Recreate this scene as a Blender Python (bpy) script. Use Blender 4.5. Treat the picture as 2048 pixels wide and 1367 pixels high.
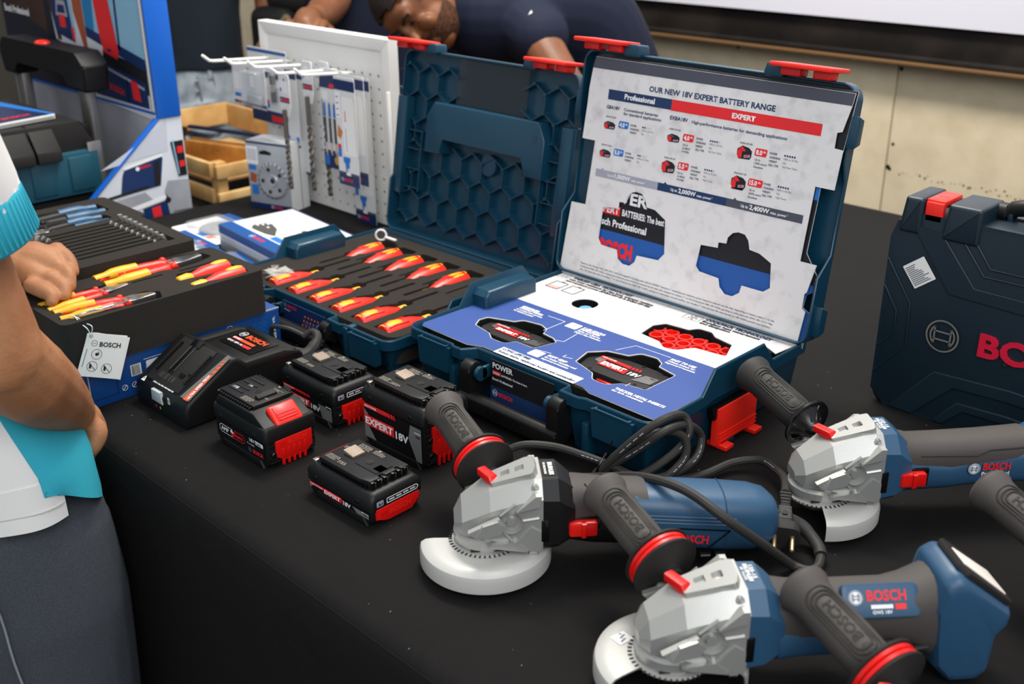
import bpy, bmesh, math, random
from mathutils import Vector, Matrix
from mathutils.geometry import tessellate_polygon
random.seed(7)
SC = bpy.context.scene
for o in list(bpy.data.objects): bpy.data.objects.remove(o, do_unlink=True)
COL = SC.collection
# ---------------------------------------------------------------- camera, light, exposure
cam = bpy.data.cameras.new('camera'); cam.sensor_width = 36; cam.lens = 2180/2048*36
cam.clip_start = .05; cam.clip_end = 60
cam.dof.use_dof = True; cam.dof.focus_distance = 1.33; cam.dof.aperture_fstop = 5.6
co = bpy.data.objects.new('camera', cam); COL.objects.link(co)
co.location = (1.130, -.915, .685); co.rotation_euler = (1.162, .006, .782)
SC.camera = co
SC.view_settings.view_transform = 'Standard'; SC.view_settings.look = 'None'
SC.view_settings.gamma = 1; SC.view_settings.use_curve_mapping = False
SC.view_settings.exposure = 0.35
wd = bpy.data.worlds.new('world'); SC.world = wd; wd.use_nodes = True
wb = wd.node_tree.nodes['Background']; wb.inputs[0].default_value = (.93, .96, 1, 1); wb.inputs[1].default_value = .46
def area(name, loc, target, size, power, color=(1, 1, 1), sy=None):
    l = bpy.data.lights.new(name, 'AREA'); l.energy = power; l.color = color
    l.shape = 'RECTANGLE'; l.size = size; l.size_y = sy or size
    o = bpy.data.objects.new(name, l); COL.objects.link(o); o.location = loc
    o.rotation_euler = (Vector(target)-Vector(loc)).to_track_quat('-Z', 'Y').to_euler()
    return o
area('ceiling_lamp', (-.1, .9, 2.5), (.1, .1, 0), 1.7, 32, (1, .97, .93), 2.2)
area('front_fill', (2.6, -1.6, 2.4), (0, .2, 0), 2.2, 54, (.95, .98, 1))  # unseen fill light added on the camera side to lift upright faces
area('wall_fill', (-.4, .7, 2.3), (-.6, 1.95, .2), 1.2, 60, (1, .95, .86), .5)  # extra unseen light added to brighten and warm the back wall
# ---------------------------------------------------------------- materials
def lin(h):
    h = h.lstrip('#'); c = [int(h[i:i+2], 16)/255 for i in (0, 2, 4)]
    return tuple(x/12.92 if x <= .04045 else ((x+.055)/1.055)**2.4 for x in c)+(1,)
def mat(name, hexc, rough=.5, metal=0, spec=.5, bump=None, noise=None, coat=0, sheen=0, alpha=None):
    m = bpy.data.materials.new(name); m.use_nodes = True; nt = m.node_tree; b = nt.nodes['Principled BSDF']
    b.inputs['Base Color'].default_value = lin(hexc); b.inputs['Roughness'].default_value = rough
    b.inputs['Metallic'].default_value = metal; b.inputs['Specular IOR Level'].default_value = spec
    if coat: b.inputs['Coat Weight'].default_value = coat; b.inputs['Coat Roughness'].default_value = .15
    if sheen: b.inputs['Sheen Weight'].default_value = sheen
    if alpha is not None: b.inputs['Alpha'].default_value = alpha
    tc = None
    def tex(scale, detail=3):
        nonlocal tc
        if not tc: tc = nt.nodes.new('ShaderNodeTexCoord')
        n = nt.nodes.new('ShaderNodeTexNoise'); n.inputs['Scale'].default_value = scale; n.inputs['Detail'].default_value = detail
        nt.links.new(tc.outputs['Object'], n.inputs['Vector']); return n
    if bump:
        n = tex(bump[0]); bp = nt.nodes.new('ShaderNodeBump'); bp.inputs['Strength'].default_value = bump[1]
        bp.inputs['Distance'].default_value = bump[2] if len(bump) > 2 else .002
        nt.links.new(n.outputs['Fac'], bp.inputs['Height']); nt.links.new(bp.outputs['Normal'], b.inputs['Normal'])
    if noise:   # (scale, other colour, low, high)
        n = tex(noise[0], 5); r = nt.nodes.new('ShaderNodeValToRGB')
        r.color_ramp.elements[0].position = noise[2]; r.color_ramp.elements[1].position = noise[3]
        r.color_ramp.elements[0].color = lin(noise[1]); r.color_ramp.elements[1].color = lin(hexc)
        nt.links.new(n.outputs['Fac'], r.inputs[0]); nt.links.new(r.outputs[0], b.inputs['Base Color'])
    return m
TEAL = mat('teal plastic', '#0b3b51', .34, 0, .5, (900, .06, .001))
TEALD = mat('dark teal plastic', '#0a2c3a', .4, 0, .5, (700, .1, .001))
BLK = mat('black plastic', '#111112', .46, 0, .32, (1200, .1, .001))
BLKG = mat('glossy black plastic', '#0d0d0e', .25)
BLKM = mat('matt black plastic', '#1f1d1c', .6, 0, .3, (1500, .12, .001))
RUB = mat('black rubber', '#2f2d2b', .62, 0, .4, (900, .12, .001))
RED = mat('red plastic', '#e01410', .32)
REDL = mat('light red plastic', '#f5281a', .35)
YEL = mat('yellow plastic', '#f7b21a', .4)
FOAM = mat('black foam', '#393531', .95, 0, .15, (1800, .5, .001), (1400, '#2a2724', .35, .65))
FOAMS = mat('sparkly foam', '#2a2a28', .9, 0, .2, (1500, .8, .002), (1600, '#0c0c0c', .4, .7))
WHT = mat('white print', '#f0f0f0', .5)
CARDW = mat('concrete print card', '#e6e3e2', .45, 0, .4, None, (48, '#cbc8c8', .22, .5))
PNAVY = mat('navy print', '#16335f', .5)
PBLUE = mat('blue print', '#1c56a4', .5)
PBLU2 = mat('bright blue print', '#1e74c8', .5)
PRED = mat('red print', '#e8252a', .5)
PBLK = mat('black print', '#14141a', .5)
PGRY = mat('grey print', '#a3a5b2', .5)
PDGR = mat('dark grey print', '#4a4d5a', .5)
PGREEN = mat('green print', '#6fd028', .5)
PTXT = mat('fine print', '#6a6d78', .5)
STEEL = mat('steel', '#b9b7b2', .28, .95)
SILV = mat('die cast aluminium', '#b9b9b5', .34, .55, .5, (500, .06, .001))
GUARD = mat('painted guard metal', '#c3c2bd', .38, .1)
GBLUE = mat('grinder blue plastic', '#2b506f', .4, 0, .5, (900, .05, .001))
GRUB = mat('grinder soft grip', '#4a4542', .62, 0, .4, (1300, .2, .001))
PAPER = mat('white paper', '#eeede9', .6)
# ---------------------------------------------------------------- mesh builder
def T(x=0, y=0, z=0): return Matrix.Translation((x, y, z))
def R(a, ax='Z'): return Matrix.Rotation(a, 4, ax)
def FR(o, u, v):
    u = Vector(u).normalized(); n = u.cross(Vector(v)).normalized(); v = n.cross(u)
    M = Matrix.Identity(4)
    for i, c in enumerate((u, v, n)):
        for k in range(3): M[k][i] = c[k]
    for k in range(3): M[k][3] = o[k]
    return M
I4 = Matrix.Identity(4)
def fillet(pts, r, seg=4):
    out = []; n = len(pts)
    for i in range(n):
        p = Vector(pts[i][:2]); rr = pts[i][2] if len(pts[i]) > 2 else r
        if rr <= 0: out.append((p.x, p.y)); continue
        a = Vector(pts[i-1][:2])-p; b = Vector(pts[(i+1) % n][:2])-p
        la, lb = a.length, b.length
        if la < 1e-9 or lb < 1e-9: continue
        a /= la; b /= lb; ang = math.acos(max(-1, min(1, a.dot(b))))
        if ang > 3.1: out.append((p.x, p.y)); continue
        d = min(rr/math.tan(ang/2), la*.49, lb*.49); rr = d*math.tan(ang/2)
        c = p+(a+b).normalized()*(rr/math.sin(ang/2))
        s = p+a*d-c; e = p+b*d-c; w = s.angle(e, 0); sg = 1 if s.cross(e) > 0 else -1
        k = max(1, int(round(seg)))
        for j in range(k+1):
            t = sg*w*j/k; out.append((c.x+s.x*math.cos(t)-s.y*math.sin(t), c.y+s.x*math.sin(t)+s.y*math.cos(t)))
    return out
def rrect(w, h, r, seg=4, cx=0, cy=0):
    return fillet([(cx-w/2, cy-h/2), (cx+w/2, cy-h/2), (cx+w/2, cy+h/2), (cx-w/2, cy+h/2)], r, seg)
def offset(pts, d):
    n = len(pts); out = []
    for i in range(n):
        p = Vector(pts[i]); a = (p-Vector(pts[i-1])); b = (Vector(pts[(i+1) % n])-p)
        if a.length < 1e-9: a = b
        if b.length < 1e-9: b = a
        na = Vector((a.y, -a.x)).normalized(); nb = Vector((b.y, -b.x)).normalized()
        m = na+nb
        if m.length < 1e-6: m = na
        m.normalize(); k = d/max(.35, m.dot(na)); out.append((p.x+m.x*k, p.y+m.y*k))
    return out
def circ(r, n=24, cx=0, cy=0, a0=0, a1=2*math.pi):
    full = abs(a1-a0) > 6.28
    return [(cx+r*math.cos(a0+(a1-a0)*i/(n if full else n-1)), cy+r*math.sin(a0+(a1-a0)*i/(n if full else n-1))) for i in range(n)]
_tc = {}
def curve_mesh(cu):
    o = bpy.data.objects.new('tmp', cu); me = bpy.data.meshes.new_from_object(o)
    bpy.data.objects.remove(o); return me
def text_mesh(s, bold=0, res=2, spacing=1):
    k = (s, bold, res, spacing)
    if k not in _tc:
        cu = bpy.data.curves.new('tmp', 'FONT'); cu.body = s; cu.size = 1; cu.offset = bold; cu.resolution_u = res; cu.space_character = spacing
        me = curve_mesh(cu); V = [tuple(v.co) for v in me.vertices]; F = [tuple(p.vertices) for p in me.polygons]
        bpy.data.meshes.remove(me); bpy.data.curves.remove(cu)
        if V:
            x0 = min(v[0] for v in V); x1 = max(v[0] for v in V)
            V = [(v[0]-x0, v[1]) for v in V]
        else: x0 = 0; x1 = 1
        _tc[k] = (V, F, max(x1-x0, 1e-6))
    return _tc[k]
CAPH = .69
class MB:
    def __init__(s): s.v = []; s.f = []; s.m = []; s.mats = []
    def mi(s, m):
        if m not in s.mats: s.mats.append(m)
        return s.mats.index(m)
    def add(s, V, F, m, M=I4):
        n = len(s.v); k = s.mi(m)
        flip = M.determinant() < 0
        for p in V: s.v.append(tuple(M @ Vector((p[0], p[1], p[2] if len(p) > 2 else 0))))
        for f in F:
            f = [i+n for i in f]
            s.f.append(f[::-1] if flip else f); s.m.append(k)
        return s
    def bm(s, b, m, M=I4):
        b.verts.index_update(); s.add([tuple(v.co) for v in b.verts], [[v.index for v in f.verts] for f in b.faces], m, M); b.free(); return s
    def box(s, c, d, m, bev=0, M=I4, seg=2, taper=None):
        b = bmesh.new(); bmesh.ops.create_cube(b, size=1)
        for v in b.verts:
            tx = ty = 1
            if taper and v.co.z > 0: tx, ty = taper
            v.co = Vector((c[0]+v.co.x*d[0]*tx, c[1]+v.co.y*d[1]*ty, c[2]+v.co.z*d[2]))
        if bev: bmesh.ops.bevel(b, geom=b.edges[:]+b.verts[:], offset=min(bev, min(d)*.49), segments=seg, profile=.5, affect='EDGES')
        return s.bm(b, m, M)
    def poly(s, pts, m, M=I4, z=0):
        pts = [tuple(p[:2]) for p in pts]
        tr = tessellate_polygon([[Vector((x, y, 0)) for x, y in pts]])
        F = []
        for a, b, c in tr:
            A, B, C = pts[a], pts[b], pts[c]
            if (B[0]-A[0])*(C[1]-A[1])-(B[1]-A[1])*(C[0]-A[0]) < 0: b, c = c, b
            F.append((a, b, c))
        return s.add([(x, y, z) for x, y in pts], F, m, M)
    def prism(s, pts, z0, z1, m, M=I4, bev=0, seg=2, both=False, taper=0):
        pts = [tuple(p[:2]) for p in pts]
        ar = sum(pts[i-1][0]*pts[i][1]-pts[i][0]*pts[i-1][1] for i in range(len(pts)))
        if ar < 0: pts = pts[::-1]
        b = bmesh.new(); n = len(pts); top = offset(pts, -taper) if taper else pts
        lo = [b.verts.new((x, y, z0)) for x, y in pts]; hi = [b.verts.new((x, y, z1)) for x, y in top]
        b.faces.new(lo[::-1]); ft = b.faces.new(hi)
        for i in range(n): b.faces.new((lo[i-1], lo[i], hi[i], hi[i-1]))
        if bev:
            es = list(ft.edges)
            if both:
                b.faces.ensure_lookup_table(); es += list(b.faces[0].edges)
            bmesh.ops.bevel(b, geom=es, offset=bev, segments=seg, profile=.5, affect='EDGES')
        bmesh.ops.triangulate(b, faces=[f for f in b.faces if len(f.verts) > 4])
        return s.bm(b, m, M)
    def loft(s, rings, m, M=I4, cap0=True, cap1=True, closed=True):
        n = len(rings[0]); V = [p for r in rings for p in r]; F = []
        for i in range(len(rings)-1):
            for j in range(n if closed else n-1):
                k = (j+1) % n; F.append((i*n+j, i*n+k, (i+1)*n+k, (i+1)*n+j))
        b = bmesh.new(); vs = [b.verts.new(p) for p in V]
        for f in F:
            try: b.faces.new([vs[i] for i in f])
            except ValueError: pass
        if cap0: b.faces.new([vs[j] for j in range(n)][::-1])
        if cap1: b.faces.new([vs[(len(rings)-1)*n+j] for j in range(n)])
        bmesh.ops.triangulate(b, faces=[f for f in b.faces if len(f.verts) > 4])
        return s.bm(b, m, M)
    def lathe(s, prof, m, n=28, M=I4, a0=0, a1=2*math.pi, caps=True):
        full = abs(a1-a0) > 6.28; k = n if full else n+1
        rings = []
        for r, z in prof: rings.append([(max(r, 1e-5)*math.cos(a0+(a1-a0)*i/n), max(r, 1e-5)*math.sin(a0+(a1-a0)*i/n), z) for i in range(k)])
        return s.loft(rings, m, M, caps and full, caps and full, full)
    def cyl(s, a, b, r, m, n=16, r2=None, bev=0):
        a = Vector(a); b = Vector(b); d = b-a; L = d.length; q = d.to_track_quat('Z', 'Y').to_matrix().to_4x4(); r2 = r if r2 is None else r2
        pr = [(r-bev, 0), (r, bev), (r2, L-bev), (r2-bev, L)] if bev else [(r, 0), (r2, L)]
        return s.lathe(pr, m, n, Matrix.Translation(a) @ q)
    def tube(s, path, r, m, n=10, M=I4, smooth=0, cap=True):
        P = [Vector(p) for p in path]
        if smooth: P = catmull(P, smooth)
        rs = r if isinstance(r, (list, tuple)) else [r]*len(P)
        if len(rs) != len(P): rs = [rs[min(len(rs)-1, int(i*len(rs)/len(P)))] for i in range(len(P))]
        t = (P[1]-P[0]).normalized(); up = Vector((0, 0, 1)) if abs(t.z) < .9 else Vector((1, 0, 0)); nn = t.cross(up).normalized(); rings = []
        for i, p in enumerate(P):
            t2 = ((P[min(i+1, len(P)-1)]-P[max(i-1, 0)])).normalized()
            nn = (nn-t2*nn.dot(t2)).normalized(); bb = t2.cross(nn)
            rings.append([tuple(p+nn*rs[i]*math.cos(2*math.pi*j/n)+bb*rs[i]*math.sin(2*math.pi*j/n)) for j in range(n)])
        return s.loft(rings, m, M, cap, cap)
    def sphere(s, c, r, m, M=I4, sc=(1, 1, 1), u=16, v=10):
        b = bmesh.new(); bmesh.ops.create_uvsphere(b, u_segments=u, v_segments=v, radius=r)
        for w in b.verts: w.co = Vector((c[0]+w.co.x*sc[0], c[1]+w.co.y*sc[1], c[2]+w.co.z*sc[2]))
        return s.bm(b, m, M)
    def plate(s, outer, holes, z0, z1, m, M=I4):
        cu = bpy.data.curves.new('tmp', 'CURVE'); cu.dimensions = '2D'; cu.fill_mode = 'BOTH'; cu.extrude = (z1-z0)/2
        for pts in [outer]+list(holes):
            sp = cu.splines.new('POLY'); sp.points.add(len(pts)-1); sp.use_cyclic_u = True
            for i, p in enumerate(pts): sp.points[i].co = (p[0], p[1], 0, 1)
        me = curve_mesh(cu); b = bmesh.new(); b.from_mesh(me); bmesh.ops.remove_doubles(b, verts=b.verts, dist=1e-6)
        bmesh.ops.recalc_face_normals(b, faces=b.faces); bpy.data.meshes.remove(me); bpy.data.curves.remove(cu)
        return s.bm(b, m, M @ T(0, 0, (z0+z1)/2))
    def text(s, t, x, y, w, m, M=I4, h=None, bold=.02, shear=0, z=.0004, al='l', res=2, slope=0):
        V, F, W = text_mesh(t, bold, res); k = (w/W) if w else h/CAPH
        ky = k if h is None else h/CAPH; ww = W*k
        x -= {'l': 0, 'c': ww/2, 'r': ww}[al]
        return s.add([(x+a*k+b*ky*shear, y+b*ky+a*k*slope, z) for a, b in V], F, m, M)
    def ring(s, r0, r1, m, M=I4, cx=0, cy=0, z=.0004, n=28, sx=1):
        V = []; F = []
        for i in range(n):
            a = 2*math.pi*i/n; V += [(cx+r0*math.cos(a)*sx, cy+r0*math.sin(a), z), (cx+r1*math.cos(a)*sx, cy+r1*math.sin(a), z)]
        for i in range(n): j = (i+1) % n; F.append((2*i, 2*i+1, 2*j+1, 2*j))
        return s.add(V, F, m, M)
    def rect(s, x0, y0, x1, y1, m, M=I4, z=.0003, shear=0):
        return s.add([(x0, y0, z), (x1, y0, z), (x1+shear*(y1-y0), y1, z), (x0+shear*(y1-y0), y1, z)], [(0, 1, 2, 3)], m, M)
    def line(s, pts, w, m, M=I4, z=.0004):
        for a, b in zip(pts, pts[1:]):
            d = Vector((b[0]-a[0], b[1]-a[1])); L = d.length
            if L < 1e-7: continue
            d /= L; q = Vector((-d.y, d.x))*w/2
            s.add([(a[0]-q.x, a[1]-q.y, z), (b[0]-q.x, b[1]-q.y, z), (b[0]+q.x, b[1]+q.y, z), (a[0]+q.x, a[1]+q.y, z)], [(0, 1, 2, 3)], m, M)
        return s
    def emblem(s, r, m, M=I4, cx=0, cy=0, z=.0005):      # ring with the armature inside
        w = r*.11; s.ring(r-w, r, m, M, cx, cy, z)
        for sg in (-1, 1):
            arc = [(cx+sg*r*.62*math.cos(a), cy+r*.62*math.sin(a)) for a in [(-.95+1.9*i/8) for i in range(9)]]
            s.line(arc+[arc[0]], w, m, M, z)
        for yy in (-.2, .2): s.line([(cx-r*.36, cy+r*yy), (cx+r*.36, cy+r*yy)], w, m, M, z)
        return s
    def disc(s, cx, cy, r, m, M=I4, z=.0004, n=20): return s.poly(circ(r, n, cx, cy), m, M, z)
    def obj(s, name, parent=None, ang=32, loc=None):
        me = bpy.data.meshes.new(name); me.from_pydata(s.v, [], s.f)
        for m in s.mats: me.materials.append(m)
        me.polygons.foreach_set('material_index', s.m)
        b = bmesh.new(); b.from_mesh(me); a = math.radians(ang)
        for f in b.faces: f.smooth = True
        for e in b.edges:
            e.smooth = len(e.link_faces) == 2 and e.link_faces[0].normal.angle(e.link_faces[1].normal, 0) < a and e.link_faces[0].material_index == e.link_faces[1].material_index
        b.to_mesh(me); b.free(); me.update()
        o = bpy.data.objects.new(name, me); COL.objects.link(o)
        if parent: o.parent = parent
        if loc: o.location = loc
        return o
def catmull(P, k):
    out = []; n = len(P)
    for i in range(n-1):
        a, b, c, d = P[max(i-1, 0)], P[i], P[i+1], P[min(i+2, n-1)]
        for j in range(k):
            t = j/k; out.append(.5*((2*b)+(c-a)*t+(2*a-5*b+4*c-d)*t*t+(3*b-a-3*c+d)*t**3))
    out.append(P[-1]); return out
def tag(o, label=None, cat=None, group=None, kind=None):
    for k, v in (('label', label), ('category', cat), ('group', group), ('kind', kind)):
        if v: o[k] = v
    return o
def thing(name, label, cat, loc=(0, 0, 0), rz=0, group=None, M=None):
    o = bpy.data.objects.new(name, None); o.empty_display_size = .05; COL.objects.link(o)
    if M is not None: o.matrix_world = M
    else: o.location = loc; o.rotation_euler = (0, 0, rz)
    return tag(o, label, cat, group)
def copy_tree(o, parent=None):
    c = o.copy(); COL.objects.link(c)
    if parent: c.parent = parent
    for ch in [x for x in bpy.data.objects if x.parent == o]: copy_tree(ch, c)
    return c
def mm(L): return [(p[0]/1000, p[1]/1000) for p in L]
# ---------------------------------------------------------------- setting: wall, ledge, floor, table
CONC = mat('beige cement board', '#dccdb0', .85, 0, .2, (60, .15, .003), (14, '#d0c0a1', .3, .62))
DARKM = mat('rusty dark steel', '#2e2723', .6, .2, .3, (20, .2, .004), (7, '#1d1a18', .4, .6))
OCH = mat('rusty edge', '#6b4c2a', .7)
SCREEN = mat('white banner', '#cfcdd8', .6)
FLOORM = mat('dark floor', '#3a3733', .8, 0, .3, (30, .2, .003))
CLOTH = mat('black tablecloth', '#121010', .8, 0, .2, (2600, .35, .001), (5, '#0e0d0d', .3, .7))
_nt = CLOTH.node_tree; _b1 = next(n for n in _nt.nodes if n.type == 'BUMP'); _tcn = next(n for n in _nt.nodes if n.type == 'TEX_COORD')
_n = _nt.nodes.new('ShaderNodeTexNoise'); _n.inputs['Scale'].default_value = 9; _n.inputs['Detail'].default_value = 4; _n.inputs['Distortion'].default_value = 1.2
_b2 = _nt.nodes.new('ShaderNodeBump'); _b2.inputs['Strength'].default_value = .35; _b2.inputs['Distance'].default_value = .012
_nt.links.new(_tcn.outputs['Object'], _n.inputs['Vector']); _nt.links.new(_n.outputs['Fac'], _b2.inputs['Height']); _nt.links.new(_b2.outputs['Normal'], _b1.inputs['Normal'])
LINT = mat('lint specks', '#8d8a82', .9)
WY = 1.95
w = MB()
for a, b in ((-6, -.2475), (-.2435, 1.4), (1.404, 3.2)): w.box(((a+b)/2, WY+.05, .1), (b-a, .1, 2.6), CONC, .002)
WMX = FR((0, WY-.0006, 0), (1, 0, 0), (0, 0, 1))
for x, y, r in ((-.76, .19, .005), (-.236, .185, .006), (-.232, -.02, .005), (-.238, -.085, .007), (-.232, -.09, .005)): w.disc(x, y, r, DARKM, WMX, 0, 8)
for i in range(40):
    x = -.20+.012*i+random.uniform(-.005, .005); w.disc(x, -.095-.02*(x+.2)+random.uniform(-.008, .008), random.uniform(.001, .0035), DARKM, WMX, 0, 6)
tag(w.obj('wall_back'), kind='structure')
f = MB(); f.box((-1, 0, -.78), (11, 9, .06), FLOORM); tag(f.obj('floor'), kind='structure')
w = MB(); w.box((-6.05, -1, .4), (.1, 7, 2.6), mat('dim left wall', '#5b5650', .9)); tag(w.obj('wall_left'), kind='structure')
# tablecloth: rounded front edge, skirt with a hem seam
b = MB(); X0, X1, YF, YB = -1.02, 1.9, -.405, 1.29
prof = [(YF-.012, -.7), (YF-.022, -.4), (YF-.016, -.15), (YF-.008, -.05), (YF+.0, -.02), (YF+.008, -.006), (YF+.022, 0), (YF+.1, 0), (0, 0), (.5, 0), (YB-.02, 0), (YB, -.01), (YB+.005, -.7)]
NX = 76; V = []; F = []
for i in range(NX+1):
    x = X0+(X1-X0)*i/NX
    for k, (y, z) in enumerate(prof):
        wv = .010*math.sin(x*9+z*3)+.006*math.sin(x*23+1) if z < -.1 else 0
        V.append((x, y-abs(wv)*(-z), z))
n = len(prof)
for i in range(NX):
    for k in range(n-1): F.append((i*n+k, (i+1)*n+k, (i+1)*n+k+1, i*n+k+1))
b.add(V, F, CLOTH)
b.tube([(X0, YF+.005, -.0075), (X1, YF+.005, -.0075)], .0009, CLOTH, 5)
ends = [[(X0, y, z) for y, z in prof], [(X1, y, z) for y, z in prof]]
for e, s in ((ends[0], 1), (ends[1], -1)): b.add(e, [list(range(n))[::s]], CLOTH)
for i in range(170):
    x = random.uniform(-.3, 1.0); y = random.uniform(-.39, .5); r = random.uniform(.0003, .0009)
    b.box((x, y, .0003), (r, r*random.uniform(1, 3), .0005), LINT)
tag(b.obj('tablecloth', None, 40), 'black cloth covering the display table, everything stands on it', 'tablecloth')
w = MB()     # steel beam and ledge behind the table
w.box((1.65, WY-.02, .262), (6, .04, .088), DARKM, .004); w.box((1.65, WY-.03, .222), (6, .06, .014), DARKM, .003); w.box((1.65, WY-.033, .210), (6, .066, .010), OCH, .003)
tag(w.obj('steel_beam'), 'dark rusty steel beam running along the beige wall', 'beam')
w = MB(); w.box((1.65, WY-.05, .76), (6, .02, .90), SCREEN); tag(w.obj('banner'), 'plain white banner above the steel beam at top right', 'banner')
# ---------------------------------------------------------------- stackable tool cases
CLEAR = None
def glassy(name, alpha, hexc='#20282c'):
    m = mat(name, hexc, .08, 0, .6, alpha=alpha); return m
CLEAR = glassy('clear plastic sheet', .35)
def shell(mb, pts, z0, zt, m, M=I4, th=.004, draft=.01, flange=.02, out=.006, floor=.006):
    """pts: (x, y) CCW; zt(x,y) rim height"""
    Z = [zt(x, y) for x, y in pts]; H = min(Z)
    def rg(d, z): return [(x, y, (z if not callable(z) else z(i))) for i, (x, y) in enumerate(offset(pts, d))]
    rings = [rg(-out-draft-.004, z0), rg(-out-draft, z0+.005), rg(-out-draft*.3, H-flange-.003), rg(-out, lambda i: Z[i]-flange if Z[i] < H+.002 else H-flange*.8),
             rg(0, lambda i: (Z[i]-flange+.004) if Z[i] < H+.002 else H-flange*.8+.004), rg(0, lambda i: Z[i]-.0016), rg(-.0012, lambda i: Z[i]), rg(-th+.001, lambda i: Z[i]), rg(-th, lambda i: Z[i]-.0015),
             rg(-th-out*.7, lambda i: H-flange), rg(-th-draft-.004, z0+floor)]
    mb.loft(rings, m, M)
def sideprof(H, up, y0, y1):
    def f(x, y, W=.445):
        if min(abs(x), abs(W-x)) > .012: return H
        a, b = y0, y1
        if y < a-.024 or y > b+.024: return H
        if y < a: return H+up*(y-a+.024)/.024
        if y > b: return H+up*(b+.024-y)/.024
        return H+up
    return f
def case_outline(W, D, y0, y1):
    c = fillet([(0, 0, .022), (.098, 0, 0), (.103, -.004, 0), (.121, -.004, 0), (.135, .015, .004), (.302, .015, .004), (.303, -.004, 0), (.334, -.004, 0), (.342, 0, 0), (W, 0, .022)], 0, 5)
    r = [(W, y0-.024), (W, y0), (W, y1), (W, y1+.024)]
    bk = fillet([(W, D), (0, D)], 0); bk = [(W, D-.015), (W-.004, D-.005), (W-.014, D), (.014, D), (.004, D-.005), (0, D-.015)]
    # trim fillet of the open chain: remove spurious first/last arcs made against the missing back
    c = [(0, .02), (.0012, .0135), (.004, .008), (.008, .0035), (.014, .0008), (.022, 0)]+[p for p in c if .09 < p[0] < .35]+[(W-.022, 0), (W-.014, .0008), (W-.008, .0035), (W-.004, .008), (W-.0012, .0135), (W, .02)]
    l = [(0, y1+.024), (0, y1), (0, y0), (0, y0-.024)]
    return c+r+bk+l
def make_case(label, loc, H, up, tilt, lidL, front_label, back=0, nar=0):
    W, D = .445, .357; y0, y1 = .128, .238
    root = thing('tool_case', label, 'tool case', loc)
    zt = sideprof(H, up, y0, y1); pts = case_outline(W, D, y0, y1)
    b = MB(); shell(b, pts, .003, zt, TEAL)
    hz = H-.012
    for cx in (.066, .39):                                 # latch pockets on the front
        b.plate([(cx-.03, hz-.032), (cx+.03, hz-.032), (cx+.033, hz+.006), (cx-.033, hz+.006)], [], 0, .012, TEAL, FR((0, .006, 0), (1, 0, 0), (0, 0, 1)))
        b.plate(rrect(.056, .012, .002, 2), [rrect(.050, .007, .002, 2)], 0, .0022, TEAL, T(cx, -.0012, hz+.0062))
    for sx in (0, 1):                                      # inner grip housings
        x = .012 if sx == 0 else W-.012
        g = [(y0+.0, H-.05), (y0+.0, H+up-.016), (y0+.008, H+up-.008), (y1-.008, H+up-.008), (y1, H+up-.016), (y1, H-.05)]
        if sx == 0: b.prism(g, 0, .03, TEAL, FR((.006, 0, 0), (0, 1, 0), (0, 0, 1)), .006, 3)
    for x in (.10, .345): b.box((x, .012, .03), (.012, .03, .05), TEAL, .003)
    for y in (.03, .16, .32): b.box((W-.01, y, .004), (.03, .03, .006), TEALD, .001)
    b.obj('base', root, 35)
    h = MB()                                               # carrying handle
    for x in (.143, .305):
        h.prism(fillet([(-.013, -.012), (.013, -.012), (.013, .052), (-.013, .052)], .012, 5), -.01, .01, BLK, FR((x, -.006, .026), (0, 1, 0), (0, 0, 1)), .003, both=True) if H > .08 else h.prism(fillet([(-.011, -.004), (.011, -.004), (.011, .036), (-.011, .036)], .01, 5), -.009, .009, BLK, FR((x, -.006, .017), (0, 1, 0), (0, 0, 1)), .003, both=True)
    gz = .024 if H > .08 else .017
    h.prism(fillet([(-.016, -.013), (.007, -.013), (.009, .006), (-.008, .013), (-.016, .008)], .004, 3), -.09, .09, BLK, FR((.224, -.008, gz), (0, 1, 0), (0, 0, 1)), .003, both=True)
    h.text('L-BOXX', .224-.032, gz-.006, .064, BLKG, FR((0, -.0246, 0), (1, 0, 0), (0, 0, 1)), h=.011, bold=.03, z=.0006)
    h.obj('carrying_handle', root)
    for x in (.160, .288):
        q = MB(); q.cyl((x-.003, -.004, hz-.012), (x+.003, -.004, hz-.012), .010, TEAL, 18); q.box((x, .006, hz-.012), (.006, .02, .018), TEAL, .002); q.obj('handle_pivot', root)
    fl = MB(); front_label(fl, FR((.168, .0085, .012), (1, 0, 0), (0, .03, 1)), H); fl.obj('label_card', root)
    # red coupling latch on the right side
    q = MB(); M = FR((W-.006, 0, 0), (0, 1, 0), (0, 0, 1))
    zl = min(.059, H-.022)
    q.prism([(.136, .006), (.226, .006), (.226, zl-.012), (.214, zl), (.136, zl)], 0, .010, REDL, M, .004)
    for z in (.012, .017, .022): q.box((.181, z, .0105), (.084, .0018, .0016), REDL, 0, M)
    for y in (.15, .215): q.box((y, .004, .006), (.018, .006, .03), REDL, .001, M)
    q.obj('coupling_latch', root)
    q = MB(); q.prism([(.125, zl+.004), (.236, zl+.004), (.225, zl-.014), (.13, zl-.014)], .0, .007, BLKG, M); q.obj('latch_recess', root)
    # ------------------------------------------------ lid (local u right, v up from the hinge, n towards the viewer)
    Lm = FR((0, D-.002+back, H-.004), (1, 0, 0), (0, math.sin(tilt), math.cos(tilt)))
    LW = W+.02-nar; xl = -.008+nar; o = [(xl, 0, .018), (LW-.01, 0, .018), (LW-.01, lidL, .022), (xl, lidL, .022)]
    e = fillet(o, 0, 6)
    R_ = [p for p in e if p[0] > LW/2]; L_ = [p for p in e if p[0] < LW/2]
    brk = [.095, .125, .225, .25]
    k = len(R_)//2; xr = LW-.01
    outl = [p for p in e[:len(e)//4] if True]
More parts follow.
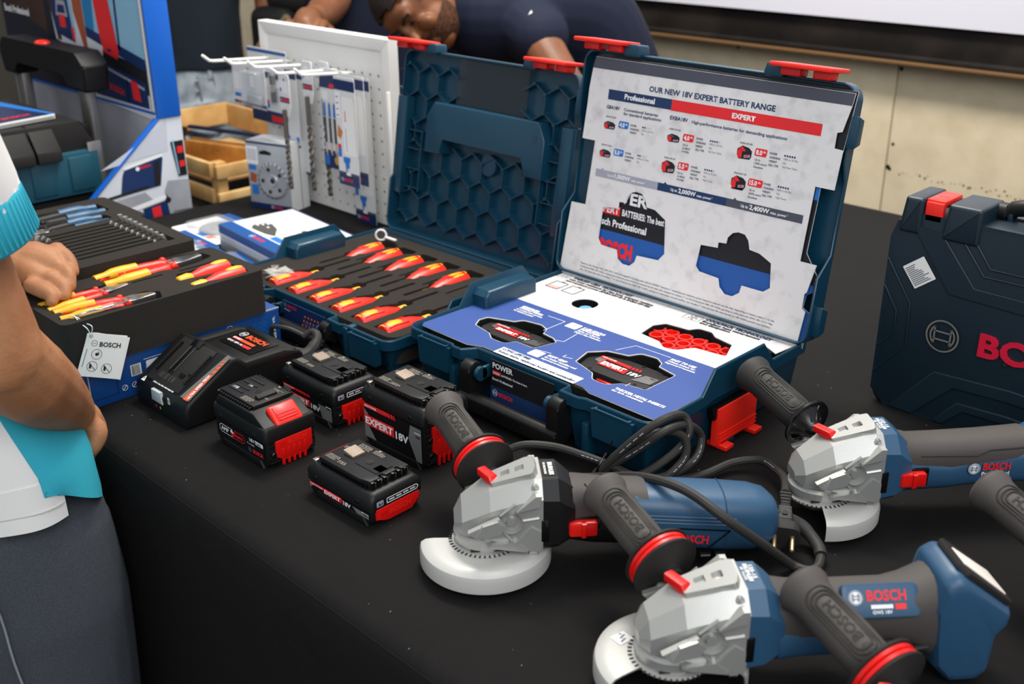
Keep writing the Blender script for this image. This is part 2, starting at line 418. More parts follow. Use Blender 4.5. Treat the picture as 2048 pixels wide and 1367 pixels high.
    n4 = len(e)//4; c0, c1, c2, c3 = e[:n4], e[n4:2*n4], e[2*n4:3*n4], e[3*n4:]
    pts = c0+c1+[(xr, v) for v in brk]+c2+c3+[(xl, v) for v in brk[::-1]]
    dep = .032
    def zl_(x, y):
        if (abs(x-xr) < .002 or abs(x-xl) < .002) and .12 < y < .23: return .007
        if (abs(x-xr) < .002 or abs(x-xl) < .002) and y > .24: return .018
        if y > lidL-.03 and not .13 < x < .315: return .018
        if y > lidL-.001 and .13 < x < .315: return .016
        return dep
    lb = MB(); th = .0035
    Zs = [zl_(x, y) for x, y in pts]
    def rg(d, z): return [(x, y, z if not callable(z) else z(i)) for i, (x, y) in enumerate(offset(pts, d))]
    rings = [rg(-.004, -.004), rg(0, 0), rg(0, lambda i: Zs[i]-.001), rg(-.0012, lambda i: Zs[i]), rg(-th+.001, lambda i: Zs[i]), rg(-th, lambda i: Zs[i]-.001), rg(-th-.001, .002)]
    lb.loft(rings, TEAL, Lm)
    for v in (.035, .29):
        lb.prism(fillet([(v-.016, .004), (v+.016, .004), (v+.022, .022), (v-.022, .022)], .002, 2), 0, .011, TEAL, Lm @ FR((xr-.001, 0, 0), (0, 1, 0), (0, 0, 1)), .002)
    for x in (.092, .335): lb.prism(fillet([(x-.016, lidL-.004), (x+.016, lidL-.004), (x+.012, lidL+.014), (x-.012, lidL+.014)], .004, 3), .004, .03, TEAL, Lm, .002)
    lo = lb.obj('lid', root, 35)
    for x in (.04, .385):
        q = MB(); q.box((x, lidL+.0135, .026), (.092, .006, .050), REDL, .002, Lm); q.box((x-.022, lidL+.006, .024), (.03, .012, .022), RED, .002, Lm); q.box((x+.024, lidL+.006, .024), (.026, .012, .022), RED, .002, Lm)
        q.obj('lid_latch', lo)
    for x in (.06, .385):
        q = MB(); q.cyl(Lm @ Vector((x-.03, -.003, .004)), Lm @ Vector((x+.03, -.003, .004)), .006, TEALD, 12); q.obj('hinge', root)
    return root, Lm, lo
def label_expert(m, M, H):
    m.box((.056, .034, 0), (.115, .072, .0012), PBLK, 0, M)
    m.rect(-.0015, -.002, .1135, .032, PNAVY, M, .0008)
    m.text('POWER', .002, .059, .038, WHT, M, bold=.03, z=.001)
    m.rect(.002, .0495, .0175, .0555, PRED, M, .0009); m.text('EXPERT', .003, .0508, .0135, WHT, M, bold=.02, z=.0012)
    m.text('BATTERIES: The best is here.', .019, .0508, .048, WHT, M, z=.001); m.text('Bosch Professional', .002, .0415, .038, WHT, M, z=.001)
    m.emblem(.0048, WHT, M, .007, .023, .001); m.text('BOSCH', .014, .020, .026, PRED, M, bold=.04, z=.001)
    cs = [PRED, PRED, mat('violet print', '#6a3bb0', .5), PBLU2, PBLU2, mat('cyan print', '#35b8d8', .5), PGREEN]
    for i, c in enumerate(cs): m.rect(i*.0163-.001, .0095, (i+1)*.0163-.001, .0105, c, M, .001)
def label_screws(m, M, H):
    m.box((.056, .018, 0), (.115, .038, .0012), PNAVY, 0, M)
    m.rect(.0, .0, .112, .036, mat('deep blue print', '#0d2a5c', .5), M, .0008)
    m.emblem(.004, PGRY, M, .005, .030, .001); m.text('BOSCH', .012, .027, .024, PRED, M, bold=.04, z=.001); m.text('Professional', .002, .0215, .016, WHT, M, z=.001)
    OR = mat('orange print', '#e8601c', .5)
    m.rect(.055, .011, .1, .0125, PBLU2, M, .001)
    for r in range(3):
        for i in range(6): m.disc(.052+.0085*i+.004*r, .008+.008*r, .0021, OR, M, .0011, 8); m.disc(.052+.0085*i+.004*r, .008+.008*r, .001, YEL, M, .0013, 6)
    for i in range(5): m.ring(.001, .0016, WHT, M, .058+.006*i, .003, .001, 8)
caseA, lidA, lidobj = make_case('open teal tool case with honeycomb lid and screwdrivers in foam', (-.463, -.02, 0), .058, .031, .165, .335, label_screws, .028, .016)
caseB, lidB, _ = make_case('open teal tool case with printed battery range card in its lid', (0, 0, 0), .087, .030, .15, .350, label_expert)
# honeycomb ribs, raised handle pocket and clear card window in the lid of the screwdriver case
q = MB(); w, Rr = .0525, .0303; seen = set()
def seg(a, b, h=.014):
    k = tuple(sorted([(round(a[0], 3), round(a[1], 3)), (round(b[0], 3), round(b[1], 3))]))
    if k in seen: return
    mx, my = (a[0]+b[0])/2, (a[1]+b[1])/2
    if not (.0 < mx < .445 and .012 < my < .318): return
    if .10 < mx < .385 and .165 < my < .245 and not (.148 < mx < .335 and my < .186): return
    if .15 < mx < .32 and my > .245: return
    seen.add(k); d = Vector((b[0]-a[0], b[1]-a[1])); L = d.length
    q.box((0, 0, h/2), (L, .0022, h), TEAL, 0, lidA @ T(mx, my, 0) @ R(math.atan2(d.y, d.x)))
for r in range(9):
    for c in range(-1, 11):
        cx = .0228+c*w+(w/2 if r % 2 else 0); cy = .006+r*.0455
        P = [(cx+Rr*math.sin(math.radians(60*i)), cy+Rr*math.cos(math.radians(60*i))) for i in range(6)]
        for i in range(6): seg(P[i], P[(i+1) % 6])
        for i in range(6):
            if .012 < P[i][0] < .435 and .02 < P[i][1] < .31 and not (.09 < P[i][0] < .39 and .16 < P[i][1] < .25) and not (.15 < P[i][0] < .32 and P[i][1] > .24) and (round(P[i][0], 3), round(P[i][1], 3)) not in seen:
                seen.add((round(P[i][0], 3), round(P[i][1], 3))); q.cyl(lidA @ Vector((P[i][0], P[i][1], 0)), lidA @ Vector((P[i][0], P[i][1], .0165)), .0032, TEAL, 8)
q.obj('honeycomb_ribs', lidobj)
q = MB(); q.prism(mm([(96, 158), (140, 161), (140, 190), (341, 190), (347, 157), (387, 157), (387, 222), (370, 250), (114, 250), (96, 224)]), 0, .030, TEAL, lidA, .003, 3)
q.cyl(lidA @ Vector((.365, .222, .029)), lidA @ Vector((.365, .222, .0306)), .006, TEAL, 16); q.cyl(lidA @ Vector((.247, .158, 0)), lidA @ Vector((.247, .158, .012)), .019, TEAL, 24, .0185)
q.obj('handle_pocket', lidobj)
q = MB(); q.box((.237, .289, .012), (.172, .08, .0012), CLEAR, 0, lidA); q.obj('clear_card_window', lidobj)
for x in (.055, .40):
    q = MB()
    for v in (.085, .12, .157, .19): q.box((x, v, .009), (.045, .002, .016), TEAL, 0, lidA)
    q.box((x-.022, .135, .010), (.0022, .11, .018), TEAL, 0, lidA); q.box((x+.02, .135, .010), (.0022, .11, .018), TEAL, 0, lidA)
    q.box((x+(.03 if x > .2 else -.035), .16, .014), (.026, .18, .022), TEAL, .003, lidA)
    q.obj('lid_ribs', lidobj)
# ---------------------------------------------------------------- printed cards, foam and samples in the front case
CT = .15; CM = FR((0, .328, .083), (1, 0, 0), (0, math.sin(CT), math.cos(CT)))
card = thing('display_card', 'white folded cardboard battery range display standing in the open case lid', 'display card', (0, 0, 0))
cut1 = mm([(117, 136), (117, 146), (124, 153), (133, 156), (144, 155), (152, 148), (156, 137), (172, 136), (193, 125), (200, 75), (190, 63), (150, 61), (147, 50), (138, 42), (124, 42), (114, 48), (110, 61), (78, 62), (71, 71), (73, 121), (103, 125), (103, 135)])
cut2 = mm([(303, 114), (304, 123), (311, 131), (320, 134), (331, 133), (338, 126), (342, 114), (359, 112), (379, 103), (384, 69), (374, 61), (339, 61), (337, 50), (326, 42), (313, 42), (303, 50), (299, 62), (265, 64), (258, 71), (261, 103), (290, 105), (290, 113)])
up = mm([(-1, 0), (5, 80), (8, 117), (37, 118), (41, 219), (15, 219), (17, 273), (17, 295), (20, 326), (24, 344), (457, 343), (455, 327), (448, 293), (441, 291), (441, 271), (454, 270), (452, 218), (424, 218), (422, 116), (447, 116), (440, 77), (437, 74), (437, 54), (443, 50), (439, 0)])
b = MB(); b.plate(up, [cut1, cut2], -.0012, 0, CARDW, CM)
def tx(t, x0, x1, y, m, h, bold=.02, sh=0): b.text(t, x0/1000, y/1000, (x1-x0)/1000, m, CM, h/1000, bold, sh)
b.poly(mm([(20, 327), (24, 343.6), (456.7, 342.6), (455, 327)]), PDGR, CM, .0003)
tx('OUR NEW 18V EXPERT BATTERY RANGE', 132, 346, 305, PNAVY, 7.6, .03)
b.rect(.0565, .284, .1755, .299, PNAVY, CM); b.rect(.1755, .2832, .419, .299, PRED, CM)
tx('Professional', 88, 145, 288.2, WHT, 7.4, .035); tx('EXPERT', 280, 318, 287.5, WHT, 6.6, .04)
tx('GBA18V', 56, 82, 270.5, PNAVY, 5, .03); tx('Conventional batteries', 90, 154, 271, PNAVY, 4.2); tx('for standard applications', 90, 161, 265, PNAVY, 4.2)
tx('EXBA18V', 176, 208, 271, PNAVY, 5, .03); tx('High-performance batteries for demanding applications', 215, 371, 270.5, PNAVY, 4.2)
def batt_icon(cx, cy, s, big):
    M = CM @ T(cx/1000, cy/1000, 0) @ Matrix.Scale(s/1000, 4)
    hh = 8.5 if big else 6
    b.poly([(-11, -hh*.4), (-8, -hh), (9, -hh*.9), (11, -hh*.5), (11, hh*.35), (6, hh*.8), (-4, hh), (-11, hh*.45)], PBLK, M, .0003/s*1000)
    b.poly([(-11, -hh*.35), (-8, -hh*.95), (-3.5, -hh*.8), (-3.5, hh*.1), (-9, hh*.45)], PRED, M, .0004/s*1000)
    b.poly([(-9, hh*.5), (-3, hh*.15), (2, hh*.25), (-4, hh*.9)], PRED if big else PDGR, M, .0004/s*1000)
    b.poly([(0, -hh*.75), (9, -hh*.6), (9, -hh*.2), (0, -hh*.35)], PGRY, M, .0004/s*1000); b.poly([(1, -hh*.6), (7, -hh*.5), (7, -hh*.3), (1, -hh*.42)], PRED, M, .0005/s*1000)
cells = [(66, 246, 93, 250, PBLU2, '4.0', 'GBA18V 4.0Ah', 106, 128, 2, ('100% in 35 Min.', '650g'), None, 1), (64, 203, 90, 208, PBLU2, '5.0', 'GBA18V 5.0Ah', 103, 126, 2, ('100% in 50 Min.', '670g'), None, 1),
         (187, 245, 213, 249, PRED, '4.0', 'EXBA18V-40', 227, 250, 4, ('100% in 30 Min.', '605g', 'High Power Tabless'), ('Up to', '2x MAX', 'POWER'), .9), (185, 203, 211, 208, PRED, '5.5', 'EXBA18V-55', 225, 248, 4, ('100% in 45 Min.', '1010g', 'High Power'), ('Up to', '2x MAX', 'POWER'), 1.05),
         (309, 244, 335, 248, PRED, '8.0', 'EXBA18V-80', 349, 371, 5, ('100% in 39 Min.', '1035g', 'High Power Tabless'), ('Up to', '120% more', 'Runtime'), 1.1), (307, 202, 334, 206, PRED, '15.0', 'EXBA18V-150', 347, 369, 5, ('100% in 65 Min.', '1520g', 'High Power'), ('Up to', '260% more', 'Runtime'), 1.2)]
for ix, iy, bx, by, m, n, lab, cx, dx, nd, vals, upt, sc in cells:
    batt_icon(ix, iy, 1.0 if sc < 1.05 else 1.08, sc > 1)
    if n == '15.0': b.rect((ix-10)/1000, (iy-10)/1000, (ix+9)/1000, (iy-4)/1000, PBLK, CM)
    M = CM @ T(bx/1000, by/1000, 0); ww = 9.5 if n != '15.0' else 11.5
    b.poly([(x+.1*y, y) for x, y in rrect(ww*2/1000, .0105, .002, 3)], m, M, .0003)
    b.text(n, -.8*ww/1000, -.0032, ww*1.05/1000, WHT, M, .0062, .04, 0, .0006); b.text('Ah', ww*.35/1000, .0, .0045, WHT, M, .003, .02, 0, .0006)
    tx(lab, ix-9, ix+11, iy+11.5, PTXT, 2.2, .03)
    keys = ('POWER', 'CHARGING', 'WEIGHT') if not upt else ('POWER', 'CHARGING', 'WEIGHT', 'CELL TYPE')
    for k, t in enumerate(keys): tx(t, cx, cx+{'POWER': 11.5, 'CHARGING': 17, 'WEIGHT': 13, 'CELL TYPE': 16}[t], by-.5-5.2*k+1, PTXT, 2.7, .04)
    for k in range(5):
        x = (dx+3.7*k+1.5)/1000; y = (by+2)/1000
        b.disc(x, y, .0014, PNAVY, CM, .0004, 10) if k < nd else b.ring(.001, .0014, PGRY, CM, x, y, .0004, 10)
    for k, t in enumerate(vals): tx(t, dx, dx+(5 if k == 1 else 23 if len(t) > 12 else 17), by-4.8-5.2*k+1, PTXT, 2.6, .0)
    if upt:
        for k, t in enumerate(upt): tx(t, bx-8, bx-8+(9, 14, 13)[k] if 'MAX' in upt[1] else bx-8+(9, 20, 15)[k], by-11.5-5*k, PTXT, 2.7, .03)
for x0, x1, m, nx in ((50, 171, PGRY, 60), (171, 292.5, PNAVY, 181), (292.5, 415, PDGR, 303)):
    b.rect(x0/1000, .166, x1/1000, .1775, m, CM); b.poly(mm([(nx, 177.3), (nx+6, 177.3), (nx+3, 180.5)]), m, CM, .0003)
for x0, t, w in ((74, '1,000W', 31), (195, '2,000W', 31), (317, '2,400W', 32)):
    tx('Up to', x0, x0+12, 169.6, WHT, 4); tx(t, x0+14, x0+14+w, 169.2, WHT, 6.2, .03); tx('max. power', x0+16+w, x0+16+w+25, 169.6, WHT, 3.6); tx('2', x0+42+w, x0+43+w, 171.6, WHT, 2, .02)
ft = ['¹Based on the Charger GAL 18V-160 C with Exchangeable Charging units valid for EXPERT batteries | ² Instantaneous maximum power based on internal test lab data, depending on battery status | ³ vs. the',
      'Professional GBA 18V 4.0Ah, conventional maximum power based on internal test lab data, fully charged new battery | ⁴ vs. the Professional GBA 18V 4.0Ah, grinding on mild steel with GWS 18V-15 S + Flap',
      'disc, 30s intervals with 5s breaks | ⁵ vs. the Professional GBA 18V 4.0Ah, testing on mild steel, normal airflow, ear breaks | ⁶ internal test lab data based on 18V 8.0Ah power tool battery.']
for k, t in enumerate(ft): tx(t, 42, 400-2*k, 24-5.2*k, PTXT, 2.4, .02)
b.obj('upper_panel', card, 60)
# lower panel
b = MB(); LM = T(0, 0, .083)
cutA = fillet([(.066, .077, 0), (.056, .094, 0), (.058, .109, .004), (.098, .124, .004), (.104, .137, .01), (.135, .142, .01), (.153, .134, .01), (.158, .121, .002), (.180, .118, .002), (.193, .110, .003), (.184, .074, .003), (.151, .074, .004), (.143, .058, .01), (.118, .058, .01), (.103, .069, .006)], .003, 3)
cutB = fillet([(.255, .082, 0), (.246, .116, 0), (.263, .137, .005), (.294, .145, .004), (.302, .162, .01), (.327, .165, .01), (.342, .155, .008), (.345, .145, .002), (.377, .138, .003), (.376, .078, .004), (.343, .072, .004), (.330, .055, .01), (.307, .055, .01), (.295, .070, .006)], .003, 3)
cutC = fillet([(.257, .217, 0), (.251, .253, 0), (.260, .271, .004), (.298, .275, .004), (.305, .289, .01), (.327, .290, .01), (.340, .279, .006), (.373, .272, .003), (.389, .234, .003), (.342, .228, .004), (.328, .205, .01), (.311, .199, .01), (.294, .212, .006)], .003, 3)
cutD = circ(.0205, 28, .125, .248)
low = mm([(12, 22), (6, 30), (8, 128), (22, 134), (22, 170), (26, 192), (10, 205), (10, 238), (9, 320), (8, 328), (436, 328), (432, 288), (404, 303), (401, 192), (432, 165), (437, 140), (437, 120), (436, 26), (432, 21), (330, 22), (312, 30), (130, 30), (108, 20)])
b.plate(low, [cutA, cutB, cutC, cutD], -.0012, 0, CARDW, LM)
BLUEC = mat('blue card print', '#2d4b90', .5)
blue = [p for p in low if p[1] < .1935]
import itertools
cu = bpy.data.curves.new('tmp', 'CURVE'); cu.dimensions = '2D'; cu.fill_mode = 'BOTH'
for pts in [mm([(26, 192), (22, 170), (22, 134), (8, 128), (6, 30), (12, 22), (108, 20), (130, 30), (312, 30), (330, 22), (432, 21), (436, 26), (437, 120), (437, 140), (432, 165), (401, 192)]), offset(cutA[::-1], .001), offset(cutB[::-1], .001)]:
    sp = cu.splines.new('POLY'); sp.points.add(len(pts)-1); sp.use_cyclic_u = True
    for i, p in enumerate(pts): sp.points[i].co = (p[0], p[1], 0, 1)
me = curve_mesh(cu); b.add([tuple(v.co) for v in me.vertices], [tuple(p.vertices) for p in me.polygons], BLUEC, LM @ T(0, 0, .0003))
def tl(t, x0, x1, y, m, h, bold=.02, sh=0): b.text(t, x0/1000, y/1000, (x1-x0)/1000, m, LM, h*1.12/1000, bold+.022, sh, .0007)
tl('TABLESS CELL TECHNOLOGY', 37, 159, 318, PNAVY, 6, .03); tl('Less inner resistance for less heat, extreme runtime', 37, 205, 309.5, PBLK, 5); tl('and maximum power (EXBA18V-40 & EXBA18V-80)', 37, 205, 301.5, PBLK, 5)
tl('COOLPACK TECHNOLOGY', 294, 405, 319, PNAVY, 6.4, .03); tl('Excellent heat management', 294, 391, 311, PBLK, 5); tl('and dissipation', 294, 346, 304, PBLK, 5)
for x0, y0, x1, y1 in ((10, 309, 31, 325), (262, 306, 289, 324)): b.line(mm([(x0, y0), (x1, y0), (x1, y1), (x0, y1), (x0, y0)]), .0007, PDGR, LM)
for k in range(5): a = k*2*math.pi/5; b.line([(.2755, .315), (.2755+.006*math.cos(a), .315+.006*math.sin(a))], .0006, PDGR, LM); b.ring(.0008, .0016, PDGR, LM, .2755+.006*math.cos(a), .315+.006*math.sin(a), .0005, 8)
b.rect(.014, .313, .020, .321, PGRY, LM); b.rect(.022, .313, .028, .321, PGRY, LM)
for x0 in (28, 62):
    b.line(mm([(x0-4, 258), (x0+30, 258), (x0+30, 298), (x0-4, 298), (x0-4, 258)]), .0005, PGRY, LM); b.line(mm([(x0, 264), (x0+24, 264), (x0+24, 292), (x0, 292), (x0, 264)]), .0018, PBLK, LM); b.rect((x0+9)/1000, .292, (x0+15)/1000, .295, PBLK, LM)
    b.rect((x0+1)/1000, .265, (x0+23)/1000, .279 if x0 > 40 else .274, mat('pale blue print', '#cfe0f2', .5) if x0 > 40 else mat('pale red print', '#f0b0a8', .5), LM)
for x, y, L in ((66, 178, (('REINFORCED', 34), ('CONTACT SYSTEM', 46), ('to conduct high currents', 52), ('for maximum power', 40))), (187, 178, (('5 LED STATUS', 40), ('INDICATORS:', 36), ('State of Charge', 42), ('Defect Heat Detection', 48))), (216, 73, (('SOFT GRIP', 34), ('for better handling and', 56), ('improved ergonomics', 48))), (343, 178, (('EASY TO USE', 40), ('release button for', 44), ('improved ergonomics', 48))), (346, 58, (('THICKER METAL INSERTS', 78), ('for high robustness', 50)))):
    for k, (t, w) in enumerate(L): tl(t, x, x+w, y-6-6.2*k, WHT, 4.6 if t.isupper() else 3.8, .03 if t.isupper() else .01)
for P in ([(119, 173), (152, 174), (152, 128)], [(195, 152), (200, 118), (186, 114)], [(190, 72), (215, 77)], [(233, 88), (233, 80), (247, 84)], [(351, 68), (351, 78)], [(340, 178), (281, 177), (270, 146)]): b.line(mm(P), .0009, WHT, LM, .0006)
for cx, cy in ((172, 170), (200, 63)): b.poly(rrect(.021, .018, .002, 2, cx/1000, cy/1000), WHT, LM, .0006)
for i in range(4):
    for j in range(3): b.disc(.193+.0045*i, .058+.005*j, .0008, PGRY, LM, .0008, 6)
b.rect(.153, .027, .299, .048, WHT, LM, .0005); tl('LONG LIFETIME:', 157, 209, 40.5, PNAVY, 5, .03); tl('Robust design, reinforced housing and outstanding', 157, 296, 31.5, PNAVY, 4.6)
b.obj('lower_panel', card, 60)
# printed backing card and foam in the lid, foam bed in the base
b = MB(); bk = mm([(28, -2), (28, 60), (20, 70), (16, 100), (48, 122), (48, 222), (28, 232), (24, 280), (22, 325), (24, 346), (458, 345), (452, 268), (430, 222), (427, 128), (449, 100), (447, 78), (438, 72), (436, 54), (448, 48), (446, -2)])
KM = CM @ T(0, 0, -.0045)
b.plate(bk, [], -.0012, 0, WHT, KM); b.poly(offset(bk[::-1], .0), PBLK, KM, .0002) if 0 else b.poly(bk, PBLK, KM, .0003)
BK2 = [p for p in bk]
b.poly(mm([(28, -2), (28, 60), (21, 70), (18, 86), (446, 87), (447, 78), (438, 72), (436, 54), (448, 48), (446, -2)]), PBLUE, KM, .0006)
b.rect(.424, .2, .430, .225, PBLU2, KM, .0008); b.rect(.4355, .001, .4455, .008, PGREEN, KM, .0008)
b.text('POWER', .05, .134, .105, WHT, KM, .017, .035, 0, .001)
b.rect(.052, .112, .1045, .127, PRED, KM, .0008); b.text('EXPERT', .054, .1145, .049, WHT, KM, .010, .03, 0, .001); b.text('BATTERIES: The best is here.', .109, .1145, .11, WHT, KM, .0095, .03, 0, .001)
b.text('Bosch Professional', .056, .0945, .103, WHT, KM, .0105, .03, 0, .001); b.text('BOSCH', .072, .050, .066, PRED, KM, .021, .06, 0, .001)
tag(b.obj('backing_card', None, 60), 'black and blue printed card showing through the cutouts behind the white display', 'card')
b = MB(); b.plate(offset(bk, .008), [], -.011, 0, FOAMS, CM @ T(0, 0, -.006)); tag(b.obj('lid_foam', None), 'dark foam sheet lining the lid behind the printed cards', 'foam insert')
b = MB(); bf = rrect(.405, .300, .01, 3, .2225, .175)
b.plate(bf, [offset(c[::-1] if 0 else c, .0015) for c in (cutA, cutB, cutC, cutD)], .045, .0815, FOAMS); b.plate(rrect(.405, .30, .01, 3, .2225, .175), [], .025, .045, FOAMS)
tag(b.obj('foam_bed', None), 'dark speckled foam bed under the blue and white card of the front case', 'foam insert')
def flat_pack(label, cx, cy, w, h, z):
    t = thing('battery_pack', label, 'battery', (cx, cy, z), 0, 'battery samples sunk in the foam')
    b = MB(); o = [(-w/2, -h*.15), (-w/2+.006, -h/2), (w/2-.018, -h/2), (w/2, -h*.3), (w/2, h*.32), (w/2-.006, h/2), (-w/2+.02, h/2), (-w/2, h*.25)]
    b.prism(o, -.022, 0, BLKM, I4, .0025, 2)
    for x, y in ((-w*.3, -h*.42), (w*.3, -h*.42), (w*.38, h*.42), (-w*.25, h*.43), (w*.1, h*.43), (w*.42, -h*.2)): b.cyl((x, y, -.001), (x, y, .0006), .0026, BLKG, 10)
    b.obj('housing', t)
    b = MB(); k = h/.06
    b.poly([(-w*.40, -h*.02), (-w*.40, h*.26), (-w*.30, h*.22), (-w*.28, -h*.1)], STEEL, I4, .0007); b.poly([(w*.2, -h*.30), (w*.42, -h*.22), (w*.42, h*.1), (w*.26, h*.08)], STEEL, I4, .0007)
    b.poly([(-w*.38, h*.14), (-w*.40, h*.26), (w*.02, h*.22), (w*.04, h*.10)], RED, I4, .001); b.text('HIGH POWER', -w*.37, h*.175, .024, WHT, I4, .003, .02, 0, .0014)
    for i in range(3): b.poly([(w*(.055+.045*i), h*.10), (w*(.04+.045*i), h*.22), (w*(.07+.045*i), h*.22), (w*(.085+.045*i), h*.10)], RED, I4, .001)
    b.poly([(-w*.31, -h*.17), (-w*.31, h*.06), (w*.05, h*.03), (w*.07, -h*.2)], RED, I4, .0011); b.text('EXPERT', -w*.28, -h*.13, w*.31, WHT, I4, h*.15, .05, 0, .0016); b.text('18V', w*.09, -h*.15, w*.14, WHT, I4, h*.15, .04, 0, .0012)
    b.text('8Ah', w*.34, h*.0, .008, PBLK, I4, .003, .02, 0, .0012)
    b.obj('label_plate', t, 60)
    b = MB(); b.box((-w*.05, -h/2+.002, -.012), (.03, .012, .008), RED, .002); b.obj('release_button', t)
flat_pack('flat black battery with large white lettering sunk in the right cutout of the blue card', .311, .115, .126, .060, .077)
flat_pack('smaller flat black battery sunk in the left cutout of the blue card', .124, .100, .122, .044, .077)
t = thing('battery_cell', 'light blue round battery cell standing in the small round cutout', 'battery cell', (.128, .246, .045))
b = MB(); b.lathe([(.0105, 0), (.0105, .031), (.0095, .0325), (.0076, .0325)], mat('pale blue sleeve', '#6aa6d6', .4), 24); b.obj('sleeve', t)
b = MB(); b.lathe([(.0076, .0322), (.0074, .0315), (.003, .0315)], mat('cell cap', '#c8b7ae', .5), 24); b.obj('cell_cap', t)
t = thing('cell_holder', 'bright red plastic cell holder with ring sockets lying in the white card cutout', 'cell holder', (0, 0, .045))
b = MB(); n = 0
CELLR = mat('vivid red plastic', '#f02318', .35)
for r in range(3):
    for c in range(7):
        cx = .255+.0235*c+(.01175 if r % 2 else 0); cy = .2615-.0205*r
        if not (.252 < cx < .39) or (r == 2 and (cx < .29 or cx > .345)) : continue
        b.lathe([(.0112, 0), (.0112, .032), (.0078, .032), (.0078, .0)], CELLR, 22, T(cx, cy, 0), caps=False)
        b.lathe([(.0079, .016), (.0001, .016)], RED, 22, T(cx, cy, 0), caps=False)
b.box((.32, .25, .004), (.12, .045, .008), RED, .002)
for x in (.275, .33, .365): b.box((x, .272, .026), (.006, .006, .012), CELLR, .001)
b.obj('socket_frame', t)
# ---------------------------------------------------------------- battery packs and charger
LBL = mat('satin label black', '#101012', .35); TAN = mat('tan metal contact', '#8a7a6c', .45, .3); GRAD = mat('silver label', '#9a9c9c', .35, .5)
DOTS = mat('faint grey print', '#8d8578', .6)
def rings_rr(L, spec, r, cx, cy, n=4): return [[(x, y, z) for x, y in rrect(a, b, r, n, cx, cy)] for a, b, z in spec]
def panel_bosch(b, M, w, h, ribs):        # red end panel, local x across, y up
    o = [(-w/2, h*.5), (w/2, h*.5), (w/2, -h*.1), (w/2-.010, -h*.32), (-w/2+.012, -h*.32), (-w/2, -h*.1)] if ribs else [(-w/2, h*.5), (w/2, h*.5), (w/2, 0), (w/2-.012, -h*.5), (-w/2+.016, -h*.5), (-w/2+.010, -h*.30), (-w/2, -h*.2)]
    b.prism(o, 0, .003, RED, M, .001)
    if ribs:
        for i in range(5):
            x = -w/2+.010+(w-.022)*i/4; b.box((x, -h*.36, .001), (.0034, h*.28, .0042), RED, .0008, M)
            b.box((x, -h*.02, .003), (.003, h*.34, .0014), RED, .0006, M)
    b.emblem(.0042, RED, M, -w/2+.010, h*.33 if ribs else h*.08, .0036); b.text('BOSCH', -w/2+.018, (h*.33 if ribs else h*.08)-.003, w*.5, REDL, M, .006, .04, 0, .0036)
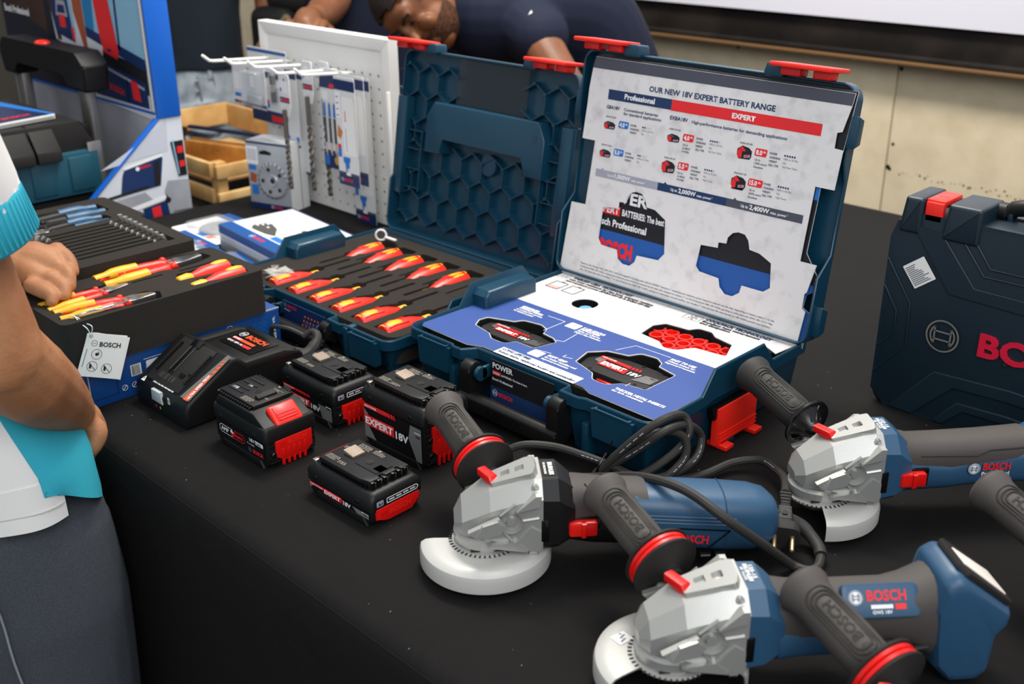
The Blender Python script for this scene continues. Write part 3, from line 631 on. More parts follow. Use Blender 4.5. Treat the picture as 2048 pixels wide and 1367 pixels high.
def battery(label, cx, cy, rz, H, kind, big=1):
    L, W = .122, .078
    t = thing('battery_pack', label, 'battery', (cx, cy, 0), rz, 'black 18 volt batteries on the tablecloth')
    b = MB(); c = H-.022
    spec = [(L-.016, W-.010, .0005), (L-.008, W-.004, .004), (L-.003, W-.003, .010), (L-.004, W-.004, c), (L, W, c+.001), (L, W, H-.009), (L-.004, W-.006, H-.003), (L-.012, W-.014, H)]
    if kind == 'amp': spec = [(L-.016, W-.010, .0005), (L-.008, W-.004, .004), (L-.003, W-.003, .012), (L-.004, W-.004, .036), (L, W, .037), (L, W, .052), (L-.003, W-.003, .055)]
    b.loft(rings_rr(L, spec, .006, 0, 0), BLK)
    if kind == 'amp': b.prism([(-L/2+.004, .052), (L/2-.002, .052), (L/2-.030, H), (-L/2+.012, H), (-L/2+.004, H-.008)], -W/2+.004, W/2-.004, BLK, FR((0, 0, 0), (1, 0, 0), (0, 0, 1)), .002, both=True)
    for s in (-1, 1):                                     # bevelled bottom corners and screws
        b.prism([(-.044, .001), (.052, .001), (.046, .010), (-.040, .010)], 0, .004, BLK, FR((0, s*(W/2-.003), 0), (-s, 0, 0), (0, 0, 1)), .001)
    for x in (-.042, .036): b.cyl((x, -W/2-.001, H-.014 if kind != 'amp' else .042), (x, -W/2+.004, H-.014 if kind != 'amp' else .042), .0032, BLKG, 12, bev=.0008)
    if H > .05:
        for z in ([.018, .04] if H > .07 else [.018]):
            for y in (-W/2+.012, W/2-.012): b.cyl((L/2-.004, y, z), (L/2+.0004, y, z), .0042, BLKG, 12, bev=.001); b.tube([(L/2, y-.006, z-.004), (L/2, y, z-.006), (L/2, y+.006, z-.004)], .0006, BLK, 5)
        for z in [.008+.008*i for i in range(int((H-.026)/.008))]: b.box((L/2-.0018, 0, z), (.002, W-.012, .0012), BLKM)
    b.obj('housing', t, 35)
    # rail block with terminals
    b = MB(); z = H
    if kind == 'amp':
        b.box((-.016, 0, z+.0025), (.078, .056, .006), BLK, .0012); z += .0055
        for s in (-1, 1):
            for i in range(14): b.box((-.052+.0055*i, s*.0305, z-.004), (.0025, .004, .004), BLKG)
        for y in (-.016, -.006, .006, .016): b.box((-.035, y, z), (.03, .0025, .002), BLKG)
        b.box((-.042, -.012, z), (.012, .006, .002), STEEL, .0005); b.box((-.03, .003, z), (.008, .004, .002), STEEL, .0005)
        b.ring(.003, .0045, BLKG, T(0, 0, z), -.008, 0, .0006); b.prism([(-.004, 0), (.006, 0), (.006, .003), (-.001, .0055)], -.014, .014, BLKM, T(.008, 0, z) @ R(math.pi/2, 'X'), .0006)
        b.box((-.056, -.026, H), (.008, .006, .003), STEEL, .001)
    else:
        b.box((.004, 0, z+.003), (.086, .054, .008), BLK, .0015)
        b.prism([(-.044, -.030), (.030, -.030), (.046, -.026), (.046, -.012), (.040, -.012), (.040, -.004), (.046, -.004), (.046, .012), (.040, .012), (.040, .018), (.048, .018), (.048, .030), (-.044, .030)], z+.005, z+.010, BLK, I4, .0008)
        z += .010
        for s in (-1, 1):
            for i in range(15): b.box((-.04+.0058*i, s*.0285, z-.007), (.0016, .004, .005), BLKG)
        for y in (-.024, -.015, -.006, .006, .015, .024): b.box((.044, y, z-.005), (.010, .005, .008), BLKG, .0006); b.box((.0465, y+.0028, z-.005), (.006, .0008, .005), STEEL)
        b.prism([(.0, -.011), (.038, -.011), (.038, -.006), (.026, -.006), (.026, .006), (.038, .006), (.038, .014), (.0, .014)], 0, .0008, BLKG, T(0, 0, z))
        b.ring(.003, .005, BLKM, T(0, 0, z), .012, .002, .0012); b.disc(.012, .002, .003, GRAD if 0 else BLKM, T(0, 0, z), .0014)
        b.box((-.050, -.030, H+.002), (.007, .007, .006), STEEL, .001); b.box((-.044, -.022, H+.004), (.012, .004, .008), BLKG, .001)
    tb = b.obj('terminal_block', t, 35)
    if kind != 'amp':
        b = MB(); b.prism([(-.010, 0), (.008, 0), (.008, .0022), (-.010, .0052)], -.009, .009, TAN, T(-.018, .003, z) @ R(math.pi/2, 'X'), .0005); b.obj('contact_plate', tb)
    b = MB(); M = T(0, 0, z+.0003)
    for (x0, y0, n, w) in (((-.040, -.024, 5, .020), (-.018, -.024, 3, .016), (-.03, .016, 5, .022), (-.004, .018, 4, .020), (-.040, .004, 3, .012)) if kind != 'amp' else ((-.01, -.026, 5, .022), (-.002, .012, 5, .02), (.01, -.006, 2, .010))):
        for k in range(n):
            xx = x0
            while xx < x0+w*random.uniform(.7, 1):
                q = random.uniform(.0008, .0035); b.rect(xx, y0+.0019*k, xx+q, y0+.0019*k+.0011, DOTS, M, .0002); xx += q+.0009
    b.poly([(-.002, .0275), (.004, .0275), (.001, .0235)], DOTS, M, .0003)
    b.obj('printed_text', tb, 60)
    # side label
    b = MB(); M = FR((0, -W/2+.0012, 0), (1, 0, 0), (0, 0, 1))
    if kind == 'amp':
        b.rect(-L/2+.006, .010, L/2-.006, .035, LBL, M, .0004)
        b.line([(-.018, .0195), (-.042, .0195), (-.046, .022), (-.046, .028), (-.042, .0305), (-.020, .0305)], .0008, WHT, M, .0012); b.text('AMP', -.043, .0225, .018, WHT, M, .0055, .03, 0, .0012)
        b.line([(-.018, .0195), (.008, .0195), (.011, .0215), (.011, .0245), (.0125, .0245), (.0125, .0265), (.011, .0265), (.011, .0285), (.008, .0305), (-.012, .0305)], .0008, PRED, M, .0012); b.text('Share', -.014, .0225, .021, PRED, M, .0055, .03, 0, .0012)
        b.poly([(-.021, .027), (-.017, .032), (-.015, .028), (-.012, .027), (-.017, .0235)], WHT, M, .0014); b.poly([(-.02, .026), (-.016, .018), (-.013, .022), (-.014, .0255)], PRED, M, .0015)
        b.text('18V', .024, .0295, .011, WHT, M, .0048, .02, 0, .0012); b.rect(.036, .029, .054, .0345, WHT, M, .001); b.text('5.5Ah', .037, .0298, .012, PBLK, M, .0035, .02, 0, .0014)
        b.text('ProCORE', .018, .0245, .016, WHT, M, .002, 0, 0, .0012); b.emblem(.0036, GRAD, M, .023, .0175, .0012); b.text('BOSCH', .030, .0152, .022, PRED, M, .0048, .05, 0, .0012)
    else:
        z0, z1 = (.010, c-.001); h = z1-z0
        b.rect(-L/2+.006, z0, L/2-.006, z1, LBL, M, .0004)
        b.poly([(-L/2+.006, z0+(h*.35 if h > .03 else 0)), (-L/2+.006, z1), (-L/2+.026, z1-h*.2), (-L/2+.014, z0+h*.5)] if h < .03 else [(-L/2+.006, z0), (-L/2+.006, z1-h*.18), (-L/2+.014, z1-h*.3), (-L/2+.012, z0+h*.4), (-L/2+.028, z0)], GRAD, M, .0007)
        b.poly([(L/2-.030, z0+h*.55), (L/2-.026, z1-.002), (L/2-.006, z1-.002), (L/2-.006, z0), (L/2-.016, z0)] if h > .03 else [(L/2-.036, z1-h*.25), (L/2-.006, z1-h*.25), (L/2-.006, z0), (L/2-.028, z0)], GRAD, M, .0007)
        rh = .0062 if h > .03 else .0038; zt = z1-(0 if h > .03 else 0)
        b.rect(-L/2+.006, zt-rh, -L/2+.052, zt, PRED, M, .0009); b.text('HIGH POWER', -L/2+.008, zt-rh*.75, .024, WHT, M, rh*.42, .03, 0, .0013)
        for i, (a, w) in enumerate(((.0535, .0055), (.0605, .004), (.066, .0025))): b.rect(-L/2+a, zt-rh, -L/2+a+w, zt, PRED, M, .0009, -.35)
        if h > .04: ex, ey, ew, eh = -.054, z0+h*.36, .058, .0150
        elif h > .022: ex, ey, ew, eh = -.044, z0+h*.25, .050, .0105
        else: ex, ey, ew, eh = -.028, z0+h*.12, .034, .0075
        b.rect(ex, ey, ex+ew, ey+eh, PRED, M, .0011, 0); b.text('EXPERT', ex+.002, ey+eh*.2, ew-.004, WHT, M, eh*.62, .038, 0, .0016)
        b.text('18V', ex+ew+.003, ey+eh*.08, ew*.42, WHT, M, eh*.66, .035, 0, .0014)
        b.text({'big': '15Ah', 'mid': '8Ah', 'flat': '4Ah'}[kind], L/2-.016, z1-(h*.32 if h > .02 else h*.55), .008, PBLK, M, .003, .03, 0, .0012)
        b.rect(L/2-.018, z1-(h*.2 if h > .02 else h*.36), L/2-.006, z1-(h*.2 if h > .02 else h*.36)+.0012, WHT, M, .0012)
    b.obj('label_plate', t, 60)
    # red end panel, gauge, button
    b = MB(); E = FR((L/2-.002, 0, 0), (0, 1, 0), (0, 0, 1))
    if kind == 'flat': panel_bosch(b, E @ T(0, .0125, 0), .064, .019, False)
    else:
        ph = c-.004 if kind != 'amp' else .036
        panel_bosch(b, E @ T(.002, ph*.52, 0), .054, ph, True)
    b.obj('end_panel', t, 35)
    if kind != 'amp':
        b = MB(); zz = H-.0125; b.poly(rrect(.010, .007, .001, 2, -.026, zz), PGRY, E, .0024); b.poly([(-.029, zz-.002), (-.027, zz+.002), (-.025, zz-.002)], PBLK, E, .0027); b.poly([(-.025, zz-.002), (-.0225, zz+.002), (-.0225, zz-.002)], PBLK, E, .0027)
        if kind != 'big':
            b.line([(-.016, zz-.003), (.028, zz-.003), (.031, zz), (.028, zz+.003), (-.016, zz+.003), (-.016, zz-.003)], .0011, WHT, E, .0026)
            for i in range(4): b.rect(-.013+.0105*i, zz-.0008, -.005+.0105*i, zz+.0008, WHT, E, .0026)
        b.obj('charge_gauge', t, 60)
    b = MB()
    if kind == 'amp':
        M = T(L/2-.016, .002, .0605) @ R(math.radians(38), 'Y'); b.box((0, 0, 0), (.030, .040, .010), REDL, .004, M, 3)
        b.box((-.001, 0, .005), (.020, .030, .002), RED, .0009, M)
        for i in range(3): b.box((.000+.004*i, 0, .0062), (.0014, .026, .0012), REDL, 0, M)
    else: b.prism([(-L/2-.0012, H-.018), (-L/2+.006, H-.001), (-L/2+.004, H+.0012), (-L/2-.003, H-.016)], -.024, .022, REDL, FR((0, 0, 0), (1, 0, 0), (0, 0, 1)), .0006, both=True)
    b.obj('release_button', t, 35)
    return t
battery('black battery with a big red release button on its front end, nearest the charger', .020, -.2555, 0, .068, 'amp')
battery('flat black battery nearest the table edge, lowest of the four', .2145, -.2475, math.radians(1), .041, 'flat')
battery('tallest black battery with large red and white label, beside a grinder handle tip', .1615, -.122, math.radians(1), .082, 'big')
battery('middle height black battery behind the red buttoned one, near the screwdriver case', -.0065, -.133, 0, .058, 'mid')
# charger
t = thing('battery_charger', 'black wedge shaped battery charger with orange stripe beside the blue box', 'charger', (-.155, -.31, 0), math.radians(1))
b = MB(); w = .067
side = [(.002, .004), (.006, 0), (.19, 0), (.196, .006), (.196, .05), (.186, .062), (.105, .064), (.086, .078), (.078, .080), (.004, .036), (0, .028)]
def wedge(y0, pts, wd, off): return [[(off+s*wd, p[0], p[1]) for p in pts] for s in (-1, 1)]
b.prism([(0, 0), (.105, 0), (.105, .062), (.088, .078), (.078, .080), (.006, .037), (0, .028)], -w, w, BLK, FR((0, 0, 0), (0, 1, 0), (0, 0, 1)), .006, 3, both=True)
b.prism([(.10, 0), (.196, 0), (.200, .02), (.198, .048), (.186, .060), (.10, .060)], -w+.008, w-.006, BLK, FR((0, 0, 0), (0, 1, 0), (0, 0, 1)), .004, 3, both=True)
for s, o in ((-1, -.056), (1, .056)): b.prism([(.09, .055), (.09, .066), (.165, .064), (.19, .056), (.192, .05)], -.010, .007, BLKM, FR((o, 0, 0), (0, 1, 0), (0, 0, 1)), .003, 2, both=True)
b.obj('housing', t, 35)
SM = FR((-w, .0055, .0368), (1, 0, 0), (0, .078-.006, .080-.037)) @ T(0, 0, .0004)   # sloped docking face, x 0..134 mm, y 0..85 mm
b = MB(); b.box((.060, .044, -.001), (.084, .078, .006), BLKM, .002, SM)
for x in (.028, .100): 
    for i in range(15): b.box((x, .022+.0036*i, .003), (.0045, .0016, .003), BLKG, 0, SM)
b.box((.0565, .052, .0022), (.010, .052, .002), BLKG, .0004, SM); b.line([(.051, .03), (.051, .076)], .0006, GRAD, SM, .0034); b.line([(.062, .03), (.062, .076)], .0006, GRAD, SM, .0034)
b.box((.0565, .080, .0022), (.022, .012, .003), BLKG, .0008, SM)
for i, x in enumerate((.046, .050, .061, .072, .078)): b.box((x, .018, .0045), (.0009, .009, .004), STEEL, 0, SM)
b.box((.083, .03, .0022), (.010, .006, .003), BLKG, 0, SM); b.box((.094, .036, .003), (.004, .003, .002), BLKG, 0, SM)
b.obj('docking_face', t)
b = MB(); b.poly([(.110, .004), (.132, .004), (.133, .086), (.124, .086)], mat('grey satin strip', '#77736d', .4, .3), SM, .0012)
ORG = mat('orange stripe', '#f0562a', .4)
b.poly([(.119, .003), (.1295, .003), (.1315, .050), (.126, .050)], ORG, SM, .0016)
for a, c_ in ((.052, .058), (.060, .065), (.067, .071), (.073, .0755)): b.poly([(.126, a), (.1315, a+.002), (.1318, c_+.002), (.1265, c_)], ORG, SM, .0016)
b.text('ULTRA SPEED TECH', .0, -.0025, .042, WHT, SM @ T(.1275, .006, .0016) @ R(math.pi/2+.02), .0048, .03, 0, .0005)
b.obj('side_stripe', t, 60)
b = MB(); b.text('ACTIVE AIR COOLING', .040, .004, .052, WHT, SM, .0058, .05, .1, .0013); b.poly([(.015, -.002), (.024, -.002), (.0195, .008)], WHT, SM, .0013); b.poly([(.0185, .0005), (.0205, .0005), (.0195, .005)], PBLK, SM, .0016)
FMx = FR((-w, -.0003, 0), (1, 0, 0), (0, 0, 1))
b.poly(rrect(.006, .010, .001, 2, .094, .031), WHT, FMx, .0006); b.ring(.0012, .002, PBLK, FMx, .094, .031, .0009, 10)
b.disc(.057, .012, .0022, PRED, FMx, .0006, 8); b.disc(.068, .012, .0022, PGREEN, FMx, .0006, 8)
b.obj('printed_text', t, 60)
b = MB(); b.prism([(.048, .019), (.076, .019), (.073, .036), (.050, .036)], -.003, .0016, mat('frosted light window', '#b9bdc2', .35), FMx, .0008); b.obj('status_light', t)
b = MB(); TM = FR((-.04, .125, .0612), (1, 0, 0), (0, 1, 0)); b.rect(-.002, .0, .076, .05, BLKG, TM, 0)
b.emblem(.0068, WHT, TM, .008, .036, .0006); b.text('BOSCH', .020, .030, .046, ORG, TM, .010, .038, 0, .0006); b.rect(.004, .018, .026, .024, PRED, TM, .0005); b.rect(.026, .018, .056, .024, ORG, TM, .0005); b.text('EXPERT', .005, .0193, .02, WHT, TM, .0035, .03, 0, .0009); b.text('GAX 18V-16', .004, .009, .036, WHT, TM, .0045, .02, 0, .0006); b.rect(.041, .008, .060, .014, PRED, TM, .0005)
b.obj('name_plate', t, 60)
b = MB(); b.tube([(.045, .19, .035), (.05, .215, .04), (.046, .235, .055), (.030, .238, .06), (.020, .228, .052)], [.010, .009, .0065, .005, .0045], RUB, 10, I4, 4)
b.tube([(.022, .23, .053), (.0, .215, .064), (-.03, .208, .058), (-.035, .216, .03), (-.01, .235, .02), (.03, .262, .015), (.055, .272, .006), (.06, .268, .005)], .0035, RUB, 8, I4, 5)
b.obj('power_cord', t)
# ---------------------------------------------------------------- angle grinders (local x along the body from the spindle, z up)
def sect(x, ry, rz, zc, p=2.6, n=24, yc=0):
    out = []
    for i in range(n):
        a = 2*math.pi*i/n; c, s = math.cos(a), math.sin(a)
        out.append((x, yc+ry*math.copysign(abs(c)**(2/p), c), zc+rz*math.copysign(abs(s)**(2/p), s)))
    return out
def body(b, secs, m, n=24): b.loft([sect(*s, n=n) if len(s) > 5 else sect(*s, n=n) for s in secs], m)
def octo(x, w, z0, z1, ct, cb):
    return [(x, -w, z0+cb), (x, -w+cb, z0), (x, w-cb, z0), (x, w, z0+cb), (x, w, z1-ct), (x, w-ct, z1), (x, -w+ct, z1), (x, -w, z1-ct)]
HOLE = mat('dark recess', '#26241f', .7)
def gear_head(t):
    b = MB()
    S = [(-.033, .013, .051, .062, .003, .003), (-.025, .025, .046, .078, .012, .006), (.004, .0345, .043, .098, .015, .006), (.036, .0375, .037, .1105, .017, .005), (.050, .0385, .034, .113, .016, .005), (.058, .0385, .034, .113, .016, .005)]
    b.loft([octo(*s) for s in S], SILV)
    # ribs and pads on the casting
    for s in (-1, 1):
        b.prism([(.030, -.002), (.053, .010), (.056, .010), (.056, -.006), (.036, -.016)], 0, .004, SILV, FR((0, s*.014, .1085), (1, 0, 0), (0, -s, 0)), .001) if 0 else None
        M = FR((0, s*.0375, 0), (s, 0, 0), (0, 0, 1)); q = [(s*x, z) for x, z in ((-.012, .060), (.012, .062), (.018, .070), (.010, .078), (-.006, .074))]
        b.prism(q, -.004, .0012, SILV, M @ R(-s*.14, 'Y') @ T(0, 0, -.006), .0012)
        b.prism([(s*x, z) for x, z in ((.030, .040), (.056, .036), (.056, .060), (.046, .066), (.034, .052))], -.003, .0018, SILV, M, .001)
        for P, Q in (((.014, .066), (.026, .050)), ((.014, .080), (.03, .094)), ((.036, .073), (.054, .076))):
            b.tube([(P[0], s*.0372, P[1]), (Q[0], s*.0385, Q[1])], .0018, SILV, 6)
        Mh = FR((0, s*.0355, 0), (s, 0, 0), (0, 0, 1))
        b.prism([(s*x, z) for x, z in ((-.020, .066), (.012, .0795), (.020, .0715), (.012, .0655), (-.012, .058))], -.006, .0016, SILV, Mh @ T(0, 0, -.003) @ R(-s*.10, 'Y'), .0012)
        b.prism([(s*x, z) for x, z in ((.030, .086), (.054, .092), (.056, .104), (.050, .104))], -.008, .0030, SILV, Mh, .001)
        b.prism([(s*x, z) for x, z in ((.0, .046), (.030, .050), (.042, .040), (.042, .037), (.006, .043))], -.006, .0030, SILV, Mh, .001)
        b.lathe([(.012, -.006), (.0085, .003), (.0078, .0045), (.0052, .0045), (.0046, .002), (.0046, -.004), (.0001, -.004)], SILV, 24, FR((.025, s*.0365, .073), (s, 0, 0), (0, 0, 1)), caps=False)
        b.disc(0, 0, .0046, HOLE, FR((.025, s*.0365, .073), (s, 0, 0), (0, 0, 1)), .0005, 16)
        b.cyl((.046, s*.026, .098), (.052, s*.028, .108), .0042, SILV, 12); b.cyl((.0515, s*.0278, .1072), (.0523, s*.0282, .1086), .0026, STEEL, 8)
        b.cyl((.044, s*.033, .032), (.052, s*.033, .032), .004, STEEL, 10)
    TM = FR((.022, 0, .1045), (1, 0, .4), (0, 1, 0))        # raised frame with two windows on top
    b.plate(fillet([(-.016, -.010), (.030, -.022), (.034, -.010), (.034, .012), (.024, .016), (-.016, .014)], .003, 3), [rrect(.010, .010, .001, 2, .001, 0), rrect(.010, .010, .001, 2, .017, -.002)], -.004, .0042, SILV, TM)
    for x in (.001, .017): b.poly(rrect(.010, .010, .001, 2, x, 0 if x < .01 else -.002), HOLE, TM, -.0012)
    b.lathe([(.034, .036), (.034, .044), (.030, .047)], SILV, 32); b.lathe([(.026, .026), (.027, .036), (.034, .037)], SILV, 32)
    b.obj('gear_head', t, 9)
    b = MB(); b.prism([(-.012, -.005), (.012, -.006), (.015, .0), (.012, .004), (-.012, .003)], -.0055, .0055, RED, T(.003, .008, .1035) @ R(math.radians(-62)) @ R(math.pi/2, 'X'), .002, 2, both=True); b.obj('spindle_lock', t)
def guard(t, a0, a1, cut=0):
    b = MB(); a0, a1 = math.radians(a0), math.radians(a1); R0 = .0705
    pr = [(.030, .0305), (.056, .0305), (.064, .0295), (.0690, .026), (R0, .021), (R0, .008), (.0675, .0055), (.0672, .0065), (.0690, .009), (.0690, .020), (.0675, .0245), (.0630, .0278), (.056, .0288), (.030, .0288)]
    b.lathe(pr+[pr[0]], GUARD, 48, I4, a0, a1, caps=False)
    for a in (a0, a1):
        M = FR((0, 0, 0), (math.cos(a), math.sin(a), 0), (0, 0, 1)); b.poly(pr, GUARD, M); b.poly(pr[::-1], GUARD, M)
    b.lathe([(.027, .0290), (.036, .0290), (.036, .0312), (.027, .0312), (.027, .0290)], GUARD, 40, caps=False)
    b.lathe([(.0295, .030), (.0295, .038), (.0275, .038), (.0275, .030)], GUARD, 36, caps=False)
    n = 46
    for i in range(n):
        a = 2*math.pi*i/n; b.box((0, 0, 0), (.0040, .0014, .0006), HOLE, 0, R(a) @ T(.0375, 0, .0313 if (a0 <= a <= a1 or a0 <= a-2*math.pi <= a1) else .0308))
    b.box((-.012, -.0294, .034), (.010, .001, .003), HOLE); b.box((.012, -.0294, .034), (.010, .001, .003), HOLE)
    o = b.obj('disc_guard', t, 35); return o
def side_handle(t, vib, L=.126, d=(-.39, .89, .22), f=(.010, .040, .082)):
    d = Vector(d).normalized(); M = FR(f, d.cross(Vector((0, 0, 1))).cross(d) if 0 else d.orthogonal(), (0, 0, 1))
    z = d; x = Vector((z.y, -z.x, 0)).normalized(); y = z.cross(x); M = Matrix(((x.x, y.x, z.x, f[0]), (x.y, y.y, z.y, f[1]), (x.z, y.z, z.z, f[2]), (0, 0, 0, 1)))
    hroot = MB()
    if vib:
        hroot.lathe([(.0055, -.014), (.0055, 0), (.0095, .0), (.0095, .006), (.013, .009), (.031, .0135), (.0345, .0155), (.0345, .0175), (.028, .019)], BLKM, 32, M)
        hroot.lathe([(.028, .028), (.0345, .029), (.0345, .0315), (.027, .0345), (.018, .036)], BLKM, 32, M)
        z0 = .034
    else:
        hroot.lathe([(.0055, -.014), (.0055, .002), (.010, .004), (.012, .010), (.0245, .020), (.0305, .020), (.0310, .0225), (.0290, .0245), (.018, .028)], BLKG, 36, M)
        for i in range(11): a = i*2*math.pi/11; hroot.tube([tuple(M @ Vector((r*math.cos(a+r*22), r*math.sin(a+r*22), h))) for r, h in ((.012, .0105), (.016, .0145), (.020, .018), (.0255, .0205))], .0012, BLKG, 6)
        z0 = .026
    g = MB(); Lg = L
    g.lathe([(.0182, z0-.002), (.0195, z0+.004), (.0202, z0+.03), (.0196, z0+.06), (.0192, Lg-.022), (.0205, Lg-.012), (.0238, Lg-.004), (.0232, Lg+.002), (.0185, Lg+.0065), (.009, Lg+.008), (.0001, Lg+.008)], GRUB if vib else RUB, 32, M)
    if vib: hroot = (hroot)
    h = hroot.obj('handle_flange', t, 35); sub = [h]
    if vib:
        r = MB(); r.lathe([(.027, .0185), (.0328, .0192), (.0328, .0223), (.0295, .0235), (.0328, .0247), (.0328, .0280), (.027, .0287)], RED, 32, M); sub.append(r.obj('damping_ring', t, 50))
    # grooves and raised lettering: wrapped on the cylinder facing up and to the right
    def wrap(u, v, rad): a = v/rad+AB; return tuple(M @ Vector((rad*math.cos(a), rad*math.sin(a), u)))
    AB = math.radians(-112)
    zm = (z0+Lg-.016)/2; hl = (Lg-.016-z0)/2
    for k, (a, w) in enumerate(((1, .0135), (.88, .0105), (.77, .0078))):
        P = fillet([(zm-hl*a, -w), (zm+hl*a, -w), (zm+hl*a, w), (zm-hl*a, w)], w*.8, 5); P.append(P[0])
        D = []
        for p, q in zip(P, P[1:]):
            m_ = max(1, int(math.hypot(q[0]-p[0], q[1]-p[1])/.004)); D += [(p[0]+(q[0]-p[0])*i/m_, p[1]+(q[1]-p[1])*i/m_) for i in range(m_)]
        D.append(P[0]); g.tube([wrap(u, v, .0200) for u, v in D], .0009, HOLE, 5)
    V, F, W = text_mesh('BOSCH', .02); k = .042/W
    g.add([wrap(zm-.020+v[0]*k, (v[1]-.34)*k*-1, .0207) for v in V], F, HOLE); 
    em = MB(); em.emblem(.0058, BLKM, I4, 0, 0, 0); g.add([wrap(zm-.031+v[0], v[1], .0207) for v in em.v], em.f, HOLE)
    gg = g.obj('side_handle', t, 35)
    for q in sub: q.parent = gg
def switch(t, x, y, z):
    b = MB(); M = FR((x, y, z), (1, 0, 0), (0, 0, 1)); b.prism(rrect(.030, .017, .003, 3), -.003, .006, RED, M, .002)
    b.prism([(-.002, -.0085), (.003, -.0085), (.003, .0085), (-.002, .0085)], .003, .009, RED, M, .0015)
    for i in range(6): b.box((-.012+.0018*i, 0, .0062), (.0008, .014, .001), REDL, 0, M)
    b.obj('slide_switch', t)
    b = MB(); b.box((-.004, 0, .0), (.048, .022, .004), BLKG, .0015, M @ T(0, 0, -.003)); b.obj('switch_recess', t)
def grinder(label, ox, oy, deg, style, tilt=0, hd=None, full=True):
    t = thing('angle_grinder', label, 'angle grinder', M=T(ox, oy, 0) @ R(math.radians(deg)) @ R(math.radians(tilt), 'Y'))
    gear_head(t)
    if full: guard(t, *{'corded': (176, 364), 'flared': (-28, 208), 'long': (-100, 92)}[style])
    d = MB(); d.lathe([(.0001, .012), (.016, .012), (.020, .016), (.020, .024), (.012, .026)], STEEL, 24); d.obj('spindle_flange', t)
    side_handle(t, style != 'long', d=hd or (-.39, .89, .22))
    col = BLK if style == 'corded' else GBLUE
    b = MB(); b.loft([octo(*s) for s in [(.058, .0375, .034, .111, .016, .006), (.075, .0375, .035, .111, .017, .008), (.084, .035, .038, .104, .018, .010), (.092, .031, .040, .096, .016, .010)]], col)
    for s in (-1, 1): b.box((.060, s*.0375, .060), (.008, .003, .026), BLKG, .001)
    LMx = FR((.0595, -.006, .1112), (0, -.76, -.0), (1, 0, 0))
    if style == 'corded':
        b.rect(0, .001, .026, .015, BLKG, FR((.0595, .012, .1114), (0, -1, 0), (1, 0, 0)), 0)
        b.text('BRUSHLESS', 0, .0075, .026, WHT, FR((.0595, .013, .1114), (0, -1, 0), (1, 0, 0)), .0045, .04)
        b.text('150 BRUSHLESS', .0, .0025, .024, WHT, FR((.0595, .013, .1114), (0, -1, 0), (1, 0, 0)), .0022, .03)
        SMx = FR((.0595, -.0215, .1112), (0, -.72, -.70), (1, 0, 0))
        for x0, w in ((.001, .004), (.006, .004), (.011, .004)): b.rect(x0, .003, x0+w, .011, WHT, SMx, .0006) if x0 > .1 else None
    else:
        M2 = FR((.0595, .016, .1114), (0, -1, 0), (1, 0, 0)); b.text('125-15', .002, .009, .020, WHT, M2, .0035, .03); b.text('BRUSHLESS', 0, .0045, .026, WHT, M2, .0035, .04); b.text('18V  X-LOCK', .004, .0008, .02, WHT, M2, .0028, .03)
        b.prism([(-.014, -.009), (.014, -.009), (.017, .009), (-.017, .009)], 0, .002, BLKG, FR((.0585, 0, .1135), (0, -1, 0), (1, 0, 0)), .0005) if 0 else None
    b.obj('motor_collar', t, 30)
    if style == 'corded':
        b = MB(); body(b, [(.090, .030, .029, .070), (.100, .029, .029, .069), (.125, .0285, .028, .066), (.155, .0295, .029, .0625), (.170, .031, .030, .060)], GRUB)
        for x in (.104, .116, .130): b.tube([(x, -.010, .097-.08*(x-.104)), (x+.006, -.02, .091-.08*(x-.104)), (x+.002, -.0275, .080-.08*(x-.104)), (x+.012, -.0295, .070-.08*(x-.104))], .0009, BLKM, 5)
        b.obj('soft_grip', t)
        b = MB(); body(b, [(.086, .031, .020, .056, 3), (.110, .0305, .022, .052, 3), (.150, .0305, .024, .050, 3), (.176, .032, .026, .050, 3)], BLK); b.obj('lower_body', t)
        switch(t, .100, -.0312, .058)
        b = MB(); body(b, [(.150, .0300, .0285, .060, 2.8), (.156, .0325, .031, .058, 3), (.20, .0335, .0335, .052, 3), (.25, .0335, .0345, .046, 3), (.285, .0325, .033, .043, 3), (.302, .029, .029, .042, 2.8), (.312, .020, .020, .042, 2.5), (.315, .010, .010, .042, 2.2)], GBLUE)
        b.tube([sect(.252, .0340, .0350, .046, 3)[i] for i in range(0, 13)]+[sect(.252, .0340, .0350, .046, 3)[i] for i in range(13, 24)], .0006, GBLUE, 5)
        for z in (.062, .066, .070): b.tube([(.165, -.0322, z-.001), (.22, -.0333, z-.006), (.262, -.0333, z-.010)], .0008, GBLUE, 5)
        NM = FR((.192, -.0338, .027), (1, 0, -.1), (0, 0, 1)); b.line([(-.004, .002), (-.004, .026), (.062, .026), (.040, .002)], .0016, BLKG, NM, .0006)
        b.text('BOSCH', .004, .0095, .036, PRED, NM, .0095, .035, 0, .0012)
        for i in range(3):
            b.box((.215+.016*i, -.0325, .018), (.013, .006, .007), BLKG, .001); b.box((.215+.016*i, -.0345, .0185), (.010, .003, .002), TAN)
        b.obj('motor_housing', t)
    elif style == 'long':
        b = MB(); body(b, [(.088, .030, .028, .072), (.100, .026, .025, .072), (.130, .0255, .024, .073), (.180, .026, .024, .074), (.220, .0265, .025, .075), (.232, .0265, .026, .075)], GRUB)
        b.tube([(.105, -.0245, .083), (.17, -.0255, .081), (.183, -.0258, .088), (.225, -.0262, .090)], .0008, BLKM, 5); b.obj('soft_grip', t)
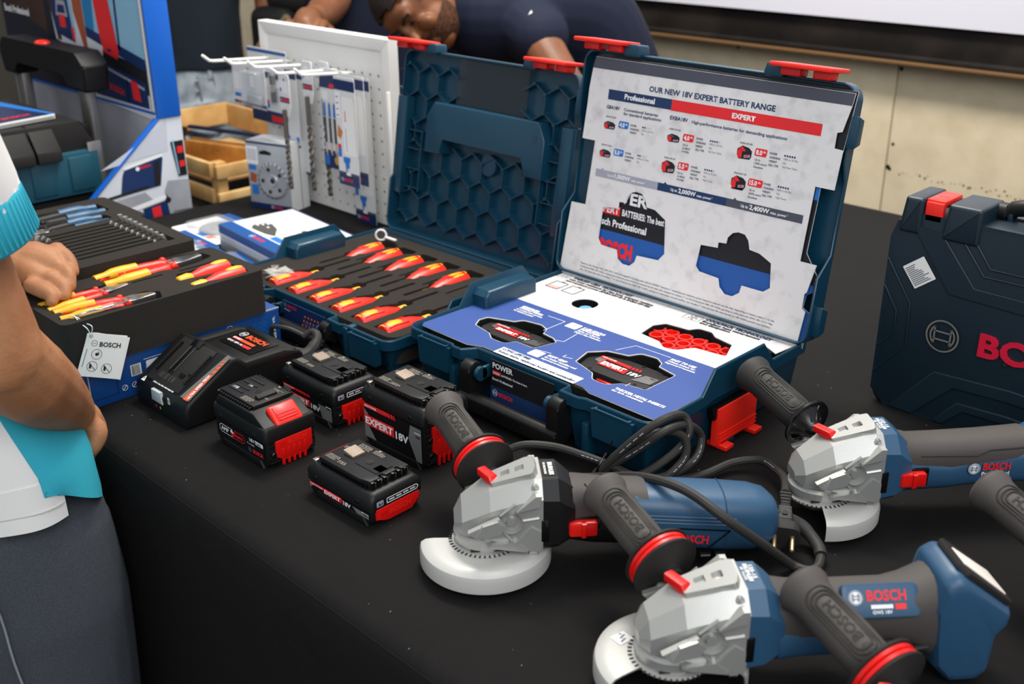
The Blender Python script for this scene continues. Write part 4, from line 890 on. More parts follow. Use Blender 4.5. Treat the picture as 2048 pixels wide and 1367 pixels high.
        b = MB(); body(b, [(.086, .033, .026, .062, 3), (.100, .030, .022, .058, 3), (.140, .0275, .020, .056, 3), (.165, .027, .022, .060, 3), (.215, .028, .024, .064, 3), (.235, .0295, .028, .067, 3), (.26, .040, .038, .066, 3.2), (.285, .046, .046, .062, 3.5), (.325, .046, .048, .058, 3.5), (.330, .042, .044, .058, 3.5)], GBLUE)
        NM = FR((.160, -.0283, .055), (1, 0, 0), (0, 0, 1)); b.emblem(.0068, WHT, NM, .006, .012, .0012); b.disc(.006, .012, .0066, WHT, NM, .0006); b.emblem(.0062, GBLUE, NM, .006, .012, .0014)
        b.text('BOSCH', .016, .0098, .032, PRED, NM, .0085, .035, 0, .001); b.text('Professional', .0155, .003, .032, WHT, NM, .0045, .02, 0, .001)
        b.obj('motor_housing', t); switch(t, .094, -.0318, .060)
    else:
        b = MB(); body(b, [(.088, .031, .030, .070), (.105, .0285, .027, .070), (.140, .0275, .0265, .069), (.195, .0275, .0265, .068), (.212, .029, .031, .068), (.230, .032, .042, .066), (.242, .032, .048, .064)], GRUB); b.obj('soft_grip', t)
        b = MB(); body(b, [(.088, .034, .022, .056, 3), (.11, .0295, .018, .052, 3), (.15, .0285, .016, .050, 3)], GBLUE); b.obj('lower_body', t)
        b = MB(); PM = FR((.180, -.0195, .0905), (1, 0, -.02), (0, .62, .78)); b.prism(rrect(.070, .030, .005, 3), -.004, .0028, GBLUE, PM, .0015)
        b.disc(-.023, .003, .0066, WHT, PM, .0032); b.emblem(.0062, GBLUE, PM, -.023, .003, .0036); b.text('BOSCH', -.013, .0, .036, PRED, PM, .0088, .035, 0, .0032)
        b.rect(-.010, -.007, .010, -.0035, WHT, PM, .0032); b.rect(.012, -.008, .022, -.003, PRED, PM, .0032); b.text('GWS 18V', -.009, -.0115, .018, WHT, PM, .003, .02, 0, .0032); b.obj('name_plate', t)
        prof = [(.226, .086), (.232, .113), (.246, .122), (.300, .080), (.298, .068), (.288, .056), (.286, .012), (.276, .002), (.250, .002), (.234, .020), (.230, .045)]
        b = MB(); pf = fillet(prof, .010, 4); gx = sum(p[0] for p in pf)/len(pf); gz = sum(p[1] for p in pf)/len(pf)
        b.loft([[(gx+(x-gx)*k, y, gz+(z-gz)*k) for x, z in pf] for y, k in ((-.0345, .74), (-.0335, .86), (-.030, .94), (-.024, .985), (-.015, 1), (.015, 1), (.024, .985), (.030, .94), (.0335, .86), (.0345, .74))], GBLUE); b.tube([(.236, -.0295, .030), (.262, -.0335, .030), (.284, -.0285, .030)], .0012, GBLUE, 5); b.obj('battery_foot', t)
        FMr = FR((.273, 0, .1023), (.054, 0, -.042), (0, 1, 0))
        b = MB(); b.prism(fillet([(-.034, -.020), (-.026, -.028), (.028, -.028), (.033, -.023), (.033, .023), (.028, .028), (-.026, .028), (-.034, .020)], .002, 2), -.002, .0030, BLKM, FMr, .001); b.obj('foot_frame', t)
        b = MB(); b.prism([(-.024, -.013), (.027, -.018), (.027, .018), (-.024, .013)], .002, .0042, mat('ivory panel', '#e6ddd2', .5), FMr, .001); b.obj('foot_panel', t)
        b = MB(); b.tube([(.155, -.024, .044), (.165, -.028, .042), (.185, -.029, .040), (.212, -.029, .043), (.226, -.029, .045)], .0022, RUB, 6, I4, 4); b.obj('switch_paddle', t)
        for x, z in ((.150, .042), (.157, .030)): q = MB(); q.box((x, -.026, z+.006), (.008, .010, .010), RED, .002); q.obj('unlock_button', t)
        q = MB(); q.poly([(-.052, .026), (-.038, .034), (-.030, .022), (-.044, .014)], WHT, I4, .0311); 
        for i in range(7): q.rect(-.043+.0015*(i%3), .018+.0018*i, -.0405+.0015*(i%3), .0192+.0018*i, PDGR, I4, .0315)
        full and q.obj('guard_sticker', t, 60)
    return t
gA = grinder('corded angle grinder with silver head, black collar and light blue rear, on the table front', .412, -.238, 49.2, 'corded', 0)
gB = grinder('cordless angle grinder with flared blue foot at the bottom right of the table', .6675, -.2497, 49.5, 'flared', 0)
gC = grinder('cordless angle grinder with long grey grip, in front of the closed dark case', .615, .094, 49.2, 'long', 0)
gD = grinder('angle grinder cut off by the bottom edge, only its side handle in view', .866, -.258, 8, 'flared', 0, (-.882, .408, .22), False)
gE = grinder('angle grinder cut off by the right edge, only its handle end in view', .941, .024, 49.2, 'flared', 0, None, False)
# mains cable and plug of the corded grinder
def W2L(P, t=gA):
    Mi = (T(.412, -.238, 0) @ R(math.radians(49.2))).inverted(); return [tuple(Mi @ Vector(q)) for q in P]
b = MB()
b.tube(W2L([(.606, -.010, .042), (.612, .004, .037), (.620, .016, .031), (.634, .028, .023), (.650, .026, .016), (.664, .018, .012), (.671, .010, .010)]), [.0085, .008, .0078, .0075, .007, .0068, .0068], RUB, 12, I4, 4)
CABLE = [(.664, .018, .011), (.671, .010, .009), (.678, -.008, .007), (.672, -.020, .0065), (.655, -.026, .010), (.645, -.066, .048), (.619, -.102, .085), (.580, -.103, .096), (.544, -.103, .096), (.500, -.096, .082), (.450, -.085, .056), (.405, -.078, .034), (.365, -.072, .016), (.325, -.076, .008), (.292, -.085, .012), (.285, -.075, .022), (.300, -.060, .030), (.330, -.039, .030), (.369, -.031, .030), (.402, -.027, .030), (.448, -.022, .028), (.468, .006, .026), (.472, .055, .030), (.462, .080, .048), (.460, .055, .072), (.466, .004, .088), (.440, -.014, .060), (.405, -.030, .026), (.396, -.040, .018), (.410, -.030, .038), (.440, -.013, .078), (.459, .010, .098), (.458, .045, .088), (.468, .046, .072), (.464, .030, .050), (.444, -.012, .026), (.410, -.028, .016), (.404, -.032, .028), (.428, -.014, .062), (.456, .015, .078), (.470, .034, .066), (.475, .028, .042), (.464, -.004, .022), (.434, -.026, .012), (.415, -.020, .010), (.454, .010, .009), (.480, .062, .009), (.492, .108, .012), (.516, .130, .016), (.545, .118, .020), (.576, .088, .032), (.601, .048, .0405)]
b.tube(W2L(CABLE), .0051, RUB, 10, I4, 5)
CP = catmull([Vector(q) for q in W2L(CABLE)], 5)
for i0 in list(range(52, 250, 19)):
    for k in range(i0, min(i0+4, len(CP)-2)):
        d_ = (CP[k+1]-CP[k]); sd = d_.cross(Vector((-.075, -.916, .395))).normalized(); nn_ = sd.cross(d_.normalized()); p_ = CP[k]+nn_*(-.00505)if nn_.dot(Vector((-.075, -.916, .395))) < 0 else CP[k]+nn_*.00505
        if d_.length > .0015: b.tube([tuple(p_), tuple(p_+d_*.7)], .0006, PGRY, 4)   # cable_print
b.obj('power_cable', gA)
b = MB(); P = Vector((.603, .045, .040)); D = Vector((.036, -.060, -.014)).normalized(); Sd = Vector((D.y, -D.x, 0)); PM = (T(.412, -.238, 0) @ R(math.radians(49.2))).inverted() @ FR(P, Sd, D)   # x across, y along plug, z up
PM = (T(.412, -.238, 0) @ R(math.radians(49.2))).inverted() @ Matrix(((Sd.x, D.x, 0, P.x), (Sd.y, D.y, 0, P.y), (Sd.z, D.z, 1, P.z), (0, 0, 0, 1)))
for i in range(4): b.box((0, .002+.005*i, 0), (.014-.001*i, .0028, .012), RUB, .002, PM)
b.box((0, .010, 0), (.008, .022, .008), RUB, .002, PM)
b.loft([[(x*s, y, z*s2) for x, z in rrect(.02, .02, .005, 3)] for y, s, s2 in ((.020, .62, .62), (.024, .7, .75), (.052, 1.15, .95), (.054, 1.7, 1.15), (.062, 1.75, 1.2), (.066, 1.7, 1.1))], BLKM, PM)
for i in range(9): b.box((0, .028+.0024*i, .0075+.00008*i*2.4), (.014, .0010, .0012), BLKG, 0, PM)
b.disc(0, .040, .0032, BLKM, PM, .0102); mp = b.obj('mains_plug', gA)
for x in (-.0095, .0095):
    b = MB(); b.cyl(tuple(PM @ Vector((x, .064, 0))), tuple(PM @ Vector((x, .086, 0))), .0022, mat('brass pin', '#d8b98a', .3, .8), 10, bev=.0006); b.obj('plug_pin', mp)
b = MB(); b.tube(W2L([(.398, -.036, .008), (.404, -.046, .030), (.404, -.030, .046), (.396, -.018, .030), (.398, -.030, .008)]), .0016, BLKG, 6, I4, 4); b.tube(W2L([(.404, -.030, .046), (.412, -.028, .066)]), .0008, BLKG, 5); b.obj('cable_tie', gA)
# ---------------------------------------------------------------- foam inlay with insulated screwdrivers in the left case
b = MB(); z0 = .031
fo = rrect(.425, .318, .02, 4, -.2405, .157)
FX = [-.362, -.304, -.246, -.187, -.128, -.070]; BX = [-.384, -.333, -.275, -.216, -.156]
holes = []
for x in FX: holes.append(fillet([(x-.019, .010), (x+.019, .010), (x+.019, .072), (x+.013, .086), (x+.008, .096), (x+.013, .104), (x+.011, .113), (x+.004, .117), (x+.004, .176), (x-.004, .176), (x-.004, .117), (x-.012, .112), (x-.013, .102), (x-.008, .096), (x-.013, .086), (x-.019, .072)], .003, 2))
for x in BX: holes.append(fillet([(x-.004, .126), (x+.004, .126), (x+.004, .184), (x+.012, .188), (x+.012, .198), (x+.009, .204), (x+.017, .214), (x+.019, .262), (x+.030, .270), (x+.026, .284), (x-.012, .284), (x-.019, .268), (x-.017, .214), (x-.009, .204), (x-.012, .196), (x-.012, .188), (x-.004, .184)], .003, 2))
for x in (-.350, -.290, -.232, -.172, -.113): holes.append(rrect(.0045, .05, .002, 2, x-.002, .150 if x > -.33 else .155) if 0 else rrect(.0045, .052, .002, 2, x-.0, .205))
b.plate(fo, holes, .030, .0555, FOAM); b.plate(fo, [], .012, .030, FOAM)
tag(b.obj('foam_inlay', None), 'black foam inlay holding red and yellow screwdrivers in the left case', 'foam insert')
DRV = mat('orange red handle', '#f03020', .35)
def screwdriver(label, x, y, dirn, group):
    t = thing('screwdriver', label, 'screwdriver', (x, y, .043), 0 if dirn > 0 else math.pi, group)
    M = FR((0, 0, 0), (1, 0, 0), (0, 0, 1)) @ Matrix.Rotation(math.pi, 4, 'Y')   # local z of the lathe -> +y
    M = Matrix(((1, 0, 0, 0), (0, 0, 1, 0), (0, -1, 0, 0), (0, 0, 0, 1)))
    h = MB(); h.lathe([(.004, 0), (.0165, .001), (.0185, .004), (.0192, .02), (.0186, .042), (.0155, .060), (.0100, .077), (.0085, .084)], DRV, 20, M)
    for i in range(8):
        a = i*math.pi/4+.2
        if math.sin(a) > -.2: h.tube([tuple(M @ Vector((.0188*math.cos(a), -.0188*math.sin(a), zz))) for zz in (.006, .02, .044)], .0013, RED, 5)
    h.obj('handle', t, 40)
    s = MB(); P = []
    for k in range(13):
        zz = .001+.05*k/12; w = .0085*math.sin(math.pi*(.12+.86*k/12))+.001; r = .0199-.0004*abs(k-5)
        P.append((zz, w, r if k < 11 else r-.0010))
    V = []; F = []
    for zz, w, r in P:
        for u in (-1, -.5, 0, .5, 1):
            a = u*w/r; V.append(tuple(M @ Vector((r*math.sin(a), -r*math.cos(a), zz))))
    for i in range(len(P)-1):
        for k in range(4): F.append((i*5+k, i*5+k+1, (i+1)*5+k+1, (i+1)*5+k))
    s.add(V, F, YEL); s.obj('grip_inlay', t, 60)
    c = MB(); c.lathe([(.008, .080), (.0098, .083), (.0098, .094), (.0075, .097)], YEL, 18, M); c.obj('collar', t)
    f = MB(); f.cyl((0, .095, 0), (0, .165, 0), .0029, DRV, 10); f.cyl((0, .165, 0), (0, .174, 0), .0024, STEEL, 10); f.obj('shaft', t)
fl = ['left corner, under the plastic bag', 'second from the left', 'third from the left', 'fourth from the left', 'fifth from the left', 'rightmost, next to the front case']
for x, l in zip(FX, fl): screwdriver('red yellow screwdriver of the front foam row, '+l, x, .012, 1, 'screwdrivers in the left case')
bl = ['leftmost', 'second from the left', 'middle one', 'second from the right', 'rightmost']
for x, l in zip(BX, bl): screwdriver('red and yellow screwdriver of the back foam row, '+l, x, .263, -1, 'screwdrivers in the left case')
b = MB()
FILM = glassy('crinkled clear film', .35, '#d8d4cc')
for i in range(9):
    P = [(-.405+random.uniform(-.01, .05), .012+random.uniform(0, .05), .057+random.uniform(0, .012)) for _ in range(4)]; b.add(P, [(0, 1, 2, 3)], FILM)
tag(b.obj('plastic_bag', None, 10), 'crinkled clear plastic bag at the left corner of the screwdriver foam', 'plastic bag')
b = MB(); b.lathe([(.0095, -.0012), (.0115, 0), (.0095, .0012), (.0078, 0), (.0095, -.0012)], PAPER, 24, FR((-.405, .281, .066), (.7, .7, 0), (0, .2, 1)), caps=False); b.box((-.385, .287, .062), (.03, .006, .002), PAPER)
tag(b.obj('ring_tag', None), 'small white ring tag at the back left corner of the screwdriver case', 'tag')
# ---------------------------------------------------------------- blue carton and foam trays on the far left of the table
CART = mat('blue carton', '#0b4487', .45); CARTE = mat('carton edge', '#cdb89a', .8)
t = thing('carton', 'flat dark blue carton with barcode under the tray of yellow pliers', 'carton', (-.322, -.2125, 0))
b = MB(); b.box((0, 0, .0325), (.166, .312, .065), CART, .0015)
b.box((.0834, .0, .0646), (.0012, .312, .0012), CARTE); b.box((.0830, -.1557, .0325), (.0014, .0012, .064), CARTE); b.obj('body', t)
b = MB(); M = FR((.0833, -.156, 0), (0, 1, 0), (0, 0, 1))
b.rect(.062, .030, .078, .047, PAPER, M)
for i in range(11): b.rect(.0635+.0012*i, .031, .0635+.0012*i+random.choice((.0004, .0008)), .046, PBLK, M, .0006)
b.poly(rrect(.038, .010, .002, 2, .105, .042), PAPER, M, .0004); b.line([(.083, .050), (.122, .050), (.128, .046), (.128, .040)], .0008, WHT, M)
for i in range(3): b.ring(.0036, .0043, WHT, M, .050+.015*i, .017); b.line([(.0475+.015*i, .0145), (.0525+.015*i, .0195)], .0008, WHT, M)
for i in range(7): b.rect(.085, .027+.0018*i, .085+random.uniform(.012, .02), .0278+.0018*i, WHT, M)
for i in range(9): b.rect(.262, .018+.0038*i, .262+random.uniform(.024, .030), .0188+.0038*i, PBLU2, M)
b.text('1 600 A01 V9L', .0, .0, .04, WHT, M @ T(.303, .012, 0) @ R(math.pi/2), .004, .02); b.emblem(.006, WHT, M, .224, .053); b.line([(.006, .012), (.04, .012), (.04, .045)], .0008, PBLK, M)
b.rect(-.0, .0615, .312, .0640, PBLU2, M, .0003); b.obj('printed_text', t, 60)
def foam_tray(label, x0, x1, y0, y1, zb, zt, holes, depth):
    b = MB(); o = rrect(x1-x0, y1-y0, .012, 4, (x0+x1)/2, (y0+y1)/2); b.plate(o, holes, zt-depth, zt, FOAM); b.plate(o, [], zb, zt-depth, FOAM); return tag(b.obj('foam_tray', None), label, 'foam tray')
h1 = [fillet([(-.372, -.275), (-.346, -.275), (-.344, -.20), (-.330, -.17), (-.334, -.13), (-.345, -.10), (-.372, -.105), (-.385, -.14), (-.382, -.17), (-.372, -.20)], .006, 3),
      fillet([(-.340, -.375), (-.300, -.375), (-.302, -.29), (-.318, -.262), (-.34, -.262), (-.345, -.30)], .006, 3),
      fillet([(-.290, -.372), (-.248, -.372), (-.246, -.31), (-.238, -.29), (-.236, -.245), (-.262, -.235), (-.276, -.25), (-.278, -.3), (-.290, -.33)], .006, 3),
      fillet([(-.302, -.185), (-.276, -.19), (-.268, -.16), (-.262, -.11), (-.272, -.098), (-.296, -.105), (-.302, -.15)], .006, 3),
      fillet([(-.268, -.175), (-.250, -.178), (-.243, -.14), (-.243, -.10), (-.258, -.095), (-.262, -.14)], .006, 3),
      rrect(.006, .11, .003, 2, -.322, -.165), rrect(.006, .09, .003, 2, -.312, -.215)]
h1[3] = [(x-.006, y) for x, y in h1[3]]; h1[5] = rrect(.005, .075, .002, 2, -.318, -.135); h1[6] = rrect(.005, .05, .002, 2, -.322, -.222)
foam_tray('black foam tray of yellow and red pliers lying on the blue carton', -.388, -.232, -.392, -.078, .0655, .134, h1, .022)
h2 = [rrect(.009, .135, .004, 2, -.572+.0175*i, -.208) for i in range(9)]+[fillet([(-.578, -.134), (-.418, -.134), (-.418, -.120), (-.578, -.120)], .002, 2)]
foam_tray('black foam tray with ribbed slots for wrenches behind the pliers tray', -.600, -.392, -.392, -.098, .078, .150, h2, .020)
foam_tray('black foam tray with blue handled pliers at the far left, behind the hand', -.770, -.606, -.390, -.070, .078, .140, [fillet([(-.735, -.30), (-.69, -.30), (-.675, -.20), (-.68, -.10), (-.735, -.10), (-.74, -.2)], .01, 3), fillet([(-.665, -.30), (-.63, -.30), (-.622, -.2), (-.63, -.12), (-.66, -.12), (-.67, -.2)], .01, 3)], .022)
b = MB(); b.box((-.585, -.236, .039), (.375, .30, .0775), CART, .002); tag(b.obj('carton', None), 'blue carton supporting the wrench tray, mostly hidden behind the near carton', 'carton')
def pliers(label, x, y, z, rz, L, kind, group='pliers in the foam trays'):
    t = thing('pliers', label, 'pliers', (x, y, z), rz, group); s = L/.16
    A, B = {'vde': (DRV, YEL), 'blue': (BLK, mat('steel blue grip', '#2f5a7c', .4))}[kind]
    for sg in (-1, 1):
        b = MB(); b.tube([(sg*.006*s, .020*s, 0), (sg*.012*s, .005*s, 0), (sg*.014*s, -.02*s, 0), (sg*.017*s, -.05*s, 0), (sg*.015*s, -.085*s, 0)], [.0065*s, .008*s, .0085*s, .0085*s, .006*s], A, 10, I4, 4); b.sphere((sg*.016*s, .012*s, .004*s), .0055*s, A)
        b.obj('handle', t, 50)
        b = MB(); b.tube([(sg*.0165*s, -.028*s, .0022), (sg*.0185*s, -.055*s, .0022), (sg*.016*s, -.092*s, .0012)], [.0088*s, .0092*s, .007*s], B, 10, I4, 4); b.obj('grip_sleeve', t, 50)
    b = MB(); b.prism(fillet([(-.011*s, .012*s), (.011*s, .012*s), (.013*s, .03*s), (.006*s, .065*s), (-.006*s, .065*s), (-.013*s, .03*s)], .003, 3), -.006*s, .006*s, STEEL, I4, .0015); b.cyl((0, .024*s, .005*s), (0, .024*s, .0085*s), .005*s, STEEL, 14); b.line([(0, .034*s), (0, .066*s)], .0008, HOLE, I4, .0068*s)
    b.obj('jaws', t, 35)
    return t
pliers('large insulated pliers with yellow grips in the long cutout beside the wrench tray', -.361, -.180, .130, 0, .17, 'vde')
pliers('insulated pliers with yellow and red grips beside the hand', -.322, -.305, .130, .05, .13, 'vde')
pliers('insulated cutters with yellow and red grips in the front corner by the white tag', -.266, -.300, .130, -.12, .14, 'vde')
pliers('blue and black handled pliers with red lettering, farthest pair', -.708, -.205, .134, math.pi, .17, 'blue')
pliers('blue and black handled pliers beside the wrench tray', -.645, -.215, .134, math.pi, .15, 'blue')
def vde_tool(label, x, y, z, rz, L):
    t = thing('screwdriver', label, 'screwdriver', (x, y, z), rz); M = Matrix(((1, 0, 0, 0), (0, 0, 1, 0), (0, -1, 0, 0), (0, 0, 0, 1)))
    b = MB(); b.lathe([(.004, 0), (.012, .003), (.014, .02), (.0125, .045), (.0075, .065), (.007, .07)], DRV, 18, M); b.obj('handle', t, 40)
    b = MB(); b.lathe([(.0078, .066), (.0095, .072), (.008, .088), (.006, .09)], YEL, 16, M); b.obj('collar', t)
    b = MB(); b.sphere((0, .018, .0115), .006, YEL, sc=(1.0, 2.6, .6)); b.obj('grip_inlay', t)
    b = MB(); b.cyl((0, .088, 0), (0, .125, 0), .003, DRV, 10); b.obj('shaft', t)
vde_tool('short red screwdriver with yellow tip in the pliers tray, nearer the carton edge', -.254, -.100, .128, math.pi+.02, .08)
vde_tool('red screwdriver with yellow inlay and collar in the pliers tray, right of the long pliers', -.290, -.104, .130, math.pi+.05, .09)
def jaw(M, m, s, b):
    b.prism(fillet([(-.011*s, -.004), (-.005*s, -.014*s), (.005*s, -.014*s), (.011*s, -.004), (.012*s, .010*s), (.006*s, .013*s), (.0055*s, .0), (-.0055*s, 0), (-.006*s, .013*s), (-.012*s, .010*s)], .0012, 2), -.0028, .0028, m, M, .0008, both=True)
for i in range(9):
    x = -.572+.0175*i; sz = 1.05-.035*i if i else 1
    t = thing('wrench', 'steel open ended wrench standing in the ribbed foam tray, %s from the far left end' % ('first second third fourth fifth sixth seventh eighth ninth'.split()[i]), 'wrench', (x, -.208, .140), 0, 'wrenches in the foam tray')
    b = MB(); b.box((0, 0, -.002), (.0035, .128, .008), STEEL, .0012); b.obj('shank', t)
    for sg in ((1, -1) if i < 2 else (1,)):
        b = MB(); jaw(Matrix.Translation((0, sg*.070, .006)) @ R(math.pi/2 if sg > 0 else -math.pi/2, 'Z') @ R(math.pi/2, 'X') @ R(.5, 'Z'), mat('satin chrome', '#d5d3cf', .25, .85) if i == 0 and sg > 0 else bpy.data.materials['satin chrome'], 1.1*sz, b); b.obj('jaw', t)
# swing tag with string
t = thing('swing_tag', 'white paper swing tag with safety symbols hanging from the pliers tray', 'tag', (-.2285, -.330, .075))
TMx = FR((0, 0, 0), (.22, .80, -.40), (-.10, .42, .80)); TMx = FR((.006, -.02, .006), (.12, .93, -.33), (-.08, .33, .94))
b = MB()
for k, (dx, dz, a) in enumerate(((0, 0, 0), (.003, -.0012, -.03), (.0015, -.0024, .04))): b.plate([(-.031, -.029), (.028, -.031), (.031, .029), (-.016, .031), (-.024, .030)], [], -.0002, .0002, PAPER, TMx @ T(dx, 0, dz) @ R(a))
M = TMx @ T(0, 0, .0003)
b.text('BOSCH', -.006, .013, .029, PBLK, M, .0062, .03); b.ring(.0036, .0042, PDGR, M, -.013, .017); b.line([(-.0155, .017), (-.0105, .017)], .0006, PDGR, M)
for x, y, bar in ((-.008, .002, 0), (-.012, -.015, 1), (.008, -.017, 1)):
    b.ring(.0066, .0072, PBLK, M, x, y); b.disc(x, y, .0022, PBLK, M) if not bar else b.line([(x-.0045, y+.0048), (x+.0045, y-.0048)], .0009, PBLK, M); b.rect(x-.004, y-.003, x-.001, y+.003, PBLK, M) if bar else b.line([(x+.002, y+.004), (x+.003, y-.001)], .001, PBLK, M)
for i in range(12): b.rect(-.026+.0003*i, -.016+.0021*i, -.0245+.0003*i, -.0147+.0021*i, PTXT, M)
b.ring(.0016, .0024, PDGR, M, -.019, .0265); b.obj('paper', t, 60)
b = MB(); A = TMx @ Vector((-.019, .0265, 0)); b.tube([tuple(A), tuple(A+Vector((.002, -.004, .012))), (-.008, -.036, .055), (-.016, -.038, .062)], .0007, WHT, 6, I4, 4); b.tube([tuple(A), tuple(A+Vector((.004, .002, .014))), (-.006, -.03, .054), (-.016, -.036, .061), (-.02, -.044, .066)], .0007, WHT, 6, I4, 4); b.obj('string', t)
b = MB(); b.tube([(-.252, -.366, .136), (-.246, -.35, .139), (-.249, -.33, .138), (-.243, -.31, .140), (-.247, -.29, .138)], .0012, STEEL, 6, I4, 4); b.tube([(-.258, -.362, .137), (-.252, -.345, .139), (-.244, -.325, .138), (-.251, -.305, .139)], .001, STEEL, 6, I4, 4); b.add([(-.262, -.37, .136), (-.240, -.362, .139), (-.240, -.30, .137), (-.255, -.31, .140)], [(0, 1, 2, 3)], FILM)
tag(b.obj('wire_clip', None), 'thin steel wire clip in film at the front edge of the pliers tray', 'clip')
# ---------------------------------------------------------------- accessory packs lying on the table
CARDG = mat('pale grey card', '#dedfdf', .45); CLR = glassy('clear blister', .22, '#c9cdd0'); DISC = mat('dark abrasive', '#4a4846', .8); BAND = mat('royal blue band', '#0b4f96', .4); NAVYB = mat('deep navy band', '#10295a', .4); SILVP = mat('silver print', '#b9bcc0', .35, .4)
def bosch_mark(b, M, x, y, s, bg=None):
    b.emblem(s*.5, WHT, M, x+s*.5, y, .0006); b.text('BOSCH', x+s*1.25, y-s*.36, s*3.2, PRED, M, s*.72, .035, 0, .0006)
def flat_pack_card(label, cx, cy, w, d, rz, z, kind, tilt=0, header='far', band=BAND):
    t = thing('blister_pack', label, 'accessory pack', M=T(cx, cy, z) @ R(rz) @ R(tilt, 'X'), group='accessory packs lying on the table')
    b = MB(); b.prism(rrect(w, d, .006, 3), 0, .0012, PAPER); M = T(0, 0, .0013)
    hy = d/2-.030 if header == 'far' else -d/2
    b.rect(-w/2+.001, hy, w/2-.001, hy+.030, band, M, .0002); bosch_mark(b, M, w*.05 if kind != 'blade' else -w*.1, hy+.015, .011)
    b.rect(-w*.42, -d*.38, -w*.1, -d*.15, WHT, M, .0003); b.rect(-w*.05, -d*.4, w*.12, -d*.28, PBLU2, M, .0003); b.rect(w*.14, -d*.4, w*.26, -d*.28, mat('salmon print', '#e08a70', .5) if 'salmon print' not in bpy.data.materials else bpy.data.materials['salmon print'], M, .0003)
    for i in range(5): b.rect(-w*.4, -d*.36+.0045*i, -w*.4+random.uniform(.02, w*.26), -d*.36+.0045*i+.0018, PGRY, M, .0005)
    b.obj('backing_card', t, 60)
    q = MB()
    if kind == 'half': q.prism([(w*.24*math.cos(a), d*.02+d*.26*math.sin(a)) for a in [math.pi*i/14 for i in range(15)]], .0014, .006, DISC); q.prism([(w*.05*math.cos(a), d*.02+d*.06*math.sin(a)) for a in [math.pi*i/8 for i in range(9)]], .006, .008, STEEL)
    elif kind == 'disc': q.lathe([(.012, .0015), (w*.27, .0015), (w*.27, .004), (.022, .0045), (.020, .007), (.012, .007), (.012, .0015)], SILVP, 36, caps=False)
    else: q.prism(fillet([(-w*.42, d*.02), (w*.30, d*.02), (w*.40, d*.08), (w*.40, d*.18), (-w*.42, d*.14)], .004, 2), .0014, .004, DISC); q.prism([(w*.22, d*.0), (w*.44, d*.0), (w*.44, d*.2), (w*.22, d*.2)], .004, .006, STEEL)
    q.obj('tool_insert', t, 35)
    q = MB(); q.prism(rrect(w*.88, d*.62, .012, 4, 0, -d*.02), .0012, .011, CLR, I4, .004, 2); q.obj('blister', t, 35)
    return t
flat_pack_card('white pack with blue header and half round blade, nearest the wrench tray', -.80, .075, .15, .115, -.05, .004, 'half', .03)
flat_pack_card('white pack with half round cutter and blue header, right of the first half round pack', -.685, .055, .13, .11, -.12, .009, 'half', .04)
flat_pack_card('pale pack with round silver disc at the foot of the cup wheel box', -.835, .200, .17, .14, .0, .002, 'disc', .0)
flat_pack_card('narrow blue banded pack with dark blade, in front of the grey wedge box', -.560, .070, .20, .075, -.22, .012, 'blade', .05)
flat_pack_card('pack with curved navy header beside the left edge of the screwdriver case', -.560, .010, .15, .08, -.18, .003, 'blade', .05, 'far', NAVYB)
t = thing('retail_box', 'pale grey box lying flat with dark wedge shaped disc print and blue edge band', 'box', (-.605, .205, 0), -.10)
b = MB(); W_, D_, H_ = .235, .165, .050; b.box((0, 0, H_/2), (W_, D_, H_), CARDG, .002); M = T(0, 0, H_+.0004)
b.rect(-W_/2, -D_/2, W_/2, -D_/2+.028, BAND, M); bosch_mark(b, M, -.01, -D_/2+.014, .012)
FMz = FR((0, -D_/2-.0004, 0), (1, 0, 0), (0, 0, 1)); b.rect(-W_/2, .034, W_/2, .05, BAND, FMz); b.rect(-W_/2, .030, W_/2, .034, WHT, FMz); b.rect(-W_/2, .0, W_/2, .018, SILVP, FMz)
b.rect(-W_/2, D_/2-.003, W_/2, D_/2, NAVYB, M); b.rect(-.03, .01, .05, .07, WHT, M)
for i in range(6): b.rect(-.026, .02+.007*i, -.026+random.uniform(.02, .05), .0225+.007*i, PTXT, M, .0006)
b.poly([(.032, .016), (.042, .014), (.044, .024), (.036, .026)], PBLK, M, .0007)
b.poly([(.07, .055), (.095, .045), (.10, .050), (.075, .06)], BLKG, M, .0006)
b.poly([(-.065, -.035), (-.05, -.045), (.0, -.042), (.025, -.035), (-.01, -.012), (-.045, -.004), (-.06, -.01)], DISC, M, .0008); b.rect(-.035, -.022, -.027, -.018, WHT, M, .001)
for i in range(3): b.rect(-.062+.004*i, -.03+.009*i, -.054+.004*i, -.026+.009*i, WHT, M, .001)
b.rect(.03, -.05, .07, -.035, PBLU2, M); b.line([(.085, -.04), (.1, -.03), (.112, -.04)], .004, PBLU2, M)
b.obj('carton_body', t, 35)
t = thing('retail_box', 'tall grey box with round cup wheel in its window, standing left of the white pegboard', 'box', (-.887, .358, 0), .30)
b = MB(); W_, D_, H_ = .114, .062, .150; b.box((0, D_/2, H_/2), (W_, D_, H_), mat('cool grey card', '#a9adb3', .42), .0015)
M = FR((0, -.0004, 0), (1, 0, 0), (0, 0, 1)); b.rect(-W_/2, H_-.006, W_/2, H_-.002, NAVYB, M); b.rect(-W_/2, 0, W_/2, .012, NAVYB, M); bosch_mark(b, M, .0, .006, .007)
b.rect(-W_/2, .098, -W_/2+.032, .138, WHT, M)
for i in range(5): b.rect(-W_/2+.003, .108+.005*i, -W_/2+.028, .110+.005*i, PGRY, M, .0006)
